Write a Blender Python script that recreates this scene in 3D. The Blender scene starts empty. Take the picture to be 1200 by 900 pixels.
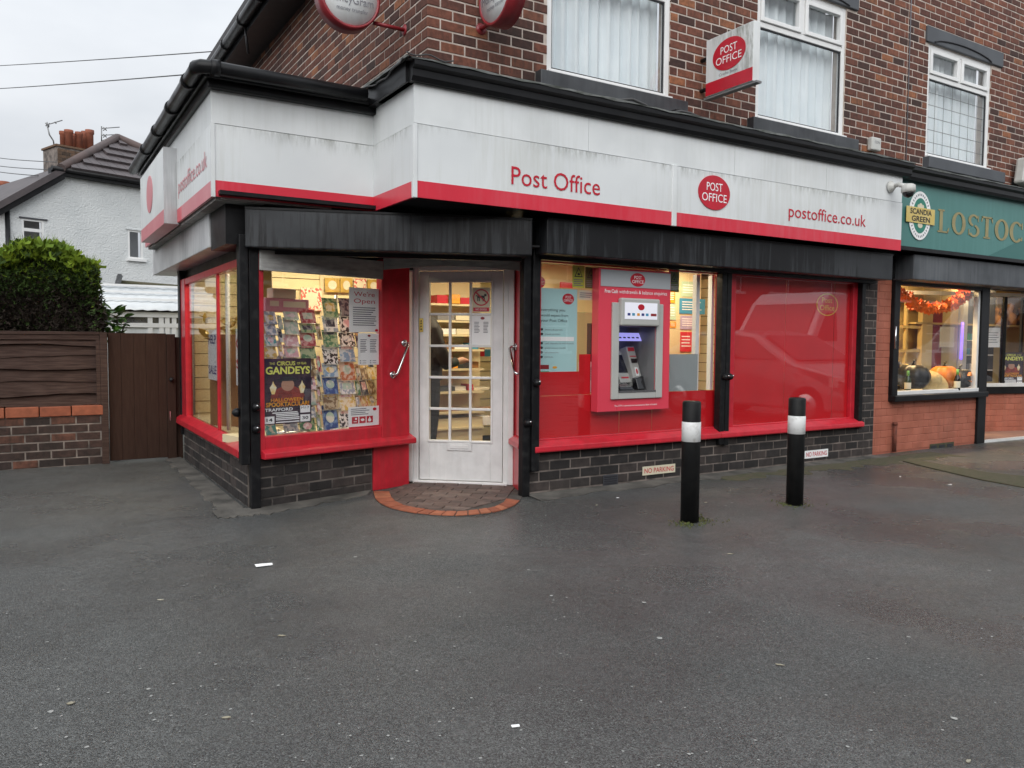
import bpy, math, random
from mathutils import Vector as V, Matrix
random.seed(7)
R_ = math.radians
scene = bpy.context.scene
COL = scene.collection

# ------------------------------------------------------------------ camera
F_PX, CX, CY, EYE = 924.0, 600.0, 450.0, 1.25
vr = V((2110 - CX, 411 - CY, F_PX)).normalized()      # vanishing direction of the street front (world X)
vl = V((33 - CX, 396 - CY, F_PX)).normalized()        # vanishing direction into the building (world Y)
vl = (vl - vr * vr.dot(vl)).normalized()
vz = vr.cross(vl)
if vz.y > 0: vz = -vz
ROT = Matrix((vr, vl, vz))                            # camera axes (x right, y down, z forward) -> world
CAMP = V((0, 0, EYE))
cam = bpy.data.cameras.new('camera'); cam_o = bpy.data.objects.new('camera', cam); COL.objects.link(cam_o)
cam.sensor_fit = 'HORIZONTAL'; cam.sensor_width = 36; cam.lens = F_PX / 1200 * 36
cam.clip_start = 0.05; cam.clip_end = 800
cx_, cy_, cz_ = ROT @ V((1, 0, 0)), ROT @ V((0, -1, 0)), ROT @ V((0, 0, -1))
cam_o.matrix_world = Matrix(((cx_.x, cy_.x, cz_.x, 0), (cx_.y, cy_.y, cz_.y, 0), (cx_.z, cy_.z, cz_.z, EYE), (0, 0, 0, 1)))
scene.camera = cam_o

# ------------------------------------------------------------------ sky, sun, exposure
SUN_AZ, SUN_EL = R_(215), R_(29)                      # compass-like angle of the bright part of the overcast
world = bpy.data.worlds.new('World'); scene.world = world; world.use_nodes = True
wn, wl = world.node_tree.nodes, world.node_tree.links
for n in list(wn): wn.remove(n)
w_out = wn.new('ShaderNodeOutputWorld'); w_bg = wn.new('ShaderNodeBackground')
w_sky = wn.new('ShaderNodeTexSky'); w_sky.sky_type = 'NISHITA'; w_sky.sun_disc = False
w_sky.sun_elevation = SUN_EL; w_sky.sun_rotation = SUN_AZ; w_sky.dust_density = 5; w_sky.air_density = 1
w_bw = wn.new('ShaderNodeHueSaturation'); w_bw.inputs['Saturation'].default_value = 0.12
w_tc = wn.new('ShaderNodeTexCoord')
w_map = wn.new('ShaderNodeMapping'); w_map.inputs['Scale'].default_value = (1.0, 1.0, 2.6)
w_noise = wn.new('ShaderNodeTexNoise'); w_noise.inputs['Scale'].default_value = 2.2; w_noise.inputs['Detail'].default_value = 5
w_noise.inputs['Roughness'].default_value = 0.5
w_ramp = wn.new('ShaderNodeValToRGB')
w_ramp.color_ramp.elements[0].position = 0.25; w_ramp.color_ramp.elements[0].color = (4.5, 4.9, 5.4, 1)
w_ramp.color_ramp.elements[1].position = 0.75; w_ramp.color_ramp.elements[1].color = (7.9, 8.15, 8.5, 1)
w_sep = wn.new('ShaderNodeSeparateXYZ'); w_el = wn.new('ShaderNodeMapRange')            # overcast: paler overhead than at the horizon
w_el.inputs[1].default_value = 0.0; w_el.inputs[2].default_value = 1.0; w_el.inputs[3].default_value = 0.54; w_el.inputs[4].default_value = 1.55
w_mul = wn.new('ShaderNodeMixRGB'); w_mul.blend_type = 'MULTIPLY'; w_mul.inputs['Fac'].default_value = 1.0
w_mix = wn.new('ShaderNodeMixRGB'); w_mix.inputs['Fac'].default_value = 0.95
wl.new(w_sky.outputs['Color'], w_bw.inputs['Color']); wl.new(w_bw.outputs['Color'], w_mix.inputs['Color1'])
wl.new(w_tc.outputs['Generated'], w_map.inputs['Vector']); wl.new(w_map.outputs['Vector'], w_noise.inputs['Vector'])
wl.new(w_noise.outputs['Fac'], w_ramp.inputs['Fac']); wl.new(w_ramp.outputs['Color'], w_mul.inputs['Color1']); wl.new(w_tc.outputs['Generated'], w_sep.inputs[0]); wl.new(w_sep.outputs['Z'], w_el.inputs[0]); wl.new(w_el.outputs[0], w_mul.inputs['Color2']); wl.new(w_mul.outputs['Color'], w_mix.inputs['Color2'])
wl.new(w_mix.outputs['Color'], w_bg.inputs['Color']); wl.new(w_bg.outputs['Background'], w_out.inputs['Surface'])
w_bg.inputs['Strength'].default_value = 0.1
sun = bpy.data.lights.new('sun', 'SUN'); sun.energy = 1.5; sun.angle = R_(70); sun.color = (1.0, 0.985, 0.96)
sun_o = bpy.data.objects.new('sun', sun); COL.objects.link(sun_o)
sun_dir = V((-0.55, -0.75, 0.0)).normalized() * math.cos(SUN_EL) + V((0, 0, math.sin(SUN_EL)))
sun_o.rotation_euler = sun_dir.to_track_quat('Z', 'Y').to_euler()
w_sky.sun_rotation = math.atan2(sun_dir.x, sun_dir.y)
vs = scene.view_settings
vs.view_transform = 'Standard'; vs.look = 'None'; vs.gamma = 1; vs.use_curve_mapping = False; vs.exposure = 0.64
scene.render.engine = 'CYCLES'
scene.cycles.use_denoising = True; scene.cycles.max_bounces = 8; scene.cycles.transparent_max_bounces = 24
scene.cycles.sample_clamp_indirect = 6; scene.cycles.caustics_reflective = False; scene.cycles.caustics_refractive = False

# ------------------------------------------------------------------ helpers
X, Y, Z = V((1, 0, 0)), V((0, 1, 0)), V((0, 0, 1))
def ray(u, v): return ROT @ V((u - CX, v - CY, F_PX))
def on_ground(u, v, z=0.0):
    d = ray(u, v); return CAMP + d * ((z - EYE) / d.z)
def project(p):
    c = ROT.transposed() @ (V(p) - CAMP)
    return (c.x / c.z * F_PX + CX, c.y / c.z * F_PX + CY, c.z) if c.z > .01 else (-9999, -9999, c.z)
class Frame:
    """a real plane in the place: origin, u to the right, v up, n outwards"""
    def __init__(s, o, u, v=Z):
        s.o, s.u, s.v = V(o), V(u).normalized(), V(v).normalized(); s.n = s.u.cross(s.v).normalized()
    def p(s, a, b, d=0.0): return s.o + s.u * a + s.v * b + s.n * d
    def off(s, d): return Frame(s.o + s.n * d, s.u, s.v)
    def hit(s, px, py):
        d = ray(px, py); q = CAMP + d * ((s.o - CAMP).dot(s.n) / d.dot(s.n)) - s.o
        return q.dot(s.u), q.dot(s.v)
WORLDF = Frame((0, 0, 0), X, Y)
class MB:
    def __init__(s): s.v, s.f, s.sm = [], [], []
    def face(s, pts, sm=False):
        k = len(s.v); s.v += [V(p) for p in pts]; s.f.append(tuple(range(k, k + len(pts)))); s.sm.append(sm)
    def hexa(s, lo, hi):
        k = len(s.v); s.v += [V(p) for p in lo] + [V(p) for p in hi]; n = len(lo)
        s.f.append(tuple(k + i for i in reversed(range(n)))); s.f.append(tuple(k + n + i for i in range(n))); s.sm += [False] * 2
        for i in range(n):
            j = (i + 1) % n; s.f.append((k + i, k + j, k + n + j, k + n + i)); s.sm.append(False)
        return s
    def box(s, fr, a0, a1, b0, b1, d0=0.0, d1=0.01):
        q = [(a0, b0), (a1, b0), (a1, b1), (a0, b1)]
        return s.hexa([fr.p(a, b, d0) for a, b in q], [fr.p(a, b, d1) for a, b in q])
    def prism(s, fr, poly, d0, d1):
        return s.hexa([fr.p(a, b, d0) for a, b in poly], [fr.p(a, b, d1) for a, b in poly])
    def wbox(s, x0, x1, y0, y1, z0, z1):
        return s.box(WORLDF, x0, x1, y0, y1, z0, z1)
    def ring_tube(s, rings, closed=False, caps=True, sm=True):
        k = len(s.v); n = len(rings[0]); m = len(rings)
        for r in rings: s.v += [V(p) for p in r]
        for i in range(m if closed else m - 1):
            i2 = (i + 1) % m
            for j in range(n):
                j2 = (j + 1) % n
                s.f.append((k + i * n + j, k + i * n + j2, k + i2 * n + j2, k + i2 * n + j)); s.sm.append(sm)
        if caps and not closed:
            s.f.append(tuple(k + j for j in reversed(range(n)))); s.f.append(tuple(k + (m - 1) * n + j for j in range(n))); s.sm += [False] * 2
        return s
    def tube(s, pts, r, n=8, rs=None, caps=True):
        pts = [V(p) for p in pts]; rings = []
        for i, p in enumerate(pts):
            t = (pts[min(i + 1, len(pts) - 1)] - pts[max(i - 1, 0)]).normalized()
            a = t.cross(Z if abs(t.z) < .95 else X).normalized(); b = t.cross(a)
            rr = rs[i] if rs else r
            rings.append([p + (a * math.cos(2 * math.pi * j / n) + b * math.sin(2 * math.pi * j / n)) * rr for j in range(n)])
        return s.ring_tube(rings, caps=caps)
    def lathe(s, base, prof, n=16, axis=Z):
        axis = V(axis).normalized(); a = axis.cross(X if abs(axis.x) < .9 else Y).normalized(); b = axis.cross(a)
        rings = [[V(base) + axis * h + (a * math.cos(2 * math.pi * j / n) + b * math.sin(2 * math.pi * j / n)) * max(r, 1e-4) for j in range(n)] for r, h in prof]
        return s.ring_tube(rings)
    def ellipse(s, fr, a, b, ra, rb, d0, d1, n=32):
        return s.prism(fr, [(a + ra * math.cos(2 * math.pi * i / n), b + rb * math.sin(2 * math.pi * i / n)) for i in range(n)], d0, d1)
    def ball(s, c, rx, ry, rz, n=14, m=9):
        c = V(c); rings = []
        for i in range(m + 1):
            t = math.pi * i / m
            rings.append([c + V((rx * math.sin(t) * math.cos(2 * math.pi * j / n), ry * math.sin(t) * math.sin(2 * math.pi * j / n), -rz * math.cos(t))) for j in range(n)])
        return s.ring_tube(rings, caps=False)
    def mesh(s, name, origin):
        me = bpy.data.meshes.new(name)
        me.from_pydata([v - origin for v in s.v], [], s.f)
        me.polygons.foreach_set('use_smooth', s.sm); me.update()
        return me
    def build(s, name, m, parent=None, bevel=0.0, **tags):
        lo = V([min(v[i] for v in s.v) for i in range(3)]); hi = V([max(v[i] for v in s.v) for i in range(3)])
        o0 = V(((lo.x + hi.x) / 2, (lo.y + hi.y) / 2, lo.z))
        me = s.mesh(name, o0); me.materials.append(m)
        return place(name, me, o0, parent, bevel, **tags)
def place(name, me, loc, parent=None, bevel=0.0, **tags):
    o = bpy.data.objects.new(name, me); COL.objects.link(o)
    o.location = V(loc) - (parent_loc(parent) if parent else V((0, 0, 0)))
    if parent: o.parent = parent
    if bevel:
        b = o.modifiers.new('bevel', 'BEVEL'); b.width = bevel; b.segments = 2; b.limit_method = 'ANGLE'; b.angle_limit = R_(50)
    tag(o, **tags)
    return o
def parent_loc(o):
    p = V((0, 0, 0))
    while o: p += o.location; o = o.parent
    return p
def tag(o, label=None, cat=None, group=None, kind=None):
    if label: o['label'] = label
    if cat: o['category'] = cat
    if group: o['group'] = group
    if kind: o['kind'] = kind
    return o
def thing(name, loc, label, cat, group=None):
    o = bpy.data.objects.new(name, None); COL.objects.link(o); o.location = loc; o.empty_display_size = .1
    return tag(o, label, cat, group)
def structure(o): o['kind'] = 'structure'; return o

# text: glyph outlines turned into real raised meshes
_cap = None
def glyph_mesh(body, bold=0.0):
    cu = bpy.data.curves.new('t', 'FONT'); cu.body = body; cu.resolution_u = 3; cu.offset = bold; cu.fill_mode = 'FRONT'
    ob = bpy.data.objects.new('t', cu)
    me = bpy.data.meshes.new_from_object(ob)
    vv = [v.co.copy() for v in me.vertices]; ff = [tuple(p.vertices) for p in me.polygons]
    bpy.data.objects.remove(ob); bpy.data.curves.remove(cu); bpy.data.meshes.remove(me)
    return vv, ff
def letters(mb, body, fr, a0, a1, base, cap, d=0.002, bold=0.0, skew=None):
    """lettering from a0 to a1 along the plane's u, baseline at base, capital height cap"""
    global _cap
    if _cap is None: _cap = max(v.y for v in glyph_mesh('H')[0])
    vv, ff = glyph_mesh(body, bold)
    if not vv: return mb
    x0, x1 = min(v.x for v in vv), max(v.x for v in vv)
    k = len(mb.v); sy = cap / _cap
    for v in vv: mb.v.append(fr.p(a0 + (v.x - x0) / (x1 - x0) * (a1 - a0), base + v.y * sy, d))
    for f in ff: mb.f.append(tuple(k + i for i in f)); mb.sm.append(False)
    return mb

# ------------------------------------------------------------------ materials
def lin(r, g, b):
    f = lambda c: (c / 255 / 12.92) if c <= 10.31 else ((c / 255 + .055) / 1.055) ** 2.4
    return (f(r), f(g), f(b), 1)
def mat(name, c1, c2=None, scale=8.0, rough=0.6, metal=0.0, bump=0.0, bscale=60.0, streak=None, streak_amt=0.0, spec=0.5,
        detail=4, lo=0.35, hi=0.65, coat=0.0, emit=None, estr=0.0, stretch=(1, 1, 1), rvar=0.0, island=0.0, isl_c=None, alpha=1.0, bdist=0.002):
    m = bpy.data.materials.new(name); m.use_nodes = True; nt = m.node_tree; N, L = nt.nodes, nt.links
    b = N['Principled BSDF']; b.inputs['Base Color'].default_value = c1; b.inputs['Roughness'].default_value = rough
    b.inputs['Metallic'].default_value = metal; b.inputs['Specular IOR Level'].default_value = spec
    b.inputs['Coat Weight'].default_value = coat; b.inputs['Coat Roughness'].default_value = 0.1
    geo = N.new('ShaderNodeNewGeometry'); mp = N.new('ShaderNodeMapping'); mp.inputs['Scale'].default_value = stretch
    L.new(geo.outputs['Position'], mp.inputs['Vector'])
    col = None
    nz = N.new('ShaderNodeTexNoise'); nz.inputs['Scale'].default_value = scale; nz.inputs['Detail'].default_value = detail
    L.new(mp.outputs['Vector'], nz.inputs['Vector'])
    if c2:
        rp = N.new('ShaderNodeMapRange'); rp.inputs[1].default_value = lo; rp.inputs[2].default_value = hi
        L.new(nz.outputs['Fac'], rp.inputs[0])
        mx = N.new('ShaderNodeMixRGB'); mx.inputs[1].default_value = c1; mx.inputs[2].default_value = c2
        L.new(rp.outputs[0], mx.inputs[0]); col = mx.outputs[0]
    if isl_c:                                            # each brick / tile its own tone
        oi = N.new('ShaderNodeObjectInfo'); ad = N.new('ShaderNodeMath'); ad.operation = 'ADD'
        L.new(geo.outputs['Random Per Island'], ad.inputs[0]); L.new(oi.outputs['Random'], ad.inputs[1])
        fr = N.new('ShaderNodeMath'); fr.operation = 'FRACT'; L.new(ad.outputs[0], fr.inputs[0])
        cr = N.new('ShaderNodeValToRGB'); e = cr.color_ramp.elements
        e[0].position = 0; e[0].color = isl_c[0][1]; e[1].position = isl_c[1][0]; e[1].color = isl_c[1][1]
        for ps, cc in isl_c[2:]:
            q = e.new(ps); q.color = cc
        L.new(fr.outputs[0], cr.inputs[0])
        if col is None: col = cr.outputs[0]
        else:
            m2 = N.new('ShaderNodeMixRGB'); m2.blend_type = 'MULTIPLY'; m2.inputs[0].default_value = 1.0
            L.new(cr.outputs[0], m2.inputs[1]); L.new(col, m2.inputs[2]); col = m2.outputs[0]
    if streak:                                           # rain streaks and grime running down
        sm_ = N.new('ShaderNodeMapping'); sm_.inputs['Scale'].default_value = (14, 14, 0.9); L.new(geo.outputs['Position'], sm_.inputs['Vector'])
        sn = N.new('ShaderNodeTexNoise'); sn.inputs['Scale'].default_value = 1.6; sn.inputs['Detail'].default_value = 6; sn.inputs['Roughness'].default_value = .65
        L.new(sm_.outputs['Vector'], sn.inputs['Vector'])
        big = N.new('ShaderNodeTexNoise'); big.inputs['Scale'].default_value = 1.1; big.inputs['Detail'].default_value = 3
        L.new(geo.outputs['Position'], big.inputs['Vector'])
        ml = N.new('ShaderNodeMath'); ml.operation = 'MULTIPLY'; L.new(sn.outputs['Fac'], ml.inputs[0]); L.new(big.outputs['Fac'], ml.inputs[1])
        sr = N.new('ShaderNodeMapRange'); sr.inputs[1].default_value = .22 if streak_amt < .9 else .20; sr.inputs[2].default_value = .42 if streak_amt < .9 else .27; sr.inputs[4].default_value = streak_amt
        L.new(ml.outputs[0], sr.inputs[0])
        m3 = N.new('ShaderNodeMixRGB'); m3.inputs[2].default_value = streak
        L.new(sr.outputs[0], m3.inputs[0])
        if col is None: m3.inputs[1].default_value = c1
        else: L.new(col, m3.inputs[1])
        col = m3.outputs[0]
    if col is not None: L.new(col, b.inputs['Base Color'])
    if rvar:
        rr = N.new('ShaderNodeMapRange'); rr.inputs[3].default_value = max(0, rough - rvar); rr.inputs[4].default_value = min(1, rough + rvar)
        L.new(nz.outputs['Fac'], rr.inputs[0]); L.new(rr.outputs[0], b.inputs['Roughness'])
    if bump:
        bn = N.new('ShaderNodeTexNoise'); bn.inputs['Scale'].default_value = bscale; bn.inputs['Detail'].default_value = 3
        L.new(geo.outputs['Position'], bn.inputs['Vector'])
        bp = N.new('ShaderNodeBump'); bp.inputs['Strength'].default_value = bump; bp.inputs['Distance'].default_value = bdist
        L.new(bn.outputs['Fac'], bp.inputs['Height']); L.new(bp.outputs['Normal'], b.inputs['Normal'])
    if emit:
        b.inputs['Emission Color'].default_value = emit; b.inputs['Emission Strength'].default_value = estr
    return m
def glass_mat(name, tint=(1, 1, 1, 1), f0=0.045, rough=0.0, gain=1.0, film=0.0, film_c=(.8, .8, .8, 1)):
    m = bpy.data.materials.new(name); m.use_nodes = True; nt = m.node_tree; N, L = nt.nodes, nt.links
    for n in list(N): N.remove(n)
    out = N.new('ShaderNodeOutputMaterial'); mx = N.new('ShaderNodeMixShader'); tr = N.new('ShaderNodeBsdfTransparent'); gl = N.new('ShaderNodeBsdfGlossy')
    tr.inputs['Color'].default_value = tint; gl.inputs['Roughness'].default_value = rough
    lw = N.new('ShaderNodeLayerWeight'); lw.inputs['Blend'].default_value = .5
    pw = N.new('ShaderNodeMath'); pw.operation = 'POWER'; pw.inputs[1].default_value = 5; L.new(lw.outputs['Facing'], pw.inputs[0])
    ma = N.new('ShaderNodeMath'); ma.operation = 'MULTIPLY_ADD'; ma.inputs[1].default_value = (1 - f0) * gain; ma.inputs[2].default_value = f0; L.new(pw.outputs[0], ma.inputs[0])
    L.new(ma.outputs[0], mx.inputs[0]); L.new(tr.outputs[0], mx.inputs[1]); L.new(gl.outputs[0], mx.inputs[2])
    if film:                                             # dust on the pane
        df = N.new('ShaderNodeBsdfDiffuse'); df.inputs['Color'].default_value = film_c; m2 = N.new('ShaderNodeMixShader'); m2.inputs[0].default_value = film
        L.new(mx.outputs[0], m2.inputs[1]); L.new(df.outputs[0], m2.inputs[2]); L.new(m2.outputs[0], out.inputs['Surface'])
    else: L.new(mx.outputs[0], out.inputs['Surface'])
    return m
M = {}
W = lambda v, t=(1, 1, 1): (v * t[0], v * t[1], v * t[2], 1)
M['brick_up'] = mat('red_brown_brick', W(1), W(.62), 30, .85, bump=.5, bscale=90, bdist=.004,
    isl_c=[(0, (.054, .027, .022, 1)), (.15, (.100, .039, .028, 1)), (.42, (.148, .052, .034, 1)), (.70, (.190, .066, .040, 1)), (.90, (.235, .086, .048, 1)), (.975, (.34, .13, .058, 1))], streak=(.035, .022, .018, 1), streak_amt=.6)
M['brick_low'] = mat('sooty_dark_brick', W(1), W(.6), 14, .8, bump=.5, bscale=80, bdist=.004,
    isl_c=[(0, (.020, .017, .016, 1)), (.4, (.030, .025, .024, 1)), (.75, (.042, .034, .031, 1)), (.95, (.062, .047, .042, 1))])
M['brick_garden'] = mat('mottled_garden_brick', W(1), W(.55), 22, .9, bump=.6, bscale=70, bdist=.005,
    isl_c=[(0, (.030, .022, .020, 1)), (.45, (.058, .034, .028, 1)), (.8, (.090, .045, .034, 1)), (.96, (.17, .070, .045, 1))], streak=(.020, .016, .012, 1), streak_amt=.5)
M['brick_paint'] = mat('orange_painted_brick', W(1), W(.78, (1, .95, .9)), 5, .6, bump=.4, bscale=60, bdist=.004,
    isl_c=[(0, (.42, .135, .085, 1)), (.5, (.44, .142, .089, 1)), (.95, (.46, .15, .095, 1))], streak=(.16, .09, .06, 1), streak_amt=.35)
M['mortar_up'] = mat('pale_pink_mortar', (.62, .54, .475, 1), (.42, .355, .31, 1), 7, .95, bump=.5, bscale=120)
M['mortar_low'] = mat('grey_mortar', (.24, .20, .175, 1), (.090, .076, .068, 1), 7, .95, bump=.5, bscale=120)
M['mortar_soot'] = mat('sooty_mortar', (.18, .155, .135, 1), (.040, .034, .031, 1), 6, .95, bump=.5, bscale=120)
M['mortar_paint'] = mat('painted_joint', (.38, .12, .076, 1), (.31, .10, .064, 1), 8, .7)
M['white_sign'] = mat('weathered_white_sign_sheet', (.76, .78, .78, 1), (.69, .71, .715, 1), 1.6, .38, streak=(.46, .46, .39, 1), streak_amt=.36, rvar=.1)
M['white_trim'] = mat('white_painted_strip', (.77, .79, .79, 1), (.69, .71, .71, 1), 3, .4, streak=(.45, .45, .40, 1), streak_amt=.25)
M['red_sign'] = mat('red_sign_sheet', (.70, .035, .062, 1), (.64, .028, .052, 1), 2.5, .3, streak=(.66, .12, .15, 1), streak_amt=.45)
M['red_letter'] = mat('red_letter_vinyl', (.56, .012, .032, 1), (.48, .010, .026, 1), 6, .35)
M['red_paint'] = mat('glossy_red_paint', (.60, .024, .042, 1), (.48, .017, .030, 1), 11, .30, bump=.3, bscale=22, coat=.15, streak=(.30, .045, .045, 1), streak_amt=.5)
M['red_vinyl'] = mat('red_window_film', (.60, .008, .014, 1), (.54, .006, .011, 1), 3, .45)
M['black_paint'] = mat('black_gloss_paint', (.008, .008, .009, 1), (.014, .014, .015, 1), 7, .35, bump=.2, bscale=40, rvar=.12, spec=.22)
M['black_metal'] = mat('weathered_black_shutter_box', (.024, .026, .029, 1), (.044, .047, .051, 1), 2.2, .36, spec=.35, bump=.1, bscale=30, streak=(.006, .006, .007, 1), streak_amt=.9, rvar=.12)
M['grey_metal'] = mat('bare_aluminium_box', (.66, .67, .68, 1), (.52, .53, .54, 1), 3, .4, metal=.1, streak=(.20, .205, .21, 1), streak_amt=.7)
M['white_paint'] = mat('white_gloss_paint', (.76, .76, .75, 1), (.68, .68, .66, 1), 6, .35, bump=.15, bscale=30, streak=(.45, .43, .40, 1), streak_amt=.12)
M['white_door'] = mat('scuffed_white_door_paint', (.74, .74, .73, 1), (.66, .66, .65, 1), 9, .38, bump=.45, bscale=28, bdist=.004, streak=(.42, .40, .37, 1), streak_amt=.25)
M['upvc'] = mat('white_plastic_frame', (.80, .80, .79, 1), (.74, .74, .73, 1), 3, .3)
M['sill_grey'] = mat('dark_grey_painted_sill', (.032, .034, .038, 1), (.060, .064, .070, 1), 4, .45, bump=.3, bscale=40, streak=(.10, .105, .11, 1), streak_amt=.4)
M['lintel_grey'] = mat('blue_grey_painted_lintel', (.085, .092, .102, 1), (.070, .075, .084, 1), 4, .6, bump=.3, bscale=50)
M['lead'] = mat('weathered_lead_flashing', (.12, .125, .12, 1), (.055, .060, .050, 1), 12, .6, bump=.5, bscale=25, bdist=.006)
M['weather_board'] = mat('weathered_grey_board', (.42, .41, .39, 1), (.27, .265, .255, 1), 9, .8, bump=.4, bscale=30, stretch=(1, 1, 4))
M['glass'] = glass_mat('window_glass', f0=.052)
M['glass_dusty'] = glass_mat('dusty_window_glass', f0=.05, film=.05, film_c=(.7, .72, .72, 1))
M['cream'] = mat('cream_wall_paint', (.74, .63, .37, 1), (.70, .59, .34, 1), 2, .6)
M['slat'] = mat('cream_slatwall_board', (.76, .66, .40, 1), (.72, .62, .37, 1), 3, .5)
M['groove'] = mat('slatwall_groove', (.22, .16, .08, 1), None, rough=.7)
M['floor_in'] = mat('brown_shop_carpet', (.060, .048, .036, 1), (.045, .036, .028, 1), 30, .9)
M['ceiling_in'] = mat('pale_ceiling_tile', (.75, .70, .58, 1), None, rough=.8)
M['shelf'] = mat('cream_metal_shelf', (.70, .60, .38, 1), (.66, .56, .35, 1), 5, .4)
M['card_brown'] = mat('brown_cardboard', (.30, .145, .050, 1), (.25, .12, .040, 1), 5, .8)
M['gold_foil'] = mat('gold_paper', (.55, .36, .07, 1), (.38, .23, .04, 1), 14, .45)
M['paper'] = mat('white_paper', (.88, .88, .87, 1), (.84, .84, .83, 1), 6, .6)
M['paper_cream'] = mat('cream_paper', (.70, .64, .48, 1), (.66, .60, .45, 1), 6, .6)
M['ink'] = mat('black_ink', (.025, .025, .03, 1), None, rough=.6)
M['ink_grey'] = mat('grey_print', (.20, .20, .22, 1), None, rough=.6)
M['ink_blue'] = mat('dark_blue_ink', (.03, .04, .20, 1), None, rough=.6)
M['white_ink'] = mat('white_print', (.90, .90, .90, 1), None, rough=.5)
M['yellow_ink'] = mat('yellow_green_print', (.80, .80, .16, 1), (.74, .76, .18, 1), 30, .5)
M['orange_ink'] = mat('orange_print', (.75, .24, .02, 1), (.78, .40, .03, 1), 40, .5)
M['pale_blue'] = mat('pale_aqua_print', (.42, .66, .66, 1), (.40, .63, .64, 1), 4, .5)
M['green_ink'] = mat('green_print', (.02, .30, .12, 1), None, rough=.5)
M['blue_ink'] = mat('blue_print', (.05, .28, .46, 1), None, rough=.5)
M['sign_yellow'] = mat('yellow_green_warning_card', (.52, .56, .07, 1), None, rough=.5)
M['sign_green_dark'] = mat('dark_olive_warning_card', (.10, .13, .03, 1), None, rough=.5)
M['atm_red'] = mat('pink_red_cash_machine_surround', (.74, .065, .10, 1), (.70, .058, .092, 1), 2, .3)
M['atm_grey'] = mat('light_grey_cash_machine_plastic', (.46, .46, .43, 1), (.42, .42, .40, 1), 4, .4)
M['atm_mid'] = mat('mid_grey_cash_machine_plastic', (.22, .22, .22, 1), (.18, .18, .185, 1), 5, .4)
M['atm_dark'] = mat('dark_cash_machine_recess', (.055, .057, .065, 1), None, rough=.5)
M['atm_band'] = mat('grey_sign_band', (.40, .42, .44, 1), None, rough=.35)
M['screen_lit'] = mat('lit_sign_panel', (.75, .75, .80, 1), None, rough=.3, emit=(.86, .86, 1, 1), estr=.16)
M['purple_lit'] = mat('lit_blue_panel', (.3, .28, .7, 1), None, rough=.3, emit=(.42, .40, 1, 1), estr=.55)
M['chrome'] = mat('stainless_steel', (.62, .62, .62, 1), None, rough=.18, metal=1)
M['brass'] = mat('worn_brass', (.60, .45, .12, 1), (.45, .33, .08, 1), 30, .35, metal=.7)
M['rust'] = mat('rusty_pipe', (.17, .045, .025, 1), (.09, .03, .02, 1), 20, .85, bump=.6, bscale=80)
M['teal'] = mat('teal_sign_board', (.072, .215, .195, 1), (.062, .19, .172, 1), 1.2, .38, streak=(.11, .28, .26, 1), streak_amt=.4)
M['teal_dark'] = mat('dark_teal_print', (.038, .15, .135, 1), None, rough=.4)
M['dull_gold'] = mat('dull_gold_letter', (.33, .28, .13, 1), (.28, .235, .11, 1), 9, .45)
M['label_gold'] = mat('gold_label', (.62, .46, .12, 1), (.68, .54, .20, 1), 5, .4)
M['camera_white'] = mat('off_white_camera_plastic', (.58, .58, .55, 1), (.50, .50, .47, 1), 9, .35, streak=(.25, .25, .22, 1), streak_amt=.4)
M['black_glass'] = mat('dark_dome', (.01, .01, .012, 1), None, rough=.08)
M['rail_black'] = mat('black_shutter_rail', (.008, .008, .009, 1), (.022, .022, .022, 1), 16, .4, bump=.3, bscale=50, lo=.5, hi=.75, spec=.25)
M['cable'] = mat('grey_black_cable', (.05, .05, .05, 1), None, rough=.6)
M['skin'] = mat('skin', (.45, .24, .16, 1), None, rough=.5)
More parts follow.
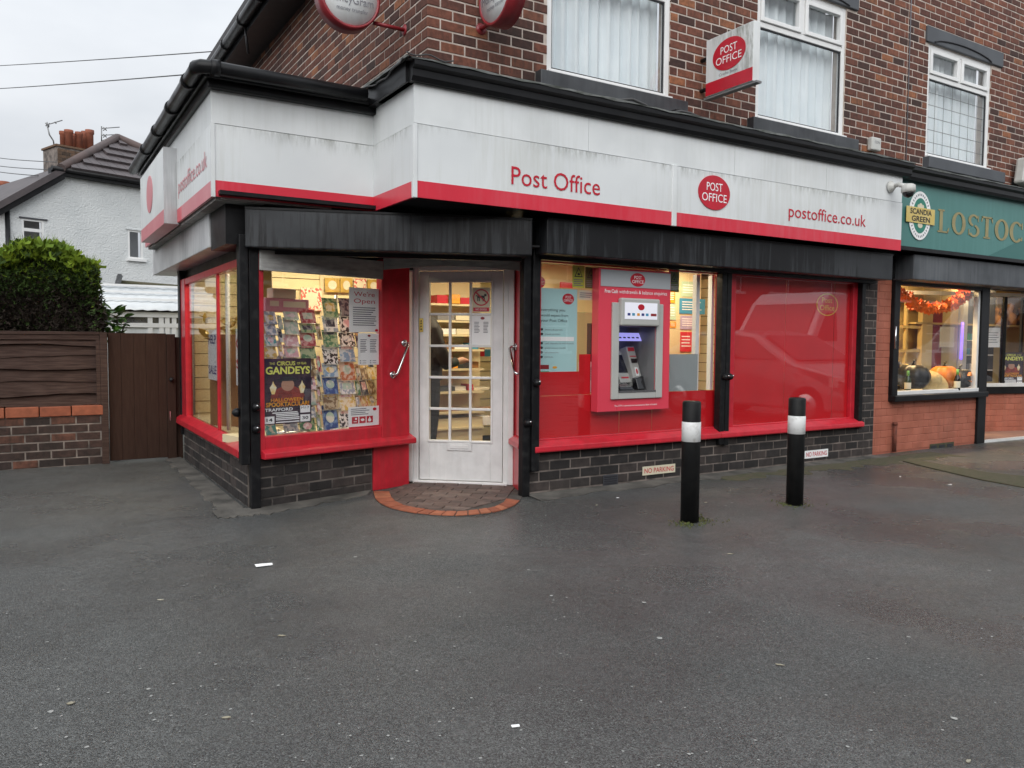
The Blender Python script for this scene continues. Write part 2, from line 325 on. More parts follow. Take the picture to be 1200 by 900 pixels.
# ------------------------------------------------------------------ ground
def asphalt():
    m = bpy.data.materials.new('damp_asphalt'); m.use_nodes = True; nt = m.node_tree; N, L = nt.nodes, nt.links
    b = N['Principled BSDF']; geo = N.new('ShaderNodeNewGeometry'); P_ = geo.outputs['Position']
    def noise(s, det=3, rough=.5):
        n = N.new('ShaderNodeTexNoise'); n.inputs['Scale'].default_value = s; n.inputs['Detail'].default_value = det; n.inputs['Roughness'].default_value = rough
        L.new(P_, n.inputs['Vector']); return n.outputs['Fac']
    def rng(x, a, b_, c=0.0, d=1.0):
        r = N.new('ShaderNodeMapRange'); r.inputs[1].default_value = a; r.inputs[2].default_value = b_; r.inputs[3].default_value = c; r.inputs[4].default_value = d
        L.new(x, r.inputs[0]); return r.outputs[0]
    def mix(f, a, b_, mode='MIX'):
        x = N.new('ShaderNodeMixRGB'); x.blend_type = mode
        for i, q in ((0, f), (1, a), (2, b_)):
            if isinstance(q, (tuple, float)): x.inputs[i].default_value = q
            else: L.new(q, x.inputs[i])
        return x.outputs[0]
    vo = N.new('ShaderNodeTexVoronoi'); vo.inputs['Scale'].default_value = 260; L.new(P_, vo.inputs['Vector'])
    sep = N.new('ShaderNodeSeparateColor'); L.new(vo.outputs['Color'], sep.inputs[0])
    grain = mix(rng(sep.outputs[0], 0, 1), (.026, .027, .0265, 1), (.135, .139, .135, 1))
    grain = mix(rng(sep.outputs[1], .980, .990), grain, (.19, .19, .185, 1))
    v2_ = N.new('ShaderNodeTexVoronoi'); v2_.inputs['Scale'].default_value = 85; L.new(P_, v2_.inputs['Vector']); s2_ = N.new('ShaderNodeSeparateColor'); L.new(v2_.outputs['Color'], s2_.inputs[0])
    grain = mix(.55, grain, mix(1.0, grain, mix(s2_.outputs[0], (.66, .66, .66, 1), (1.36, 1.36, 1.36, 1)), 'MULTIPLY'))
    big = rng(noise(.55, 4, .55), .35, .68)
    c = mix(big, mix(1.0, grain, (.76, .76, .755, 1), 'MULTIPLY'), mix(1.0, grain, (1.22, 1.225, 1.22, 1), 'MULTIPLY'))
    mid = rng(noise(2.6, 5, .6), .5, .75, 0, .45)
    c = mix(mid, c, mix(1.0, c, (.66, .65, .64, 1), 'MULTIPLY'))
    # old oil and brown dirt, moss near the foot of the shop front
    sx = N.new('ShaderNodeSeparateXYZ'); L.new(P_, sx.inputs[0])
    near = rng(sx.outputs['Y'], 4.3, 5.3)
    ml = N.new('ShaderNodeMath'); ml.operation = 'MULTIPLY'; L.new(near, ml.inputs[0]); L.new(rng(noise(1.7, 4), .46, .66), ml.inputs[1])
    right = rng(sx.outputs['X'], 4.2, 6.0); m2 = N.new('ShaderNodeMath'); m2.operation = 'MULTIPLY'; L.new(ml.outputs[0], m2.inputs[0]); L.new(right, m2.inputs[1])
    m3 = N.new('ShaderNodeMath'); m3.operation = 'MULTIPLY'; m3.inputs[1].default_value = .40; L.new(m2.outputs[0], m3.inputs[0])
    c = mix(m3.outputs[0], c, (.045, .058, .018, 1))
    br = rng(noise(.9, 4), .54, .74, 0, .5); m4 = N.new('ShaderNodeMath'); m4.operation = 'MULTIPLY'; L.new(br, m4.inputs[0]); L.new(rng(sx.outputs['X'], 1.5, 5.0), m4.inputs[1])
    c = mix(m4.outputs[0], c, mix(1.0, c, (1.02, .95, .86, 1), 'MULTIPLY'))
    L.new(c, b.inputs['Base Color'])
    L.new(rng(noise(.8, 4, .6), .38, .64, .20, .60), b.inputs['Roughness']); b.inputs['Specular IOR Level'].default_value = .5
    bp = N.new('ShaderNodeBump'); bp.inputs['Strength'].default_value = 1.0; bp.inputs['Distance'].default_value = .0035
    L.new(vo.outputs['Distance'], bp.inputs['Height']); bp.invert = True
    b2 = N.new('ShaderNodeBump'); b2.inputs['Strength'].default_value = .16; b2.inputs['Distance'].default_value = .02; L.new(noise(7, 4), b2.inputs['Height'])
    L.new(bp.outputs['Normal'], b2.inputs['Normal']); L.new(b2.outputs['Normal'], b.inputs['Normal'])
    return m
M['asphalt'] = asphalt()
M['concrete'] = mat('stained_concrete', (.125, .115, .10, 1), (.050, .047, .041, 1), 5, .85, bump=.6, bscale=60, bdist=.006)
M['moss'] = mat('moss', (.050, .056, .024, 1), (.085, .070, .045, 1), 20, .95, bump=.6, bscale=120)
mb = MB(); mb.face([(-200, -200, 0), (200, -200, 0), (200, 200, 0), (-200, 200, 0)])
structure(mb.build('ground', M['asphalt']))
def strip(name, inner, outer, m, z=.012, wob=.025):
    """irregular sheet between two lines on the ground"""
    mb = MB(); n = 60; A, B = [], []; ph_ = random.uniform(0, 6)
    def along(line, t):
        q = t * (len(line) - 1); i = min(int(q), len(line) - 2); return V(line[i]).lerp(V(line[i + 1]), q - i)
    for i in range(n + 1):
        a = along(inner, i / n); b = along(outer, i / n); b = b + (b - a).normalized() * wob * (math.sin(i * .55 + ph_) * .8 + math.sin(i * 1.3 + ph_ * 2) * .6 + random.uniform(-.35, .35))
        A.append(V((a.x, a.y, z))); B.append(V((b.x, b.y, z * .45)))
    for i in range(n): mb.face([A[i], B[i], B[i + 1], A[i + 1]]); mb.face([B[i], V((B[i].x, B[i].y, -.01)), V((B[i + 1].x, B[i + 1].y, -.01)), B[i + 1]])
    for f in range(len(mb.f)): pass
    return structure(mb.build(name, m))
strip('concrete_apron', [(1.34, 8.85), (1.33, 5.95)], [(1.19, 8.85), (1.15, 5.74)], M['concrete'])
strip('concrete_apron', [(1.10, 5.95), (1.42, 5.90), (2.42, 6.16)], [(1.10, 5.70), (1.45, 5.68), (2.30, 5.98)], M['concrete'], z=.0125)
strip('concrete_apron', [(3.42, 5.36), (8.0, 5.36)], [(3.40, 5.12), (8.1, 5.24)], M['concrete'], wob=.04)
strip('moss_strip', [(5.4, 5.20), (8.9, 5.22)], [(5.4, 5.02), (8.9, 4.86)], M['moss'], z=.006, wob=.07)

# ------------------------------------------------------------------ brickwork
_bm = {}
def brick_mesh(w, h, dp):
    k = (round(w, 3), round(h, 3), dp)
    if k not in _bm:
        c = .003; mb = MB(); a, b = k[0] / 2, k[1] / 2
        q0 = [(-a, -b), (a, -b), (a, b), (-a, b)]; q1 = [(-a + c, -b + c), (a - c, -b + c), (a - c, b - c), (-a + c, b - c)]
        k0 = [V((x, y, -.01)) for x, y in q0]; k1 = [V((x, y, dp - c)) for x, y in q0]; k2 = [V((x, y, dp)) for x, y in q1]
        mb.ring_tube([k0, k1, k2], sm=False); _bm[k] = (mb.mesh('brick', V((0, 0, 0))), mb)
    return _bm[k]
def wall_slab(fr, u0, u1, v0, v1, holes, reveal=.16):
    """mortar face with openings and their reveals"""
    us = sorted({u0, u1, *[min(max(h[i], u0), u1) for h in holes for i in (0, 1)]}); vsn = sorted({v0, v1, *[min(max(h[i], v0), v1) for h in holes for i in (2, 3)]})
    mb = MB()
    for i in range(len(us) - 1):
        for j in range(len(vsn) - 1):
            cu, cv = (us[i] + us[i + 1]) / 2, (vsn[j] + vsn[j + 1]) / 2
            if any(h[0] < cu < h[1] and h[2] < cv < h[3] for h in holes): continue
            for d, flip in ((0, 0), (-reveal, 1)):
                q = [fr.p(us[i], vsn[j], d), fr.p(us[i + 1], vsn[j], d), fr.p(us[i + 1], vsn[j + 1], d), fr.p(us[i], vsn[j + 1], d)]
                mb.face(q[::-1] if flip else q)
    for a0, a1, b0, b1 in holes + [(u0, u1, v0, v1)]:
        for (pa, pb, qa, qb) in ((a0, b0, a1, b0), (a1, b0, a1, b1), (a1, b1, a0, b1), (a0, b1, a0, b0)):
            mb.face([fr.p(pa, pb, 0), fr.p(qa, qb, 0), fr.p(qa, qb, -reveal), fr.p(pa, pb, -reveal)])
    return mb
def lay_bricks(store, wall, fr, u0, u1, v0, v1, course, L, holes, bm, joint=.0135, dp=.005, start=0, keep=None):
    rows = int(round((v1 - v0) / course))
    for r in range(rows):
        b0 = v0 + r * course + joint / 2; b1 = v0 + (r + 1) * course - joint / 2
        u = u0 - (L / 2 if (r + start) % 2 else 0)
        while u < u1 - .01:
            segs = [(max(u, u0), min(u + L, u1))]
            for h in holes:
                if b1 > h[2] + .015 and b0 < h[3] - .015:
                    ns = []
                    for s0, s1 in segs:
                        if h[1] <= s0 or h[0] >= s1: ns.append((s0, s1)); continue
                        if h[0] - s0 > .03: ns.append((s0, h[0] + joint / 2))
                        if s1 - h[1] > .03: ns.append((h[1] - joint / 2, s1))
                    segs = ns
            for s0, s1 in segs:
                a0, a1 = s0 + joint / 2, s1 - joint / 2
                if a1 - a0 < .02: continue
                if keep and not keep((a0 + a1) / 2, (b0 + b1) / 2): continue
                store.append((fr, a0, a1, b0, b1, wall, bm, dp))
            u += L
def finish_bricks(store, limit=300, blocked=()):
    sc = []
    for s in store:
        fr, a0, a1, b0, b1 = s[:5]; q = [project(fr.p(a, b, .01)) for a, b in ((a0, b0), (a1, b0), (a1, b1), (a0, b1))]
        cxp, cyp = sum(p[0] for p in q) / 4, sum(p[1] for p in q) / 4
        ar = abs(sum(q[i][0] * q[(i + 1) % 4][1] - q[(i + 1) % 4][0] * q[i][1] for i in range(4))) / 2
        vis = 3 < cxp < 1197 and 3 < cyp < 897 and q[0][2] > .1 and not any(b[0] < cxp < b[1] and b[2] < cyp < b[3] for b in blocked)
        sc.append((ar if vis else 0, s))
    sc.sort(key=lambda t: -t[0]); rest = {}
    for i, (ar, (fr, a0, a1, b0, b1, wall, bm, dp)) in enumerate(sc):
        w, h = a1 - a0, b1 - b0
        me, src = brick_mesh(w, h, dp)
        c = fr.p((a0 + a1) / 2, (b0 + b1) / 2, random.uniform(-.0015, .0015))
        rz = R_(random.uniform(-.35, .35))
        rot = Matrix((fr.u, fr.v, fr.n)).transposed() @ Matrix.Rotation(rz, 3, 'Z')
        if i < limit and ar > 40:
            if not me.materials: me.materials.append(bm)
            o = place('brick', me, c, wall); o.rotation_euler = rot.to_euler()
        else:
            q = rest.setdefault(wall.name, (wall, bm, MB()))[2]; k = len(q.v)
            q.v += [c + rot @ v for v in src.v]; q.f += [tuple(k + j for j in f) for f in src.f]; q.sm += src.sm
    for wall, bm, q in rest.values(): q.build('brickwork', bm, wall, kind='stuff')

# ------------------------------------------------------------------ the post office building
X0, YU, YR = 2.63, 5.55, 5.35                           # upper corner, upper wall plane, lower wall plane
COURSE, BL = 0.081, 0.2115
po = thing('corner_shop_building', (2.63, 5.55, 0), 'red brick corner shop with black shutter boxes and red painted windows', 'building')
f_up = Frame((0, YU, 0), X); f_ul = Frame((X0, 0, 0), -Y); f_low = Frame((0, YR, 0), X)
f_side = Frame((1.37, 0, 0), -Y); f_win = Frame((1.40, 5.89, 0), V((1.02, .26, 0))); f_door = Frame((2.88, 6.31, 0), V((.64, -.55, 0)))
store = []
gable = lambda a, b: b < 4.98 + (a - X0) * .85
W1, W2 = (3.715, 5.075, 3.475, 4.86), (6.215, 7.60, 3.475, 4.86)
up = wall_slab(f_up, X0, 8.72, 3.30, 6.10, [W1, W2]).build('wall', M['mortar_up'], po)
up_holes = [W1, W2, (3.60, 5.25, 3.335, 3.475), (6.10, 7.75, 3.335, 3.475), (6.05, 7.78, 4.86, 5.0), (3.6, 5.25, 4.86, 5.0)]
lay_bricks(store, up, f_up, X0, 8.72, 3.30, 6.10, COURSE, BL, up_holes, M['brick_up'], keep=gable, start=1)
ul = wall_slab(f_ul, -13.2, -YU - .165, 3.30, 4.98, []).build('wall', M['mortar_up'], po)
lay_bricks(store, ul, f_ul, -YU - 36 * BL, -YU, 3.30, 4.98, COURSE, BL, [], M['brick_up'], start=0)
store = [s for s in store if not ((s[0] is f_up and s[1] < X0 + .01) or (s[0] is f_ul and s[2] > -YU - .01))]
for r in range(20):                                       # bricks that turn the corner: header one way, stretcher the other
    b0 = 3.30 + r * COURSE + .00675; b1 = b0 + COURSE - .0135; lx, ly = (BL / 2, BL) if r % 2 == 0 else (BL, BL / 2)
    q = MB(); q.wbox(X0 - .005, X0 + lx - .00675, YU - .005, YU + ly - .00675, b0, b1); q.build('brick', M['brick_up'], up, bevel=.003)
lr = wall_slab(f_low, 3.44, 8.00, -.05, .355, [], .12).build('wall', M['mortar_low'], po)
lay_bricks(store, lr, f_low, 3.44, 8.00, .02, .355, .0835, .209, [], M['brick_low'])
lp = wall_slab(f_low, 7.735, 8.00, .355, 2.0, [], .12).build('wall', M['mortar_low'], po)
lay_bricks(store, lp, f_low, 7.735, 8.00, .355, 2.0, .0823, .209, [], M['brick_low'], start=1)
ls = wall_slab(f_side, -8.78, -5.99, -.05, .40, [], .12).build('wall', M['mortar_soot'], po)
lay_bricks(store, ls, f_side, -8.78, -5.99, .0, .40, .080, .209, [], M['brick_low'])
lw = wall_slab(f_win, .03, 1.045, -.05, .385, [], .12).build('wall', M['mortar_soot'], po)
lay_bricks(store, lw, f_win, .03, 1.045, -.01, .385, .079, .209, [], M['brick_low'], start=1)
finish_bricks(store, 280, blocked=[(795, 820, 465, 612), (920, 943, 462, 593), (826, 893, 25, 120), (372, 446, 0, 36)])

# upper windows
M['curtain'] = mat('white_net_curtain', (.80, .86, .88, 1), (.72, .79, .82, 1), 3, .9)
M['room_dark'] = mat('painted_room_dark', (.12, .13, .14, 1), None, rough=.9)  # darkness of the unlit rooms, painted as the colour of a panel
M['leadline'] = mat('lead_came', (.16, .17, .17, 1), None, rough=.5)
def upper_window(owner, fr, h, bt, name_label, cur_label, leaded=False):
    a0, a1, b0, b1 = h; fr = fr.off(-.07); am = (a0 + a1) / 2; e = .055
    w = MB()
    w.box(fr, a0, a0 + e, b0, b1, 0, .06).box(fr, a1 - e, a1, b0, b1, 0, .06).box(fr, a0 + e, a1 - e, b0, b0 + e, .001, .059).box(fr, a0 + e, a1 - e, b1 - e, b1, .001, .059)
    w.box(fr, a0 + e, a1 - e, bt - e / 2, bt + e / 2, .002, .056).box(fr, am - e / 2, am + e / 2, bt + e / 2, b1 - e, .003, .057)
    win = w.build('window', M['upvc'], owner, bevel=.006)
    s = MB()                                             # top-hung sashes proud of the frame
    for p, q in ((a0 + e, am - e / 2), (am + e / 2, a1 - e)):
        u0, u1, v0, v1 = p + .004, q - .004, bt + e / 2 + .004, b1 - e - .004; t = .042
        s.box(fr, u0, u0 + t, v0, v1, .02, .075).box(fr, u1 - t, u1, v0, v1, .02, .075).box(fr, u0 + t, u1 - t, v0, v0 + t, .021, .074).box(fr, u0 + t, u1 - t, v1 - t, v1, .021, .074)
        g = MB(); g.box(fr, u0 + t, u1 - t, v0 + t, v1 - t, .030, .036); g.build('pane', M['glass'], win)
    s.build('sash', M['upvc'], win, bevel=.005)
    g = MB(); g.box(fr, a0 + e, a1 - e, b0 + e, bt - e / 2, .024, .030); g.build('pane', M['glass'], win)
    bead = MB(); t = .012
    u0, u1, v0, v1 = a0 + e, a1 - e, b0 + e, bt - e / 2
    bead.box(fr, u0, u0 + t, v0, v1, .030, .045).box(fr, u1 - t, u1, v0, v1, .030, .045).box(fr, u0 + t, u1 - t, v0, v0 + t, .0305, .0445).box(fr, u0 + t, u1 - t, v1 - t, v1, .0305, .0445)
    bead.build('glazing_bead', M['ink'], win)
    if leaded:
        l = MB()
        for i in range(1, 7): l.box(fr, u0 + (u1 - u0) * i / 7 - .003, u0 + (u1 - u0) * i / 7 + .003, v0, v1, .0305, .033)
        for i in range(1, 6): l.box(fr, u0, u1, v0 + (v1 - v0) * i / 6 - .003, v0 + (v1 - v0) * i / 6 + .003, .031, .034)
        l.build('lead_strip', M['leadline'], win)
    sl = MB(); sl.prism(Frame(fr.p(a0 - .01, b0, .05), fr.n, fr.v), [(-.03, 0), (.095, -.022), (.095, -.004), (-.03, .018)], 0, 0) if False else None
    sl = MB(); sl.box(fr, a0 - .004, a1 + .004, b0 - .004, b0 + .022, .061, .115); sl.build('sill', M['upvc'], win, bevel=.005)
    # curtain: pleated cloth hanging in the room behind
    c = MB(); n = 90; ph = 0; pts = []
    for i in range(n + 1):
        ph += random.uniform(.3, 1.15); pts.append((a0 + .02 + (a1 - a0 - .04) * i / n, -.10 + .030 * math.sin(ph) + .010 * math.sin(ph * .37)))
    rings = [[fr.p(a, b0 + .03, d) for a, d in pts] + [fr.p(a, b0 + .03, d - .004) for a, d in reversed(pts)],
             [fr.p(a, b1 - .02, d * .9 - .01) for a, d in pts] + [fr.p(a, b1 - .02, d * .9 - .014) for a, d in reversed(pts)]]
    c.ring_tube(rings, sm=False); c.build('net_curtain', M['curtain'], label=cur_label, cat='curtain')
    rm = MB(); rm.box(fr, a0 - .3, a1 + .3, b0 - .3, b1 + .3, -.55, -.5); rm.build('room_dark_panel', M['room_dark'], owner)
    return win
def stone(owner, fr, a0, a1, b0, b1, dd, m, name):
    q = MB(); q.box(fr, a0, a1, b0, b1, -.05, dd); return q.build(name, m, owner, bevel=.008)
upper_window(po, f_up, W1, 4.375, '', 'white net curtain in the upper window nearest the building corner')
upper_window(po, f_up, W2, 4.42, '', 'white net curtain in the upper window beside the projecting oval sign')
for h in (W1, W2):
    stone(po, f_up, h[0] - .11, h[1] + .16, 3.335, 3.47, .085, M['sill_grey'], 'stone_sill')
    stone(po, f_up, h[0] - .16, h[1] + .17, 4.862, 5.02, .03, M['lintel_grey'], 'lintel')
    a = MB(); a.tube([f_up.p(h[0] + .10 + (h[1] - h[0] - .1) * i / 14, 4.875 + .055 * math.sin(math.pi * i / 14) ** .7, .034) for i in range(15)], .008, 6)
    a.build('lintel_groove', M['ink'], po)
# black cornice with lead flashing above the fascias
def cornice(owner, x0, x1, yf=4.97, left_end=False):
    fr = Frame((x0, 0, 0), -Y)                            # profile in (a = -y, b = z); extruded along -x
    prof = [(-yf - .60, 3.0), (-yf, 3.0), (-yf + .02, 3.03), (-yf + .02, 3.075), (-yf + .055, 3.095), (-yf + .055, 3.125), (-yf - .0, 3.15), (-yf - .60, 3.15)]
    q = MB(); q.prism(fr, prof, -(x1 - x0), 0); q.build('cornice', M['black_paint'], owner)
    l = MB(); n = 40
    rows = []
    for i in range(n + 1):
        x = x0 - .02 + (x1 - x0 + .02) * i / n; mt = min(1, max(.02, (x - 2.17) / .46)); w = lambda s: random.uniform(-s, s)
        rows.append([V((x, yf - .062 + w(.004), 3.127 + w(.006))), V((x, yf - .058 + w(.004), 3.142 + w(.006))), V((x, yf + .2 * mt, 3.142 + .05 * mt + w(.006))), V((x, yf - .058 + (YU - .012 - yf + .058) * mt, 3.142 + .193 * mt + w(.010))), V((x, yf - .058 + (YU + .02 - yf + .058) * mt, 3.14 + .19 * mt)), V((x, yf + .2 * mt, 3.13 + .03 * mt))])
    l.ring_tube(rows, sm=False); l.build('lead_flashing', M['lead'], owner)
cornice(po, 2.235, 7.93)
c = MB(); c.wbox(2.215, 2.62, 5.02, 5.76, 3.0, 3.14); c.build('cornice', M['black_paint'], po)          # return towards the step
l = MB(); rows = []
for i in range(13):
    y = 4.91 + .85 * i / 12; mt = min(1, max(.02, (y - 4.91) / .62)); w = lambda s: random.uniform(-s, s)
    rows.append([V((2.172 + w(.004), y, 3.127 + w(.006))), V((2.176 + w(.004), y, 3.142 + w(.006))), V((2.176 + .44 * mt, y, 3.142 + .19 * mt)), V((2.176 + .44 * mt, y, 3.13 + .18 * mt))])
l.ring_tube(rows, sm=False)
l.build('lead_flashing', M['lead'], po)
c = MB(); c.tube([V((2.165 + .01 * math.sin(i * 1.7), 4.95 + .75 * i / 12, 3.13 - .05 * math.sin(math.pi * i / 12))) for i in range(13)], .006, 6)
c.tube([V((2.17 + .35 * i / 10, 4.905, 3.155 - .012 * math.sin(i))) for i in range(11)], .005, 6)
c.build('loose_cable', M['cable'], label='thin loose cable sagging along the black cornice at the corner', cat='cable')
# left single-storey part: black eaves boards and gutters
e = MB(); e.wbox(1.07, 2.60, 5.71, 9.45, 2.955, 3.01).wbox(1.045, 2.60, 5.675, 9.50, 3.01, 3.06); e.build('eaves_board', M['black_paint'], po, bevel=.01)
rf = MB(); rf.hexa([(1.05, 5.70, 3.061), (2.6, 5.70, 3.061), (2.6, 9.5, 3.061), (1.05, 9.5, 3.061)], [(1.06, 5.72, 3.075), (2.6, 6.9, 3.2), (2.6, 9.5, 3.2), (1.06, 9.5, 3.075)])
M['roof_dark'] = mat('dark_grey_roof_tile', (.045, .042, .044, 1), (.060, .054, .056, 1), 8, .7, bump=.4)
rf.build('side_roof', M['roof_dark'], po)
def gutter(owner, path, r=.055, joints=()):
    g = MB(); g.tube(path, r, 12); o = g.build('gutter', M['black_paint'], owner)
    for p, d in joints:
        j = MB(); d = V(d).normalized(); j.tube([V(p) - d * .03, V(p) + d * .03], r + .009, 12); j.build('gutter_joint', M['black_paint'], o)
    return o
gutter(po, [(.998, 9.45, 3.055), (.998, 5.75, 3.055), (.992, 5.67, 3.055), (1.02, 5.625, 3.055), (1.08, 5.61, 3.055), (2.165, 5.62, 3.055)], .047,
       [((.998, y, 3.055), (0, 1, 0)) for y in (6.0, 6.75, 7.55, 8.35)] + [((1.10, 5.61, 3.055), (1, 0, 0))])
# main roof: eaves, soffit and gutter along the left wall
e = MB(); e.wbox(2.30, X0, 5.30, 13.2, 4.90, 4.98); e.build('soffit', M['black_paint'], po)
e = MB(); e.wbox(2.27, 2.298, 5.30, 13.2, 4.86, 5.06); e.build('eaves_board', M['black_paint'], po)
gutter(po, [(2.215, 5.3, 4.97), (2.215, 13.2, 4.97)], .062, [((2.215, y, 4.97), (0, 1, 0)) for y in (6.2, 8.9, 9.7, 10.6, 11.6)])
mr = MB(); mr.hexa([(2.2, 5.25, 5.0), (2.2, 13.3, 5.0), (8.2, 13.3, 10.1), (8.2, 5.25, 10.1)], [(2.2, 5.25, 5.14), (2.2, 13.3, 5.14), (8.2, 13.3, 10.24), (8.2, 5.25, 10.24)]); mr.build('roof', M['roof_dark'], po)
br = MB(); br.tube([(2.28, 9.7, 4.6), (2.24, 9.7, 4.92)], .015, 6); br.build('gutter_bracket', M['black_paint'], po)

# shop front -------------------------------------------------------------------------------------------------
hd = MB(); hd.wbox(3.45, 8.0, 5.40, 5.50, 1.93, 3.0); hd.build('header', M['black_paint'], po)
sf = MB(); sf.wbox(2.30, 7.86, 5.06, 5.60, 2.245, 2.27); sf.build('soffit', M['black_paint'], po)
sf = MB(); sf.wbox(1.14, 3.4, 5.70, 9.3, 2.245, 2.272); sf.build('soffit', M['black_paint'], po)
hd = MB(); hd.hexa([V((1.42, 5.93, 1.86)), V((2.85, 6.30, 1.86)), V((2.85, 6.36, 1.86)), V((1.42, 5.99, 1.86))], [V((1.42, 5.93, 2.24)), V((2.85, 6.30, 2.24)), V((2.85, 6.36, 2.24)), V((1.42, 5.99, 2.24))]); hd.build('header', M['black_paint'], po)
hd = MB(); hd.hexa([V((2.86, 6.36, 1.90)), V((3.54, 5.78, 1.90)), V((3.60, 5.84, 1.90)), V((2.92, 6.42, 1.90))], [V((2.86, 6.36, 2.24)), V((3.54, 5.78, 2.24)), V((3.60, 5.84, 2.24)), V((2.92, 6.42, 2.24))]); hd.build('header', M['black_paint'], po)
hd = MB(); hd.wbox(1.40, 1.46, 5.98, 8.8, 1.86, 2.24); hd.build('header', M['black_paint'], po)
# porch ceiling between the angled shutter and the recessed door
pc = MB(); pc.hexa([V((1.45, 5.86, 1.985)), V((3.42, 5.18, 1.985)), V((3.56, 5.80, 1.985)), V((2.85, 6.33, 1.985))], [V((1.45, 5.86, 2.0)), V((3.42, 5.18, 2.0)), V((3.56, 5.80, 2.0)), V((2.85, 6.33, 2.0))]); pc.build('porch_ceiling', M['black_paint'], po)
def shutter_box(p, q, depth, z0, z1, m, end=.0):
    p, q = V((p[0], p[1], 0)), V((q[0], q[1], 0)); fr = Frame(p, q - p); L = (q - p).length
    b = MB(); b.prism(Frame(fr.o, -fr.n, Z), [(0, z0), (depth, z0 + .02), (depth, z1), (0, z1)], 0, 0) if False else None
    b = MB(); b.box(fr, 0, L, z0, z1, -depth, 0)
    o = b.build('shutter_box', m, po, bevel=.01)
    s = MB(); s.box(fr, .05, L - .05, z0 - .030, z0 - .002, -depth * .75, -depth * .55); s.build('shutter_slat', M['black_paint'], o)
    f = MB(); f.box(fr, .003, L - .003, z1 - .012, z1 + .004, -.03, .006); f.build('box_lip', M['black_paint'], o)
    return o
shutter_box((3.44, 5.11), (7.895, 5.11), .28, 1.933, 2.205, M['black_metal'])
shutter_box((1.325, 5.80), (3.30, 5.10), .26, 1.905, 2.185, M['black_metal'])
sb = MB(); sb.wbox(1.20, 1.46, 6.44, 9.62, 1.955, 2.243); sb.build('shutter_box', M['grey_metal'], po, bevel=.008, label='bare grey metal shutter box on the side wall')
sb = MB(); sb.wbox(1.215, 1.45, 5.90, 6.43, 1.93, 2.24); sb.build('shutter_end_box', M['black_paint'], po)
bd = MB(); bd.wbox(1.13, 1.46, 5.80, 9.4, 2.215, 2.244); bd.build('packing_board', M['weather_board'], po)
bd = MB(); bd.wbox(1.16, 1.95, 5.775, 5.86, 2.222, 2.244); bd.build('packing_board', M['weather_board'], po)
# guide rails and locks
def rail(fr, a0, a1, b0, b1, d0, d1): 
    r = MB(); r.box(fr, a0, a1, b0, b1, d0, d1); return r.build('guide_rail', M['rail_black'], po, bevel=.006)
def lock(o, p, n=V((0, -1, 0))):
    k = MB(); k.lathe(p, [(.03, 0), (.034, .012), (.026, .035), (.012, .05), (.0, .052)], 14, n); k.build('shutter_lock', M['rail_black'], o)
    k = MB(); k.lathe(V(p) + n * .05 + V((0, 0, .012)), [(.008, 0), (.008, .012), (.0, .013)], 8, n); k.build('lock_cap', M['chrome'], o)
fp = Frame((0, 5.86, 0), X)
r1 = rail(fp, 1.365, 1.435, 0, 2.0, -.07, 0); r2 = rail(fp, 1.295, 1.358, .34, 2.0, -.08, .012)
lock(r1, (1.40, 5.855, .60)); lock(r1, (1.40, 5.855, .76)); 
k = MB(); k.lathe((1.29, 5.90, .72), [(.03, 0), (.034, .012), (.026, .035), (.0, .05)], 14, -X); k.build('shutter_lock', M['rail_black'], r2)
ft = Frame((0, 5.30, 0), X)
r3 = rail(ft, 3.355, 3.425, .0, 2.0, -.07, 0); r4 = rail(ft, 3.43, 3.50, .20, 2.0, -.06, .02)
lock(r3, (3.39, 5.30, .60)); lock(r4, (3.462, 5.28, .92))
r5 = rail(ft, 5.555, 5.615, .285, 2.0, -.08, .0); r6 = rail(ft, 5.622, 5.68, .275, 2.0, -.08, .0); lock(r5, (5.60, 5.30, .93))
lock(r6, (5.66, 5.30, .93))
r7 = rail(ft, 7.665, 7.725, .33, 2.0, -.09, .0)
f_rail = Frame((1.345, 0, 0), -Y); r8 = rail(f_rail, -8.92, -8.80, .25, 2.0, -.08, .0)

# windows of the shop front: red timber frames
f_gl = Frame((0, 5.40, 0), X)
def red_bar(lst, m=None, name='frame', bevel=.006, owner=None):
    q = MB()
    for fr, *b in lst: q.box(fr, *b)
    return q.build(name, m or M['red_paint'], owner or po, bevel=bevel)
def sill(fr, a0, a1, z0, z1, out, owner):
    s = MB(); n = 3
    prof = [(-.03, z0), (out, z0), (out + .004, z0 + .012), (out, z0 + (z1 - z0) * .55), (-.002, z1), (-.03, z1)]
    side = Frame(fr.p(a0, 0, 0), fr.n, fr.v)                 # side.n points against fr.u or along it
    sgn = 1 if side.n.dot(fr.u) > 0 else -1
    s.prism(side, prof, 0, sgn * (a1 - a0)); return s.build('sill', M['red_paint'], owner, bevel=.005)
wr1 = red_bar([(f_gl, 3.505, 3.560, .43, 1.945, -.04, .04), (f_gl, 5.600, 5.665, .43, 1.945, -.04, .04), (f_gl, 3.56, 5.60, 1.895, 1.945, -.039, .039), (f_gl, 3.56, 5.60, .43, .452, -.039, .03)], name='shop_window')
wr2 = red_bar([(f_gl, 5.70, 5.80, .43, 1.945, -.04, .04), (f_gl, 7.60, 7.735, .43, 1.945, -.04, .04), (f_gl, 5.80, 7.60, 1.895, 1.945, -.039, .039), (f_gl, 5.80, 7.60, .43, .452, -.039, .03)], name='shop_window')
sill(f_low, 3.46, 5.55, .352, .437, .075, wr1); sill(f_low, 5.555, 7.73, .352, .437, .075, wr2)
def pane(fr, a0, a1, b0, b1, owner, m='glass', d=0.0):
    g = MB(); g.box(fr, a0, a1, b0, b1, d, d + .006); return g.build('pane', M[m], owner)
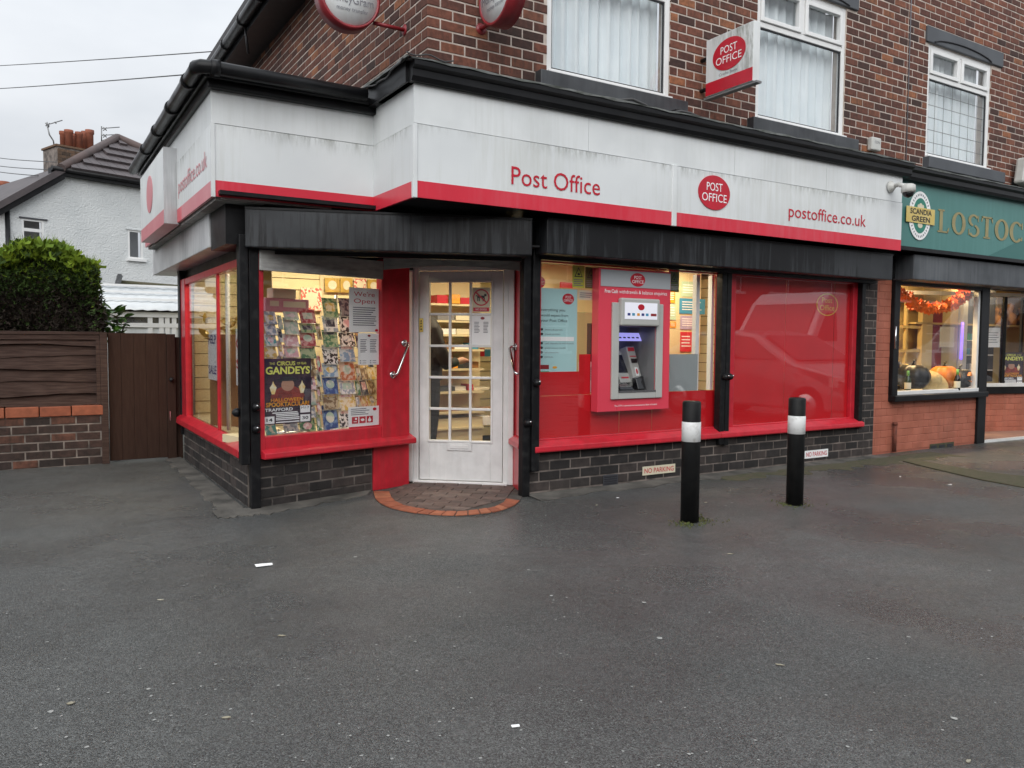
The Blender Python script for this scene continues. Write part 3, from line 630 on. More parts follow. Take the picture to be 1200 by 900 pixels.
pane(f_gl, 3.56, 5.60, .452, 1.895, wr1); pane(f_gl, 5.80, 7.60, .452, 1.895, wr2)
def sheet(name, fr, a0, a1, b0, b1, d, m, parent=None, th=.002, **t):
    q = MB(); q.box(fr, a0, a1, b0, b1, d - th, d); return q.build(name, m, parent, **t)
vin = thing('window_film', (4.6, 5.41, .45), 'red window film across the lower part of the cash machine window', 'window film')
for a0, a1, b1 in ((3.562, 4.10, .80), (4.10, 4.42, .80), (4.425, 4.80, .80), (4.805, 5.598, .80), (3.98, 4.10, 1.145)):
    sheet('film_panel', f_gl, a0, a1, .440 if b1 < 1 else .802, b1, -.006 - random.uniform(0, .001), M['red_vinyl'], vin)
sheet('film_panel', f_gl, 3.562, 3.978, .802, 1.0, -.006, M['red_vinyl'], vin)
v2 = thing('window_film', (6.7, 5.41, .45), 'red window film filling the whole right hand shop window', 'window film')
for a0, a1 in ((5.802, 6.57), (6.575, 7.34), (7.345, 7.598)): sheet('film_panel', f_gl, a0, a1, .440, 1.90, -.006 - random.uniform(0, .001), M['red_vinyl'], v2)
# left front window
wl_ = red_bar([(f_win, .03, .068, .40, 1.90, -.05, .03), (f_win, 1.125, 1.415, .40, 1.92, -.05, .03), (f_win, .068, 1.125, .40, .535, -.049, .025)], name='shop_window')
sill(f_win, .035, 1.445, .372, .452, .085, wl_)
pane(f_win, .068, 1.125, .535, 1.90, wl_, d=-.01)
red_bar([(f_win, 1.05, 1.425, .0, .372, -.05, .012)], name='apron_panel')
wb = MB(); wb.box(f_win, .03, 1.12, 1.752, 1.90, .031, .056); wb.build('head_board', M['weather_board'], po, bevel=.004)
pA, pB = f_win.p(1.125, 0, .05), V((3.50, 5.46, 0)); fh = Frame(pA, pB - pA); Lh = (pB - pA).length
wb = MB(); nseg = 14
for i in range(nseg):
    t0, t1 = i / nseg, (i + 1) / nseg; low = lambda t: 1.832 + .035 * math.sin(math.pi * t) - .012 * t
    wb.prism(fh, [(Lh * t0, low(t0)), (Lh * t1, low(t1)), (Lh * t1, 1.93), (Lh * t0, 1.93)], -.02, 0)
wb.build('head_board', M['weather_board'], po)
# left side window
f_sg = f_side
ws = red_bar([(f_sg, -8.80, -8.55, .45, 1.86, -.05, .015), (f_sg, -6.10, -5.99, .45, 1.86, -.05, .015), (f_sg, -8.55, -6.10, 1.80, 1.86, -.049, .012), (f_sg, -7.045, -7.01, .47, 1.80, -.02, .005)], name='shop_window')
sill(f_sg, -8.86, -5.985, .372, .475, .07, ws)
pane(f_sg, -8.55, -7.045, .475, 1.80, ws, d=-.015); pane(f_sg, -7.01, -6.10, .475, 1.80, ws, d=-.015)
# ------------------------------------------------------------------ door
def rect(fr, x0, y0, x1, y1):
    q = [fr.hit(x0, y0), fr.hit(x1, y0), fr.hit(x1, y1), fr.hit(x0, y1)]
    return (q[0][0] + q[3][0]) / 2, (q[1][0] + q[2][0]) / 2, (q[2][1] + q[3][1]) / 2, (q[0][1] + q[1][1]) / 2
fd = f_door
jf = MB()
jf.box(fd, -.085, -.02, .015, 1.93, -.06, .03).box(fd, -.02, .028, .015, 1.93, -.055, .012).box(fd, .778, .822, .015, 1.93, -.055, .012).box(fd, .822, .872, .015, 1.93, -.06, .03)
jf.box(fd, .028, .778, 1.855, 1.93, -.054, .011)
jf.build('door_frame', M['white_paint'], po, bevel=.006)
DA0, DA1, DB0, DB1 = .034, .772, .035, 1.850
GA0, GA1, GB0, GB1 = .122, .668, .385, 1.755
dm = MB()
dm.box(fd, DA0, GA0, DB0, DB1, -.05, 0).box(fd, GA1, DA1, DB0, DB1, -.05, 0).box(fd, GA0, GA1, GB1, DB1, -.05, -.0005).box(fd, GA0, GA1, DB0, GB0, -.05, -.0005)
door = dm.build('door', M['white_door'], po, bevel=.004)
th = MB(); th.box(fd, -.02, .82, 0.0, .030, -.08, .03); th.build('threshold', M['white_paint'], po, bevel=.006)
cw, rh = (GA1 - GA0) / 3, (GB1 - GB0) / 5
for i in range(1, 3): q = MB(); q.box(fd, GA0 + cw * i - .011, GA0 + cw * i + .011, GB0, GB1, -.035, -.004); q.build('glazing_bar', M['white_paint'], door, bevel=.004)
for j in range(1, 5): q = MB(); q.box(fd, GA0, GA1, GB0 + rh * j - .011, GB0 + rh * j + .011, -.034, -.0045); q.build('glazing_bar', M['white_paint'], door, bevel=.004)
for i in range(3):
    for j in range(5): q = MB(); q.box(fd, GA0 + cw * i + .011, GA0 + cw * (i + 1) - .011, GB0 + rh * j + .011, GB0 + rh * (j + 1) - .011, -.024, -.020); q.build('pane', M['glass'], door)
bd = MB()
for a0, a1, b0, b1 in ((GA0 - .018, GA0, GB0 - .018, GB1 + .018), (GA1, GA1 + .018, GB0 - .018, GB1 + .018), (GA0, GA1, GB0 - .018, GB0), (GA0, GA1, GB1, GB1 + .018)): bd.box(fd, a0, a1, b0, b1, .0005, .008)
bd.build('moulding', M['white_paint'], door, bevel=.003)
q = MB(); a0, a1, b0, b1 = rect(fd, 524, 519, 553, 528)
q.box(fd, a0, a1, b0, b1, .001, .010); lpz = q.build('letter_plate', M['white_door'], door, bevel=.003)
q = MB(); q.box(fd, a0 + .03, a1 - .03, b0 + .018, b1 - .018, .0105, .015); q.build('letter_flap', M['white_paint'], door, bevel=.003)
a0, a1, b0, b1 = rect(fd, 491.5, 373, 496, 389)
q = MB(); q.box(fd, a0, a1, b0, b1, .001, .006); lk = q.build('lock_plate', M['brass'], door)
q = MB()
for t in (.2, .42, .62, .8): q.lathe(fd.p((a0 + a1) / 2, b0 + (b1 - b0) * t, .006), [(.007, 0), (.006, .006), (0, .007)], 8, fd.n)
q.build('keyhole', M['ink'], door)
# red reveal to the right of the door, grab rails
f_rev = Frame((3.545, 5.745, 0), V((-.115, -.35, 0)))
q = MB(); q.box(f_rev, 0, .365, 0, .37, -.03, .012); q.build('apron_panel', M['red_paint'], po, bevel=.005)
q = MB(); q.box(f_rev, -.01, .365, .452, 1.93, -.03, .0); q.build('side_panel', M['red_paint'], po, bevel=.005)
sill(f_rev, -.02, .37, .37, .452, .05, po)
def grab(p, q, n):
    p, q, n = V(p), V(q), V(n).normalized(); r = MB(); r.tube([p, p + n * .045, p + n * .06 + (q - p) * .06, q + n * .06 - (q - p) * .06, q + n * .045, q], .011, 10)
    o = r.build('grab_rail', M['chrome'], po)
    for c in (p, q): k = MB(); k.lathe(c, [(.030, 0), (.030, .006), (.022, .010), (0, .011)], 16, n); k.build('rail_flange', M['chrome'], o)
a, b = f_win.hit(457.5, 439), f_win.hit(471, 402)
grab(f_win.p(*a, .031), f_win.p(*b, .031), f_win.n)
grab(f_rev.p(.06, 1.205, .001), f_rev.p(.27, .985, .001), f_rev.n)

# ------------------------------------------------------------------ entrance paving
M['paver'] = mat('worn_pink_grey_paver', W(1), W(.7), 12, .75, bump=.5, bscale=70, isl_c=[(0, (.085, .058, .050, 1)), (.4, (.11, .072, .060, 1)), (.8, (.14, .090, .074, 1)), (.96, (.17, .12, .10, 1))])
M['edge_brick'] = mat('orange_edging_brick', W(1), W(.7), 14, .8, bump=.5, bscale=70, isl_c=[(0, (.27, .075, .038, 1)), (.5, (.36, .105, .050, 1)), (.96, (.42, .15, .075, 1))])
M['sand_joint'] = mat('dark_joint', (.045, .038, .033, 1), (.08, .07, .06, 1), 20, .95)
arc_px = [(437.5, 577), (440, 586), (447, 592), (459, 597), (474, 600.5), (492, 603), (512, 605), (532, 605.5), (553, 604.5), (572, 602.5), (589, 599), (602, 594), (609, 588)]
arc = [on_ground(u, v) for u, v in arc_px]
inner = []
cen = V((3.02, 5.72, 0))
for p in arc: d = (cen - p); inner.append(p + d.normalized() * .13)
def resample(line, n):
    L = [0]
    for i in range(1, len(line)): L.append(L[-1] + (line[i] - line[i - 1]).length)
    out = []
    for k in range(n + 1):
        s = L[-1] * k / n; i = max(j for j in range(len(L)) if L[j] <= s + 1e-9); i = min(i, len(line) - 2)
        out.append(line[i].lerp(line[i + 1], (s - L[i]) / (L[i + 1] - L[i])))
    return out
ent = thing('entrance_paving', (3.0, 5.6, 0), 'block paved doorstep edged with a curve of orange bricks', 'paving')
floor_poly = [V((p.x, p.y, 0)) for p in inner] + [V((3.45, 5.42, 0)), V((3.545, 5.75, 0)), V((2.86, 6.33, 0)), V((2.80, 6.26, 0))]
b = MB(); b.hexa([V((p.x, p.y, -.03)) for p in [*arc, *floor_poly[-4:]]], [V((p.x, p.y, .006)) for p in [*arc, *floor_poly[-4:]]]); b.build('bedding', M['sand_joint'], ent)
ro, ri = resample(arc, 21), resample(inner, 21)
for i in range(21):
    g = .04
    o0, o1, i0, i1 = ro[i].lerp(ro[i + 1], g), ro[i].lerp(ro[i + 1], 1 - g), ri[i].lerp(ri[i + 1], g), ri[i].lerp(ri[i + 1], 1 - g)
    h = .012 + random.uniform(0, .004); q = MB()
    q.hexa([o0, o1, i1, i0], [V((p.x, p.y, h)) for p in (o0, o1, i1, i0)]); q.build('edging_brick', M['edge_brick'], ent, bevel=.003)
def clip(poly, line_poly):
    """clip a convex tile by a convex outline (counter-clockwise)"""
    out = poly
    for i in range(len(line_poly)):
        a, b_ = line_poly[i], line_poly[(i + 1) % len(line_poly)]; n = V((-(b_.y - a.y), b_.x - a.x, 0)); inp, out = out, []
        for j in range(len(inp)):
            p, q = inp[j], inp[(j + 1) % len(inp)]; dp, dq = (p - a).dot(n), (q - a).dot(n)
            if dp >= 0: out.append(p)
            if (dp < 0) != (dq < 0): out.append(p.lerp(q, dp / (dp - dq)))
        if len(out) < 3: return []
    return out
conv = [V((p.x, p.y, 0)) for p in inner] + [V((3.50, 5.42, 0)), V((3.56, 5.73, 0)), V((2.86, 6.33, 0))]
u_, n_ = fd.u, -fd.n
tl, tw = .205, .103
for r in range(-2, 14):
    for k in range(-6, 8):
        base = V((2.86, 6.30, 0)) - n_ * (tw * (r)) + u_ * (tl * (k + (.5 if r % 2 else 0)))
        g = .004
        poly = [base + u_ * g - n_ * g, base + u_ * g - n_ * (tw - g), base + u_ * (tl - g) - n_ * (tw - g), base + u_ * (tl - g) - n_ * g]
        c = clip(poly, conv)
        if len(c) < 3: continue
        ar = sum(c[i].x * c[(i + 1) % len(c)].y - c[(i + 1) % len(c)].x * c[i].y for i in range(len(c))) / 2
        if abs(ar) < .003: continue
        h = .013 + random.uniform(-.002, .002)
        q = MB(); q.hexa([V((p.x, p.y, 0)) for p in c], [V((p.x, p.y, h)) for p in c]); q.build('paver', M['paver'], ent, bevel=.002)

# ------------------------------------------------------------------ fascia signs
def mildew(m, z0=2.60, z1=2.735, amt=.75):
    N, L = m.node_tree.nodes, m.node_tree.links; b = N['Principled BSDF']; src = b.inputs['Base Color'].links[0].from_socket
    geo = N.new('ShaderNodeNewGeometry'); sx = N.new('ShaderNodeSeparateXYZ'); L.new(geo.outputs['Position'], sx.inputs[0])
    zr = N.new('ShaderNodeMapRange'); zr.inputs[1].default_value = z0; zr.inputs[2].default_value = z1; L.new(sx.outputs['Z'], zr.inputs[0])
    mp = N.new('ShaderNodeMapping'); mp.inputs['Scale'].default_value = (9, 9, 2.2); L.new(geo.outputs['Position'], mp.inputs['Vector'])
    n1 = N.new('ShaderNodeTexNoise'); n1.inputs['Scale'].default_value = 2; n1.inputs['Detail'].default_value = 8; n1.inputs['Roughness'].default_value = .7; L.new(mp.outputs['Vector'], n1.inputs['Vector'])
    n2 = N.new('ShaderNodeTexNoise'); n2.inputs['Scale'].default_value = .9; n2.inputs['Detail'].default_value = 2; L.new(geo.outputs['Position'], n2.inputs['Vector'])
    def mr(x, a, c):
        r = N.new('ShaderNodeMapRange'); r.inputs[1].default_value = a; r.inputs[2].default_value = c; L.new(x, r.inputs[0]); return r.outputs[0]
    def mul(x, y):
        k = N.new('ShaderNodeMath'); k.operation = 'MULTIPLY'; L.new(x, k.inputs[0])
        if isinstance(y, float): k.inputs[1].default_value = y
        else: L.new(y, k.inputs[1])
        return k.outputs[0]
    f = mul(mul(mul(mul(zr.outputs[0], zr.outputs[0]), mr(n1.outputs['Fac'], .42, .68)), mr(n2.outputs['Fac'], .42, .60)), amt)
    mx = N.new('ShaderNodeMixRGB'); mx.inputs[2].default_value = (.10, .105, .065, 1); L.new(f, mx.inputs[0]); L.new(src, mx.inputs[1]); L.new(mx.outputs[0], b.inputs['Base Color'])
mildew(M['white_sign'], amt=1.0)
M['red_faded'] = mat('sun_faded_red_print', (.66, .26, .28, 1), (.62, .20, .23, 1), 3, .4)
f_fas = Frame((0, 5.0, 0), X); f_ff = Frame((0, 5.76, 0), X); f_st = Frame((2.272, 0, 0), -Y); f_fs = Frame((1.10, 0, 0), -Y)
def text(name, s, fr, a0, a1, base, cap, d, m, parent, bold=0.0, th=0.0):
    q = MB(); letters(q, s, fr, a0, a1, base, cap, d, bold); return q.build(name, M[m] if isinstance(m, str) else m, parent)
def part(name, m, parent, fr, *b, bevel=.0):
    q = MB(); q.box(fr, *b); return q.build(name, M[m], parent, bevel=bevel)
def oval_logo(fr, a, b, ra, rb, d, parent, name='logo', ml='white_ink', mo='red_letter', th=.006):
    q = MB(); q.ellipse(fr, a, b, ra, rb, d, d + th, 40); o = q.build(name, M[mo], parent)
    t = MB(); letters(t, 'POST', fr, a - ra * .50, a + ra * .50, b + rb * .10, rb * .46, d + th + .0015); letters(t, 'OFFICE', fr, a - ra * .78, a + ra * .78, b - rb * .52, rb * .46, d + th + .0015)
    t.build('lettering', M[ml], o if parent.parent is None else parent)
    return o
s1 = thing('fascia_sign', (5.0, 5.05, 2.23), 'long white shop sign reading Post Office with red stripe and oval', 'sign')
part('backing', 'black_paint', s1, f_fas, 2.30, 7.84, 2.24, 2.99, -.07, -.021)
for i, (a0, a1) in enumerate(((2.272, 3.75), (3.753, 5.36), (5.363, 6.62), (6.623, 7.852))): part('upper_panel', 'white_trim', s1, f_fas, a0, a1, 2.734, 3.0, -.02, -.006)
for a0, a1 in ((2.285, 4.62), (4.672, 7.852)):
    part('sign_panel', 'white_sign', s1, f_fas, a0, a1, 2.345, 2.728, -.02, 0)
    part('red_stripe', 'red_sign', s1, f_fas, a0, a1, 2.232, 2.345, -.02, .0005)
part('joint_strip', 'white_trim', s1, f_fas, 4.620, 4.672, 2.228, 2.735, -.02, .010, bevel=.004)
part('joint_strip', 'white_trim', s1, f_fas, 2.262, 2.292, 2.228, 2.728, -.03, .008, bevel=.004)
text('lettering', 'Post Office', f_fas, 3.045, 3.862, 2.402, .130, .004, 'red_letter', s1)
text('lettering', 'postoffice.co.uk', f_fas, 6.08, 7.242, 2.432, .112, .004, 'red_letter', s1)
oval_logo(f_fas, 5.108, 2.552, .190, .148, .002, s1)
s2 = thing('fascia_sign', (1.7, 5.78, 2.23), 'blank white sign with red stripe above the left window and stepped corner', 'sign')
part('backing', 'black_paint', s2, f_ff, 1.13, 2.25, 2.25, 2.94, -.07, -.021)
part('sign_panel', 'white_sign', s2, f_ff, 1.102, 2.290, 2.345, 2.728, -.02, 0); part('upper_panel', 'white_trim', s2, f_ff, 1.102, 2.290, 2.734, 2.98, -.02, -.006)
part('red_stripe', 'red_sign', s2, f_ff, 1.102, 2.290, 2.235, 2.345, -.02, .0005)
part('sign_panel', 'white_sign', s2, f_st, -5.80, -5.002, 2.345, 2.728, -.02, 0); part('upper_panel', 'white_trim', s2, f_st, -5.80, -5.012, 2.734, 3.0, -.02, -.006)
part('red_stripe', 'red_sign', s2, f_st, -5.80, -5.002, 2.235, 2.345, -.02, .0005)
s3 = thing('fascia_sign', (1.10, 7.5, 2.23), 'sun faded white and pink shop sign along the side wall', 'sign')
part('upper_panel', 'white_trim', s3, f_fs, -9.40, -5.765, 2.735, 2.98, -.02, -.006)
part('sign_panel', 'white_sign', s3, f_fs, -7.25, -5.762, 2.345, 2.73, -.02, 0); part('sign_panel', 'white_sign', s3, f_fs, -9.40, -8.85, 2.345, 2.73, -.02, 0)
part('red_stripe', 'red_faded', s3, f_fs, -7.02, -5.762, 2.235, 2.345, -.02, .0005); part('red_stripe', 'red_sign', s3, f_fs, -7.25, -7.02, 2.235, 2.345, -.02, .0005)
part('red_stripe', 'red_faded', s3, f_fs, -9.40, -8.85, 2.235, 2.345, -.02, .0005)
part('box_panel', 'white_trim', s3, f_fs, -8.85, -7.27, 2.345, 2.86, -.02, .10); part('red_stripe', 'red_faded', s3, f_fs, -8.85, -7.27, 2.225, 2.345, -.02, .1005)
part('box_end', 'grey_metal', s3, f_fs, -7.27, -7.255, 2.225, 2.86, -.02, .101)
part('corner_trim', 'white_trim', s3, f_fs, -5.77, -5.752, 2.23, 2.73, -.02, .006)
text('lettering', 'postoffice.co.uk', f_fs, -7.15, -5.92, 2.46, .12, .004, 'red_faded', s3)
text('lettering', 'Post O', f_fs, -9.36, -8.90, 2.44, .12, .004, 'red_faded', s3)
q = MB(); q.ellipse(f_fs, -8.15, 2.60, .20, .17, .101, .105); q.build('logo', M['red_faded'], s3)

# projecting signs
ps = thing('projecting_sign', (5.47, 5.45, 3.53), 'white box sign with red oval projecting between the upper windows', 'sign')
f_ps = Frame((5.43, 0, 0), -Y)
part('box', 'white_trim', ps, f_ps, -5.45, -4.885, 3.535, 4.05, -.085, -.003, bevel=.004)
part('face_panel', 'white_sign', ps, f_ps, -5.445, -4.89, 3.655, 4.045, -.003, 0); part('red_stripe', 'red_letter', ps, f_ps, -5.445, -4.89, 3.54, 3.655, -.003, .0005)
oval_logo(f_ps, -5.165, 3.850, .195, .140, .0005, ps, th=.004); text('lettering', 'Crofts Bank', f_ps, -5.28, -5.06, 3.675, .025, .003, 'ink_grey', ps)
part('bottom_rail', 'atm_mid', ps, f_ps, -5.48, -4.85, 3.515, 3.533, -.075, -.01)
q = MB(); q.tube([(5.47, 5.45, 3.9), (5.47, 5.56, 3.9)], .02, 8).tube([(5.47, 5.45, 3.62), (5.47, 5.56, 3.62)], .02, 8); q.build('bracket', M['black_paint'], ps)
M['drum_red'] = mat('dark_red_sign_rim', (.30, .022, .030, 1), (.22, .016, .022, 1), 9, .35)
def drum_sign(c, axis, fr, wallp, label, txt):
    t = thing('round_sign', c, label, 'sign'); c = V(c); axis = V(axis)
    q = MB(); r = .24
    q.lathe(c + axis * .07, [(0.0, -.14), (r, -.14), (r, 0), (r - .02, .004), (r - .022, -.012), (0, -.012)], 40, axis); q.build('rim', M['drum_red'], t)
    q = MB(); q.lathe(c + axis * .07, [(r - .024, -.010), (r - .024, -.004), (0, -.004)], 40, axis); q.build('face', M['white_sign'], t)
    q = MB(); w = V(wallp); e = c + (w - c).normalized() * (r - .02); e.z = w.z; q.tube([e, w], .016, 8); q.lathe(w, [(.045, 0), (.045, -.01), (0, -.012)], 12, (w - e).normalized()); q.build('bracket', M['drum_red'], t)
    if txt:
        a, b = fr
        q = MB(); letters(q, 'MoneyGram', a, b[0] - .185, b[0] + .185, b[1] - .055, .060, .001); letters(q, 'money transfer', a, b[0] - .11, b[0] + .14, b[1] - .115, .030, .001); q.build('lettering', M['ink_grey'], t)
drum_sign((2.15, 5.97, 3.87), (0, -1, 0), (Frame((0, 5.90, 0), X), (2.15, 3.87)), (2.63, 5.97, 3.735), 'round red rimmed sign reading MoneyGram on the side brick wall', True)
drum_sign((3.09, 5.22, 3.855), (-1, 0, 0), (Frame((3.02, 0, 0), -Y), (-5.22, 3.855)), (3.09, 5.55, 3.70), 'round red rimmed sign on the front wall left of the upper window', True)

# little boxes on the wall
q = thing('alarm_box', (8.1, 5.5, 3.37), 'small off white alarm box on brick below the two right upper windows', 'alarm box')
part('case', 'camera_white', q, f_up, 8.01, 8.175, 3.40, 3.545, .008, .075, bevel=.015); text('lettering', 'CDN', f_up, 8.05, 8.14, 3.475, .028, .077, 'ink_grey', q)
q = thing('floodlight', (5.1, 5.35, 3.28), 'small black floodlight fixed under the first upper window sill', 'lamp')
part('housing', 'black_paint', q, f_up, 4.96, 5.16, 3.20, 3.33, .12, .22, bevel=.01); part('lens', 'black_glass', q, f_up, 4.98, 5.14, 3.215, 3.315, .221, .224)
m_ = MB(); m_.tube([(5.06, 5.45, 3.30), (5.06, 5.40, 3.34), (5.06, 5.52, 3.37)], .012, 6); m_.build('bracket', M['black_paint'], q)
m_ = MB(); m_.tube([V((4.95 - 1.3 * i / 10, 5.0 + .02 * math.sin(i * 2), 3.165 + .03 * math.sin(i * 1.3))) for i in range(11)], .012, 6); m_.build('cable', M['cable'], q)
# security camera
cc = thing('security_camera', (7.75, 4.95, 2.8), 'off white dome security camera at the right end of the long white sign', 'camera')
ca, cz = f_fas.hit(1043, 219); c1 = V((ca, 4.995, cz)); f_cc = Frame((0, 4.80, 0), X); da, dz = f_cc.hit(1064.5, 221); c2 = V((da, 4.80, dz))
q = MB(); q.lathe(c1, [(.06, 0), (.06, .012), (.04, .03), (.028, .045), (0, .047)], 18, (0, -1, 0)); q.build('wall_plate', M['camera_white'], cc)
q = MB(); q.tube([c1 + V((0, -.03, 0)), c1 + V((.02, -.09, .015)), c2 + V((-.06, .05, .035)), c2 + V((-.01, .01, .03))], .022, 10); q.build('arm', M['camera_white'], cc)
q = MB(); q.lathe(c2 + V((0, 0, -.04)), [(.0, .085), (.045, .085), (.066, .07), (.069, .035), (.067, .0), (0, .0)], 22); q.build('housing', M['camera_white'], cc)
q = MB(); q.lathe(c2 + V((0, 0, -.04)), [(.056, 0), (.054, -.018), (.04, -.038), (.018, -.05), (0, -.052)], 20); q.build('dome', M['black_glass'], cc)

# ------------------------------------------------------------------ cash machine
atm = thing('cash_machine', (4.5, 5.35, .655), 'red cash machine with grey keypad recess set in the shop window', 'cash machine')
fa = Frame((0, 5.30, 0), X); OX0, OX1, OZ0, OZ1 = 4.308, 4.730, .825, 1.388
q = MB(); q.box(fa, 4.10, OX0, .655, 1.877, -.095, 0).box(fa, OX1, 4.905, .655, 1.877, -.095, 0).box(fa, OX0, OX1, .655, OZ0, -.095, -.0005).box(fa, OX0, OX1, OZ1, 1.877, -.095, -.0005)
q.build('surround', M['atm_red'], atm, bevel=.004)
part('sign_band', 'atm_band', atm, fa, 4.115, 4.895, 1.722, 1.862, 0.001, .006)
oval_logo(fa, 4.515, 1.790, .082, .058, .006, atm, th=.003)
text('lettering', 'Free Cash', fa, 4.16, 4.30, 1.668, .030, .003, 'white_ink', atm, bold=.012); text('lettering', 'withdrawals & balance enquiries', fa, 4.315, 4.86, 1.668, .030, .003, 'white_ink', atm)
text('lettering', 'This ATM is operated and maintained by Bank of Ireland', fa, 4.28, 4.76, .695, .014, .003, 'white_ink', atm)
q = MB(); q.box(fa, 4.232, OX0, .760, 1.588, .001, .022).box(fa, OX1, 4.806, .760, 1.588, .001, .022).box(fa, OX0, OX1, .760, OZ0, .001, .020)
q.build('bezel', M['atm_grey'], atm, bevel=.006)
part('top_housing', 'atm_grey', atm, fa, 4.300, 4.738, 1.390, 1.628, .002, .055, bevel=.015)
part('lit_panel', 'screen_lit', atm, fa, 4.335, 4.700, 1.448, 1.590, .056, .058)
q = MB(); q.ellipse(fa, 4.515, 1.552, .036, .026, .0585, .060); q.build('panel_logo', M['red_letter'], atm)
for i, (a, mm) in enumerate(zip((4.365, 4.415, 4.470, 4.52, 4.568), ('ink_blue', 'blue_ink', 'orange_ink', 'ink_blue', 'blue_ink'))): part('card_symbol', mm, atm, fa, a, a + .030, 1.478, 1.500, .0585, .0595)
part('card_symbol', 'drum_red', atm, fa, 4.625, 4.690, 1.478, 1.500, .0585, .0595)
# recess
OX0, OX1, OZ0, OZ1 = OX0 + .002, OX1 - .002, OZ0 + .002, OZ1 - .002
q = MB(); y0, y1 = -.34, .0006
q.face([fa.p(OX0, OZ0, y1), fa.p(OX0, OZ0, y0), fa.p(OX0, OZ1, y0), fa.p(OX0, OZ1, y1)]); q.face([fa.p(OX1, OZ0, y1), fa.p(OX1, OZ1, y1), fa.p(OX1, OZ1, y0), fa.p(OX1, OZ0, y0)])
q.face([fa.p(OX0, OZ0, y0), fa.p(OX1, OZ0, y0), fa.p(OX1, OZ1, y0), fa.p(OX0, OZ1, y0)]); q.face([fa.p(OX0, OZ1, y1), fa.p(OX0, OZ1, y0), fa.p(OX1, OZ1, y0), fa.p(OX1, OZ1, y1)]); q.face([fa.p(OX0, OZ0, y1), fa.p(OX1, OZ0, y1), fa.p(OX1, OZ0, y0), fa.p(OX0, OZ0, y0)])
q.build('recess', M['atm_mid'], atm)
q = MB(); q.box(fa, OX0 - .03, OX1 + .03, OZ0 - .03, OZ1 + .03, -.40, -.345); q.build('rear_case', M['atm_dark'], atm)
fb = Frame(fa.p(0, 1.30, -.20), X, V((0, .5, .866)))
part('lit_strip', 'purple_lit', atm, fb, OX0 + .005, OX1 - .005, -.045, .035, 0, .008)
for i in range(5): part('strip_symbol', 'ink', atm, fb, OX0 + .16 + i * .05, OX0 + .19 + i * .05, -.022, -.008, .0085, .0095)
fm = Frame(fa.p(.16, .90, -.16), X, V((0, .42, .9)))
part('monitor', 'atm_grey', atm, fm, OX0 + .004, OX0 + .185, -.01, .30, -.06, 0, bevel=.008); part('screen', 'black_glass', atm, fm, OX0 + .012, OX0 + .135, .085, .26, .001, .003)
part('monitor_label', 'red_letter', atm, fm, OX0 + .03, OX0 + .11, .03, .045, .001, .003)
o_ = -.145; ft2 = Frame(fa.p(OX0 + .275, .875, -.09), V((.985, .17, 0)), V((0, .30, .95)))
q = MB(); q.prism(ft2, [(o_ + .17, 0), (o_ + .29, 0), (o_ + .255, .36), (o_ + .145, .36)], -.10, -.02); q.build('card_tower', M['atm_grey'], atm, bevel=.008)
part('tower_label', 'red_letter', atm, ft2, o_ + .160, o_ + .245, .315, .35, -.0195, -.017); part('tower_label', 'red_letter', atm, ft2, o_ + .170, o_ + .255, .262, .272, -.0195, -.017)
part('card_slot', 'black_glass', atm, ft2, o_ + .175, o_ + .250, .205, .245, -.0195, -.010, bevel=.003); part('instruction_label', 'paper', atm, ft2, o_ + .205, o_ + .245, .085, .165, -.0195, -.017)
q = MB(); q.ellipse(ft2, o_ + .225, .125, .012, .025, -.0165, -.015, 12); q.build('instruction_mark', M['red_letter'], atm)
o_ = OX0 + .12
q = MB(); q.hexa([fa.p(o_ + .16, .835, -.05), fa.p(o_ + .25, .835, -.05), fa.p(o_ + .25, .835, -.13), fa.p(o_ + .16, .835, -.13)], [fa.p(o_ + .16, .93, -.09), fa.p(o_ + .25, .95, -.09), fa.p(o_ + .25, .95, -.14), fa.p(o_ + .16, .93, -.14)]); q.build('receipt_chute', M['black_glass'], atm, bevel=.006)
fk = Frame(fa.p(.07, .845, -.06), X, V((0, .93, .36)))
part('keypad', 'atm_dark', atm, fk, OX0 + .02, OX0 + .165, 0, .16, -.02, 0, bevel=.004)
for i in range(4):
    for j in range(3): part('key', 'chrome', atm, fk, OX0 + .035 + i * .032, OX0 + .058 + i * .032, .02 + j * .044, .052 + j * .044, .0005, .006)
part('ledge', 'chrome', atm, fa, OX0, OX1, OZ0 - .012, OZ0 + .004, -.02, .024)

# no parking plates, air bricks
for (x0, y0, x1, y1), lab in (((752, 545, 790, 555), 'white plate reading NO PARKING below the cash machine window'), ((942, 527, 969, 536), 'white plate reading NO PARKING beside the right hand bollard')):
    a0, a1, b0, b1 = rect(f_low, x0, y0, x1, y1); t = thing('no_parking_plate', f_low.p((a0 + a1) / 2, b0, .01), lab, 'sign')
    part('plate', 'paper_cream' if x0 < 800 else 'paper', t, f_low, a0, a1, b0, b1, .009, .014); text('lettering', 'NO PARKING', f_low, a0 + .02, a1 - .02, b0 + .018, b1 - b0 - .036, .0150, 'red_letter', t, bold=.01)
ab = thing('air_brick', f_low.p(4.29, .05, 0), 'dark slotted air brick low in the wall under the cash machine', 'vent')
a0, a1, b0, b1 = rect(f_low, 706, 556, 723, 568); part('frame', 'atm_dark', ab, f_low, a0, a1, b0, b1, .009, .013)
for i in range(4): part('slat', 'ink', ab, f_low, a0 + .01, a1 - .01, b0 + .01 + i * (b1 - b0 - .01) / 4, b0 + .01 + (i + .55) * (b1 - b0 - .01) / 4, .0135, .018)
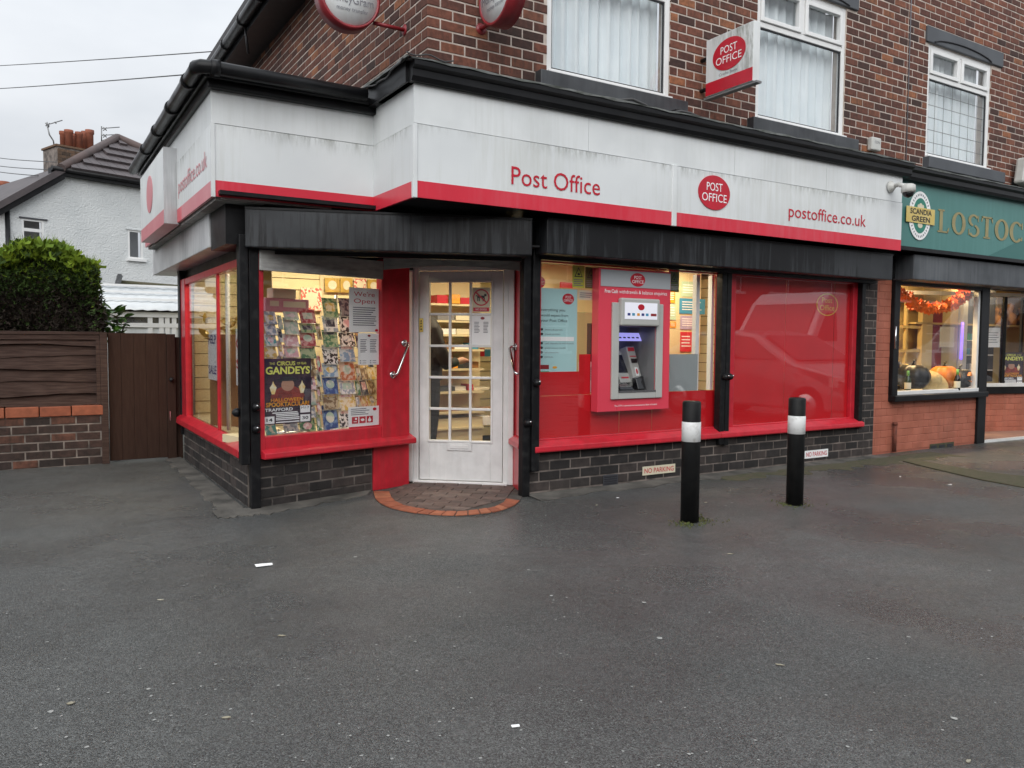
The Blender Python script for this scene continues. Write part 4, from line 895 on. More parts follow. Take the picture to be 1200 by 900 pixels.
# ------------------------------------------------------------------ printed notices on the glass
def lines(fr, a0, a1, b0, b1, n, d, frac=.45, ragged=.25):
    q = MB(); st = (b1 - b0) / n
    for i in range(n):
        w = (a1 - a0) * (1 - random.uniform(0, ragged)); q.box(fr, a0, a0 + w, b1 - st * (i + .5 + frac / 2), b1 - st * (i + .5 - frac / 2), d, d + .0006)
    return q
def notice(name, fr, px, d, m, label, cat='notice', group=None):
    a0, a1, b0, b1 = rect(fr, *px); t = thing(name, fr.p((a0 + a1) / 2, b0, d), label, cat, group)
    part('sheet', m, t, fr, a0, a1, b0, b1, d - .002, d)
    w, h = a1 - a0, b1 - b0
    return t, (lambda u: a0 + u * w), (lambda v: b0 + v * h), w, h, d + .0005
fwi = f_win                                              # stuck inside the left front window (pane d -.010 .. -.004)
DW = -.016
# circus poster
def circus(fr, px, d, label):
    t, A, B, w, h, e = notice('circus_poster', fr, px, d, 'poster_dark', label, 'poster')
    q = MB(); q.prism(fr, [(A(.30), B(.32)), (A(.72), B(.32)), (A(.86), B(.42)), (A(.80), B(.50)), (A(.62), B(.58)), (A(.40), B(.58)), (A(.20), B(.50)), (A(.14), B(.42))], e, e + .0006); q.build('red_coat', M['coat_red'], t)
    q = MB(); q.ellipse(fr, A(.50), B(.595), w * .135, h * .095, e + .001, e + .0016, 20); q.build('face', M['skin'], t)
    q = MB(); q.ellipse(fr, A(.50), B(.675), w * .24, h * .022, e + .002, e + .0026, 20); q.box(fr, A(.39), A(.61), B(.675), B(.725), e + .002, e + .0025); q.build('hat', M['ink'], t)
    for u, v in ((.20, .56), (.80, .56)):
        q = MB(); q.prism(fr, [(A(u - .03), B(v - .10)), (A(u + .03), B(v - .10)), (A(u + .07), B(v)), (A(u + .02), B(v + .06)), (A(u), B(v + .10)), (A(u - .02), B(v + .05)), (A(u - .07), B(v))], e + .001, e + .0016); q.build('flame', M['flame_ink'], t)
    q = MB(); letters(q, 'THE', fr, A(.13), A(.24), B(.905), h * .035, e + .001); letters(q, 'CIRCUS', fr, A(.28), A(.66), B(.895), h * .058, e + .001, bold=.02); letters(q, 'OF FEAR', fr, A(.70), A(.90), B(.905), h * .035, e + .001)
    letters(q, 'GANDEYS', fr, A(.05), A(.97), B(.765), h * .105, e + .003, bold=.03); q.build('title', M['yellow_ink'], t)
    q = MB(); letters(q, 'HALLOWEEN', fr, A(.15), A(.82), B(.345), h * .05, e + .003, bold=.02); letters(q, 'SPOOKTACULAR!', fr, A(.05), A(.95), B(.27), h * .062, e + .003, bold=.03); q.build('subtitle', M['orange_ink'], t)
    q = MB(); letters(q, 'TRAFFORD', fr, A(.03), A(.60), B(.20), h * .045, e + .002, bold=.02)
    q.box(fr, A(.76), A(.97), B(.155), B(.265), e + .001, e + .0016); q.box(fr, A(.02), A(.22), B(.015), B(.125), e + .001, e + .0016); q.box(fr, A(.76), A(.97), B(.015), B(.125), e + .001, e + .0016)
    for v, u0, u1 in ((.165, .18, .70), (.14, .25, .72), (.115, .26, .72), (.085, .25, .74), (.06, .25, .74), (.02, .25, .74)): q.box(fr, A(u0), A(u1), B(v), B(v + .016), e + .001, e + .0016)
    q.build('white_print', M['white_ink'], t)
    q = MB(); letters(q, 'M17', fr, A(.78), A(.95), B(.215), h * .035, e + .002); letters(q, '14', fr, A(.06), A(.18), B(.05), h * .045, e + .002, bold=.02); letters(q, '30', fr, A(.80), A(.93), B(.05), h * .045, e + .002, bold=.02); q.build('black_print', M['ink'], t)
M['poster_dark'] = mat('dark_purple_poster_print', (.020, .014, .030, 1), (.075, .035, .050, 1), 14, .4)
M['coat_red'] = mat('dark_red_print', (.36, .045, .03, 1), (.14, .025, .02, 1), 18, .5)
M['flame_ink'] = mat('flame_print', (.85, .60, .20, 1), (.85, .80, .60, 1), 40, .5)
circus(fwi, (309.5, 420, 366, 496.5), DW, 'dark circus poster in the left front window of the corner shop')
t, A, B, w, h, e = notice('open_notice', fwi, (410.5, 337.5, 446, 389.5), DW, 'paper', "white notice reading We're Open in the left front window")
text('lettering', "We're", fwi, A(.15), A(.84), B(.81), h * .10, e + .001, 'red_letter', t); text('lettering', 'Open', fwi, A(.15), A(.84), B(.655), h * .10, e + .001, 'red_letter', t)
lines(fwi, A(.12), A(.90), B(.14), B(.58), 9, e).build('small_print', M['ink_grey'], t); q = MB(); q.ellipse(fwi, A(.90), B(.05), w * .055, h * .03, e, e + .001, 16); q.build('logo', M['red_letter'], t)
def hours(fr, px, d, label):
    t, A, B, w, h, e = notice('opening_hours_notice', fr, px, d, 'paper', label)
    q = MB(); q.ellipse(fr, A(.52), B(.92), w * .075, h * .035, e, e + .001, 16); q.build('logo', M['drum_red'], t)
    q = lines(fr, A(.10), A(.42), B(.38), B(.82), 8, e); q2 = lines(fr, A(.56), A(.90), B(.38), B(.82), 8, e); q.v += q2.v; q.f += [tuple(i + 64 for i in f) for f in q2.f]; q.sm += q2.sm
    q.build('hours_table', M['ink_grey'], t)
    q = MB()
    for u in (.08, .56):
        for v in (.06, .13): q.ellipse(fr, A(u + .03), B(v), w * .035, h * .018, e, e + .0006, 10); q.box(fr, A(u + .12), A(u + .30), B(v - .008), B(v + .008), e, e + .0006)
    q.build('contact_line', M['ink_grey'], t)
hours(fwi, (421, 390.5, 445.5, 427.5), DW, 'white opening hours sheet below the open notice in the left front window')
t, A, B, w, h, e = notice('access_notice', fwi, (409.5, 476.5, 446, 502.5), DW, 'paper', 'white notice with three red access symbols at the bottom of the left front window')
for i in range(3):
    part('symbol_tile', 'red_letter', t, fwi, A(.11 + i * .235), A(.31 + i * .235), B(.26), B(.56), e, e + .001)
    q = MB()
    if i == 0: q.ellipse(fwi, A(.235), B(.47), w * .035, h * .05, e + .002, e + .0026, 12); q.box(fwi, A(.16), A(.26), B(.33), B(.36), e + .002, e + .0026)
    elif i == 1: q.ellipse(fwi, A(.445), B(.41), w * .06, h * .06, e + .002, e + .0026, 12)
    else: q.ellipse(fwi, A(.67), B(.38), w * .055, h * .075, e + .002, e + .0026, 12); q.box(fwi, A(.66), A(.69), B(.44), B(.52), e + .002, e + .0026)
    q.build('symbol', M['white_ink'], t)
part('red_band', 'red_letter', t, fwi, A(0.002), A(.998), B(.005), B(.12), e, e + .001)
lines(fwi, A(.08), A(.70), B(.62), B(.95), 4, e).build('small_print', M['ink_grey'], t); q = MB(); q.ellipse(fwi, A(.84), B(.86), w * .06, h * .07, e, e + .001, 14); q.build('logo', M['red_letter'], t)
# right window notices
DG = -.013
t, A, B, w, h, e = notice('services_poster', f_gl, (631.5, 338, 677, 462), DG, 'pale_blue', 'pale blue poster listing services in the left of the cash machine window', 'poster')
part('red_band', 'red_sign', t, f_gl, A(.002), A(.998), B(.002), B(.075), e, e + .001); oval_logo(f_gl, A(.76), B(.905), w * .15, h * .052, e, t, th=.001)
for s, v, u1 in (('everything you', .785, .68), ('would expect from', .735, .76), ('your Post Office', .685, .74)): text('lettering', s, f_gl, A(.06), A(u1), B(v), h * .026, e + .001, 'ink', t)
for i, (s, u1) in enumerate((('letters & parcels', .62), ('travel services', .55), ('', 0), ('cash deposits & withdrawals', .92), ('global money transfer', .72), ('bill payments', .52), ('DVLA', .38))):
    v = .605 - i * .043
    q = MB(); q.ellipse(f_gl, A(.09), B(v + .008), w * .035, h * .012, e, e + .001, 12); q.build('bullet', M['ink'], t)
    if s: text('lettering', s, f_gl, A(.17), A(u1), B(v), h * .014, e + .001, 'ink_grey', t)
part('cover_strip', 'paper', t, f_gl, A(.05), A(.92), B(.505), B(.545), e + .001, e + .002)
part('service_logo', 'drum_red', t, f_gl, A(.06), A(.28), B(.24), B(.28), e, e + .001); part('service_logo', 'green_ink', t, f_gl, A(.06), A(.28), B(.18), B(.22), e, e + .001)
q = MB(); q.ellipse(f_gl, A(.43), B(.255), w * .06, h * .012, e, e + .001, 12); q.build('service_logo', M['orange_ink'], t); lines(f_gl, A(.36), A(.56), B(.19), B(.21), 1, e).build('service_logo', M['ink_grey'], t)
text('lettering', 'postoffice.co.uk', f_gl, A(.07), A(.48), B(.03), h * .016, e + .002, 'white_ink', t)
hours(f_gl, (679, 424, 699, 459.5), DG, 'white opening hours sheet on red film beside the cash machine')
def warning(px, m, label):
    t, A, B, w, h, e = notice('warning_card', f_gl, px, DG, m, label)
    q = MB(); q.prism(f_gl, [(A(.15), B(.48)), (A(.85), B(.48)), (A(.5), B(.93))], e, e + .0006); q.build('triangle', M['ink'], t)
    q = MB(); q.prism(f_gl, [(A(.24), B(.52)), (A(.76), B(.52)), (A(.5), B(.86))], e + .001, e + .0016); q.build('triangle_fill', M[m], t)
    q = MB(); q.ellipse(f_gl, A(.5), B(.61), w * .12, h * .05, e + .002, e + .0026, 10); q.build('symbol', M['ink'], t)
    lines(f_gl, A(.1), A(.9), B(.06), B(.4), 4, e).build('small_print', M['ink_grey'], t)
warning((672, 311, 686, 337), 'sign_yellow', 'yellow warning card at the top of the window left of the cash machine')
warning((687, 313, 700, 338), 'sign_green_dark', 'dark olive warning card touching the top left of the cash machine')
warning((785, 318, 797, 342), 'sign_green_dark', 'dark olive warning card at the top right of the cash machine')
t, A, B, w, h, e = notice('window_note', f_gl, (679, 340, 698, 351.5), DG, 'paper_cream', 'small cream note below the warning cards left of the cash machine')
lines(f_gl, A(.08), A(.92), B(.2), B(.8), 3, e).build('small_print', M['ink_grey'], t)
a0, a1, b0, b1 = rect(f_gl, 632, 323, 640, 338); t = thing('oval_sticker', f_gl.p(a0, b0, DG), 'red oval sticker at the top left of the cash machine window', 'sticker')
q = MB(); q.ellipse(f_gl, a0 + .0, (b0 + b1) / 2, a1 - a0, (b1 - b0) / 2, DG - .002, DG, 24); q.build('oval', M['red_sign'], t); text('lettering', 'POST', f_gl, a0 + .0, a0 + .05, b0 + .075, .03, DG + .001, 'paper_cream', t); text('lettering', 'OFFICE', f_gl, a0 - .005, a0 + .06, b0 + .03, .03, DG + .001, 'paper_cream', t)
# gold round sticker on the red film
cxg, czg = f_gl.hit(970, 357); t = thing('round_sticker', f_gl.p(cxg, czg - .1, -.005), 'yellow outlined oval sticker high on the red film window', 'sticker')
M['gold_print'] = mat('yellow_vinyl_outline', (.72, .42, .05, 1), (.65, .36, .04, 1), 8, .5)
q = MB(); n = 40; ra, rb = .175, .118
for i in range(n):
    t0, t1 = 2 * math.pi * i / n, 2 * math.pi * (i + 1) / n
    q.prism(f_gl, [(cxg + ra * math.cos(t0), czg + rb * math.sin(t0)), (cxg + ra * math.cos(t1), czg + rb * math.sin(t1)), (cxg + (ra - .012) * math.cos(t1), czg + (rb - .01) * math.sin(t1)), (cxg + (ra - .012) * math.cos(t0), czg + (rb - .01) * math.sin(t0))], -.0055, -.0045)
q.build('outline', M['gold_print'], t); text('lettering', 'Post', f_gl, cxg - .09, cxg + .08, czg + .02, .055, -.0045, 'gold_print', t); text('lettering', 'Office', f_gl, cxg - .12, cxg + .12, czg - .06, .055, -.0045, 'gold_print', t)
# door notices
DD = -.012
a0, a1, b0, b1 = GA0 + 2 * cw + .014, GA1 - .012, GB0 + 4 * rh + .02, GB1 - .045
t = thing('no_dogs_sign', fd.p((a0 + a1) / 2, b0, DD), 'white and red no dogs sign in the top right pane of the door', 'sign'); part('sheet', 'paper_cream', t, fd, a0, a1, b0, b1, DD - .002, DD)
cu, cv, rr = (a0 + a1) / 2, b1 - .085, .072
q = MB(); n = 32
for i in range(n):
    t0, t1 = 2 * math.pi * i / n, 2 * math.pi * (i + 1) / n
    q.prism(fd, [(cu + rr * math.cos(t0), cv + rr * math.sin(t0)), (cu + rr * math.cos(t1), cv + rr * math.sin(t1)), (cu + (rr - .011) * math.cos(t1), cv + (rr - .011) * math.sin(t1)), (cu + (rr - .011) * math.cos(t0), cv + (rr - .011) * math.sin(t0))], DD + .001, DD + .002)
c45 = rr * .70; q.prism(fd, [(cu - c45 - .004, cv + c45 - .008), (cu - c45 + .006, cv + c45), (cu + c45 + .004, cv - c45 + .008), (cu + c45 - .006, cv - c45)][::-1], DD + .003, DD + .004)
q.box(fd, a0 + .008, a1 - .008, b0 + .005, b0 + .038, DD + .001, DD + .002); q.build('red_ring', M['red_letter'], t)
q = MB(); q.box(fd, cu - .035, cu + .03, cv - .005, cv + .016, DD + .001, DD + .0022)
for du in (-.034, -.020, .012, .024): q.box(fd, cu + du, cu + du + .008, cv - .032, cv - .004, DD + .001, DD + .0022)
q.box(fd, cu + .026, cu + .046, cv + .010, cv + .030, DD + .001, DD + .0022); q.box(fd, cu - .048, cu - .034, cv + .010, cv + .018, DD + .001, DD + .0022); q.build('dog', M['ink'], t)
text('lettering', 'NO DOGS', fd, a0 + .03, a1 - .03, b0 + .014, .016, DD + .003, 'white_ink', t)
a0, a1, b0, b1 = GA0 + 2 * cw + .012, GA1 - .005, GB0 + 3 * rh + .012, GB0 + 4 * rh - .012
t = thing('opening_hours_notice', fd.p((a0 + a1) / 2, b0, DD), 'white opening hours sheet in the right column of the door panes', 'notice'); part('sheet', 'paper', t, fd, a0, a1, b0, b1, DD - .002, DD)
lines(fd, a0 + .02, a0 + .07, b0 + .10, b1 - .05, 8, DD + .0005).build('hours_table', M['ink_grey'], t); lines(fd, a0 + .10, a1 - .02, b0 + .10, b1 - .05, 8, DD + .0005).build('hours_table', M['ink_grey'], t)
q = MB(); q.ellipse(fd, (a0 + a1) / 2 + .01, b1 - .022, .018, .012, DD, DD + .001, 14); q.build('logo', M['drum_red'], t)

# ------------------------------------------------------------------ inside the post office
room = thing('shop_interior', (4.8, 7.8, 0), 'cream painted inside of the corner shop seen through its windows', 'room')
FP = [(1.47, 6.02), (2.86, 6.40), (3.58, 5.80), (3.58, 5.55), (7.95, 5.55), (7.95, 10.4), (1.65, 10.4), (1.65, 8.8), (1.47, 8.8)]
q = MB(); q.prism(WORLDF, FP, 0, .03); q.build('floor', M['floor_in'], room)
q = MB(); q.prism(WORLDF, FP, 2.12, 2.16); q.build('ceiling', M['ceiling_in'], room)
q = MB(); q.wbox(1.66, 7.95, 10.4, 10.5, .03, 2.12).wbox(7.95, 8.0, 5.5, 10.4, .03, 2.12).wbox(1.62, 1.66, 8.80, 10.4, .0, 2.12); q.build('wall', M['cream'], room)
def slatwall(fr, a0, a1, b0, b1, step, label, base, post=()):
    t = thing('slatwall', base, label, 'display wall'); part('backing', 'groove', t, fr, a0, a1, b0, b1, -.03, -.006)
    n = int((b1 - b0) / step)
    for i in range(n): part('slat', 'slat', t, fr, a0, a1, b0 + i * step + .004, b0 + (i + 1) * step - .004, -.006, .006)
    for p in post: part('upright', 'shelf', t, fr, p, p + .035, b0, b1, .007, .02)
slatwall(Frame((0, 7.35, 0), X), 1.92, 3.02, .35, 2.1, .105, 'cream slatted display wall behind the left card racks', (2.4, 7.35, .35), (2.36,))
slatwall(Frame((0, 8.75, 0), X), 1.475, 1.915, .35, 2.1, .125, 'cream slatted display wall at the far end of the side window', (1.7, 8.75, .35))
slatwall(Frame((0, 9.6, 0), X), 4.6, 6.4, .35, 2.1, .125, 'cream slatted wall deep inside beyond the door', (5.4, 9.6, .35))
slatwall(Frame((6.55, 0, 0), -Y), -7.2, -5.56, .5, 2.0, .105, 'cream slatted board at the right end of the cash machine window', (6.55, 6.2, .5))
q = MB(); q.hexa([f_win.p(.05, .44, -.06), f_win.p(1.30, .44, -.06), f_win.p(1.30, .44, -.62), f_win.p(.05, .44, -.62)], [f_win.p(.05, .50, -.06), f_win.p(1.30, .50, -.06), f_win.p(1.30, .50, -.62), f_win.p(.05, .50, -.62)])
q.build('window_ledge', M['shelf'], room)
q = MB(); q.wbox(1.43, 1.9, 6.55, 8.74, .40, .46); q.build('window_ledge', M['shelf'], room)
def lamp(x, y, en, sx=1.2, sy=.14):
    t = thing('ceiling_lamp', (x, y, 2.1), f'long white ceiling light inside the corner shop at {x:.1f} metres along', 'lamp')
    q = MB(); q.wbox(x - sx / 2, x + sx / 2, y - sy / 2, y + sy / 2, 2.075, 2.118); q.build('housing', M['upvc'], t)
    l = bpy.data.lights.new('lamp_light', 'AREA'); l.shape = 'RECTANGLE'; l.size = sx; l.size_y = sy; l.energy = en; l.color = (1.0, .86, .58)
    o = bpy.data.objects.new('lamp_light', l); COL.objects.link(o); o.location = (0, 0, -.035); o.parent = t; return t
LAMPS = [(2.2, 6.75, 15, 'over the card racks'), (4.0, 6.85, 16, 'just inside the shop door'), (5.45, 5.9, 17, 'behind the cash machine'), (4.6, 8.9, 16, 'deep inside beyond the door'), (1.75, 7.9, 10, 'above the side window display')]
for x, y, en, wh in LAMPS:
    t = lamp(x, y, en, 1.2 if x > 2 else .25, .14 if x > 2 else .9); t['label'] = f'long white ceiling light {wh}'
# card racks --------------------------------------------------------------------------------------------------
def pattern(name, c1, c2, sc=30): return mat(name, lin(*c1), lin(*c2), sc, .45, lo=.45, hi=.55, detail=1)
CARDS = {'white': pattern('white_card_print', (225, 225, 225), (150, 160, 175)), 'green': pattern('green_card_print', (70, 120, 85), (160, 175, 140)), 'pale green': pattern('pale_green_card_print', (175, 200, 185), (215, 215, 205)),
         'pink': pattern('pink_card_print', (215, 170, 180), (235, 220, 222)), 'red': pattern('red_card_print', (165, 60, 75), (205, 150, 150)), 'blue': pattern('blue_card_print', (45, 75, 140), (110, 140, 185)), 'navy': pattern('navy_card_print', (30, 35, 60), (120, 120, 130)),
         'black and white': pattern('black_white_card_print', (225, 225, 225), (40, 40, 45), 45), 'orange': pattern('orange_card_print', (190, 115, 75), (215, 190, 170)), 'sky blue': pattern('sky_card_print', (120, 155, 190), (190, 205, 215)),
         'brown': pattern('brown_card_print', (120, 95, 65), (185, 170, 140)), 'turquoise': pattern('turquoise_card_print', (215, 220, 215), (90, 170, 175)), 'yellow': pattern('yellow_card_print', (225, 215, 190), (205, 175, 90))}
M['wire'] = mat('chrome_wire', (.5, .5, .5, 1), None, rough=.3, metal=1)
ORD = ['first', 'second', 'third', 'fourth', 'fifth', 'sixth', 'seventh', 'eighth', 'ninth']
def rack(label, fr, cols, key):
    """cols: list of (px0, px1, [(py0, py1, colour)])"""
    allr = [rect(fr, x0, y0, x1, y1) for x0, x1, rows in cols for y0, y1, _ in rows]
    lo, hi = min(r[0] for r in allr), max(r[1] for r in allr); bt = max(r[3] for r in allr)
    t = thing('card_rack', fr.p((lo + hi) / 2, .5, -.08), label, 'card rack')
    q = MB(); q.tube([fr.p((lo + hi) / 2, .50, -.09), fr.p((lo + hi) / 2, bt + .05, -.09)], .014, 8); q.lathe(fr.p((lo + hi) / 2, .50, -.09), [(.16, 0), (.16, .012), (.02, .02), (0, .021)], 18); q.build('post', M['wire'], t)
    for ci, (x0, x1, rows) in enumerate(cols):
        for ri, (y0, y1, cname) in enumerate(rows):
            a0, a1, b0, b1 = rect(fr, x0, y0, x1, y1); a0 += .001; a1 -= .001
            w = MB(); w.tube([fr.p(a0, b0 + .05, .022), fr.p(a0, b0, .016), fr.p(a1, b0, .016), fr.p(a1, b0 + .05, .022)], .0022, 5); w.tube([fr.p(a0, b0, .016), fr.p(a0, b0, -.09)], .0022, 5); w.tube([fr.p(a1, b0, .016), fr.p(a1, b0, -.09)], .0022, 5); w.build('wire_pocket', M['wire'], t)
            q = MB(); lean = .035; f2 = Frame(fr.p(0, b0 + .003, .006), fr.u, (fr.v * (b1 - b0) - fr.n * lean))
            hh = (b1 - b0) * 1.22; q.box(f2, a0 + .003, a1 - .003, 0, hh, -.003, 0)
            tg = dict(label=f'{cname} greeting card in the {ORD[ri]} row, {ORD[ci]} column of the {key} card rack', cat='greeting card', group='greeting cards in the window racks')
            o = q.build('greeting_card', CARDS[cname], **tg)
            q = MB(); aw = (a1 - a0); k = random.choice((0, 1, 2)); base_m = random.choice((CARDS['white'], CARDS['pink'], CARDS['pale green'], CARDS['navy'], CARDS['yellow']))
            if k == 0: q.box(f2, a0 + aw * .2, a1 - aw * .2, hh * .3, hh * .75, .0004, .001)
            elif k == 1: q.ellipse(f2, (a0 + a1) / 2, hh * .5, aw * .28, hh * .22, .0004, .001, 14)
            else: q.box(f2, a0 + aw * .15, a1 - aw * .15, hh * .72, hh * .86, .0004, .001)
            q.build('card_picture', base_m, o)
f_r1 = f_win.off(-.30)
rack('grey wire rack of pale cards on the left behind the circus poster', f_r1, [
    (311, 325, [(367, 380, 'white'), (380, 393, 'white'), (393, 406, 'turquoise'), (406, 419, 'yellow'), (497, 510, 'turquoise')]),
    (326, 332.5, [(372, 386, 'pale green'), (387, 401, 'white'), (402, 418, 'pink'), (420, 436, 'white')]),
    (333, 351, [(366, 375, 'pale green'), (375, 392, 'pale green'), (393, 406, 'pink'), (406, 419, 'pink'), (419, 440, 'white'), (440, 462, 'pale green'), (462, 482, 'pink'), (495, 510, 'white')]),
    (352, 371, [(365, 379, 'red'), (380, 390, 'green'), (390, 406, 'red'), (406, 420, 'green'), (424, 441, 'brown'), (441, 457, 'pink'), (458, 475, 'pale green'), (475, 490, 'white'), (493, 509, 'green')]),
    (371.5, 377.5, [(383, 398, 'brown'), (420, 436, 'red'), (437, 453, 'pale green'), (454, 470, 'brown'), (471, 486, 'orange'), (487, 507, 'green')])], 'left')
rack('grey wire rack of picture cards in the middle of the left front window', f_win.off(-.28), [
    (379, 397, [(353, 372, 'green'), (373, 389, 'white'), (390, 407, 'green'), (408, 427, 'black and white'), (428, 442, 'sky blue'), (443, 462, 'blue'), (463, 480, 'brown'), (480, 504, 'blue')]),
    (398.5, 417, [(353, 371, 'navy'), (372, 390, 'black and white'), (391, 406, 'black and white'), (407, 424, 'sky blue'), (425, 446, 'orange'), (447, 462, 'white'), (463, 481, 'yellow'), (482, 504, 'black and white')]),
    (417.5, 423, [(391, 408, 'navy'), (430, 446, 'brown'), (447, 463, 'green'), (464, 480, 'brown'), (481, 503, 'sky blue')])], 'middle')
rack('grey wire rack of brown cards turned sideways by the hours sheet', Frame(f_win.p(.96, 0, -.30), V((.75, .66, 0))), [
    (424, 432, [(429, 445, 'brown'), (446, 463, 'navy'), (463, 479, 'orange')]), (433, 442, [(428, 445, 'yellow'), (446, 462, 'brown'), (462, 478, 'yellow')])], 'sideways')
f_bx = f_win.off(-.34)
def gift(px, m, label, dp=.16, name='gift_box', f=f_bx):
    a0, a1, b0, b1 = rect(f, *px); t = thing(name, f.p((a0 + a1) / 2, b0, 0), label, 'box'); part('box', m, t, f, a0, a1, b0, b1, -dp, 0, bevel=.004)
    q = MB(); q.box(f, a0 + (a1 - a0) * .1, a0 + (a1 - a0) * .3, b0 + (b1 - b0) * .4, b0 + (b1 - b0) * .8, .001, .002); q.box(f, a0 + (a1 - a0) * .4, a0 + (a1 - a0) * .92, b0 + (b1 - b0) * .35, b0 + (b1 - b0) * .8, .001, .002); q.build('box_print', M['paper_cream'], t)
M['pink_box'] = mat('pink_box_card', (.60, .28, .33, 1), (.55, .22, .28, 1), 20, .5)
gift((311, 350, 362, 365.5), 'pink_box', 'long pink box lying on top of the left card rack')
gift((320, 338, 347, 349.5), 'paper_cream', 'small cream box on top of the long pink box', dp=.1)
f_pk = Frame((0, 7.33, 0), X)
M['xmas'] = mat('red_white_lattice_wrap', (.60, .12, .10, 1), (.75, .70, .55, 1), 45, .4, lo=.48, hi=.52)
for px, m, lab in (((352, 337.5, 376, 364), 'xmas', 'red lattice wrapping paper pack hanging on the slatted wall'), ((380, 326, 397, 342.5), 'gold_foil', 'gold card pack on the left of the hook row under the ceiling'), ((398, 326, 412, 343), 'gold_foil', 'gold card pack second in the hook row under the ceiling'), ((414, 327, 428, 341), 'xmas', 'red and gold card pack third in the hook row under the ceiling'), ((430, 328, 444, 342), 'gold_foil', 'gold card pack at the right end of the hook row')):
    a0, a1, b0, b1 = rect(f_pk, *px); t = thing('gift_wrap_pack', f_pk.p((a0 + a1) / 2, b0, .02), lab, 'gift wrap'); part('pack', m, t, f_pk, a0, a1, b0, b1, .01, .025)
    q = MB(); q.ellipse(f_pk, (a0 + a1) / 2, (b0 + b1) / 2, (a1 - a0) * .3, (b1 - b0) * .32, .0255, .0275, 16); q.build('picture', M['paper_cream'], t)
    q = MB(); q.tube([f_pk.p((a0 + a1) / 2, b1 - .01, -.0), f_pk.p((a0 + a1) / 2, b1 + .005, .03)], .003, 5); q.build('hook', M['wire'], t)
# side window: cardboard, gold flowers, hand-written sheet
f_cb = Frame((1.50, 0, 0), -Y)
fcb = Frame((1.66, 7.25, 0), V((.55, -.83, 0)))
t = thing('cardboard_sheet', (1.75, 7.0, .46), 'tall brown cardboard sheet standing behind the side window', 'cardboard')
a0, a1 = fcb.hit(246, 450)[0], fcb.hit(283, 450)[0]; bz = fcb.hit(262, 392)[1]
part('sheet', 'card_brown', t, fcb, a0, a1, .462, bz, -.03, 0); part('flap', 'card_brown', t, fcb, a0, a1, bz - .30, bz - .28, .001, .01)
t = thing('gold_paper_flowers', fcb.p((a0 + a1) / 2, bz, .02), 'bunch of gold paper leaves above the cardboard in the side window', 'decoration')
for k in range(26):
    c = fcb.p(random.uniform(a0 - .05, a1), bz + random.uniform(-.04, .17), random.uniform(-.04, .06)); d1 = V((random.uniform(-1, 1), random.uniform(-1, 1), random.uniform(-.6, 1))).normalized(); d2 = d1.cross(V((random.uniform(-1, 1), random.uniform(-1, 1), random.uniform(-1, 1)))).normalized()
    q = MB(); r = random.uniform(.05, .085); pts = [c - d1 * r, c - d1 * r * .3 + d2 * r * .45, c + d1 * r * .5 + d2 * r * .35, c + d1 * r, c + d1 * r * .5 - d2 * r * .35, c - d1 * r * .3 - d2 * r * .45]; nn = d1.cross(d2) * .002
    q.hexa(pts, [p + nn for p in pts]); q.build('leaf', M['gold_foil'], t)
f_sw = Frame((1.395, 0, 0), -Y)
def hand_sheet(px, lab, rows):
    a0, a1, b0, b1 = rect(f_sw, *px); t = thing('handwritten_sheet', f_sw.p((a0 + a1) / 2, b0, 0), lab, 'notice'); part('sheet', 'paper', t, f_sw, a0, a1, b0, b1, -.003, 0)
    for s, v, m in rows: text('lettering', s, f_sw, a0 + .05 * (a1 - a0), a0 + .93 * (a1 - a0), b0 + v * (b1 - b0), (b1 - b0) * .16, .001, m, t, bold=.02)
hand_sheet((244, 386, 254, 445), 'hand lettered white sheet left of the red bar in the side window', (('HELP', .72, 'ink_blue'), ('SALE', .12, 'ink_blue')))
hand_sheet((276.5, 385, 283, 452), 'hand lettered white sheet beside the corner post in the side window', (('O', .66, 'red_letter'), ('S', .3, 'red_letter')))
q = MB(); q.tube([f_sw.p(-6.93, .48, -.04), f_sw.p(-6.93, 1.8, -.04)], .018, 8); q.build('blind_pole', M['upvc'], label='slim white upright pole just right of the red bar in the side window', cat='pole')
# shelving seen through the door
f_sh = Frame((0, 7.75, 0), X)
sh = thing('shelf_unit', (4.1, 7.9, .03), 'cream shop shelving with stationery facing the door', 'shelves')
sx0, sx1 = 3.30, 4.36
for py in (357, 376, 392, 409, 431, 457, 480, 498):
    z = f_sh.hit(535, py)[1]; d = .30 if py > 400 else .22; part('shelf', 'shelf', sh, f_sh, sx0, sx1 - (0 if py < 400 else .12), z - .022, z, -.05, d - .05)
part('back_panel', 'cream', sh, f_sh, sx0, sx1, .05, 2.05, -.10, -.06); part('plinth', 'shelf', sh, f_sh, sx0, sx1 - .12, .03, .42, -.06, .22)
GOODS = [('red_letter', 'red'), ('orange_ink', 'orange'), ('paper', 'white'), ('card_brown', 'brown'), ('blue_ink', 'blue'), ('ink_grey', 'grey'), ('xmas', 'red patterned'), ('paper_cream', 'cream'), ('ink', 'black')]
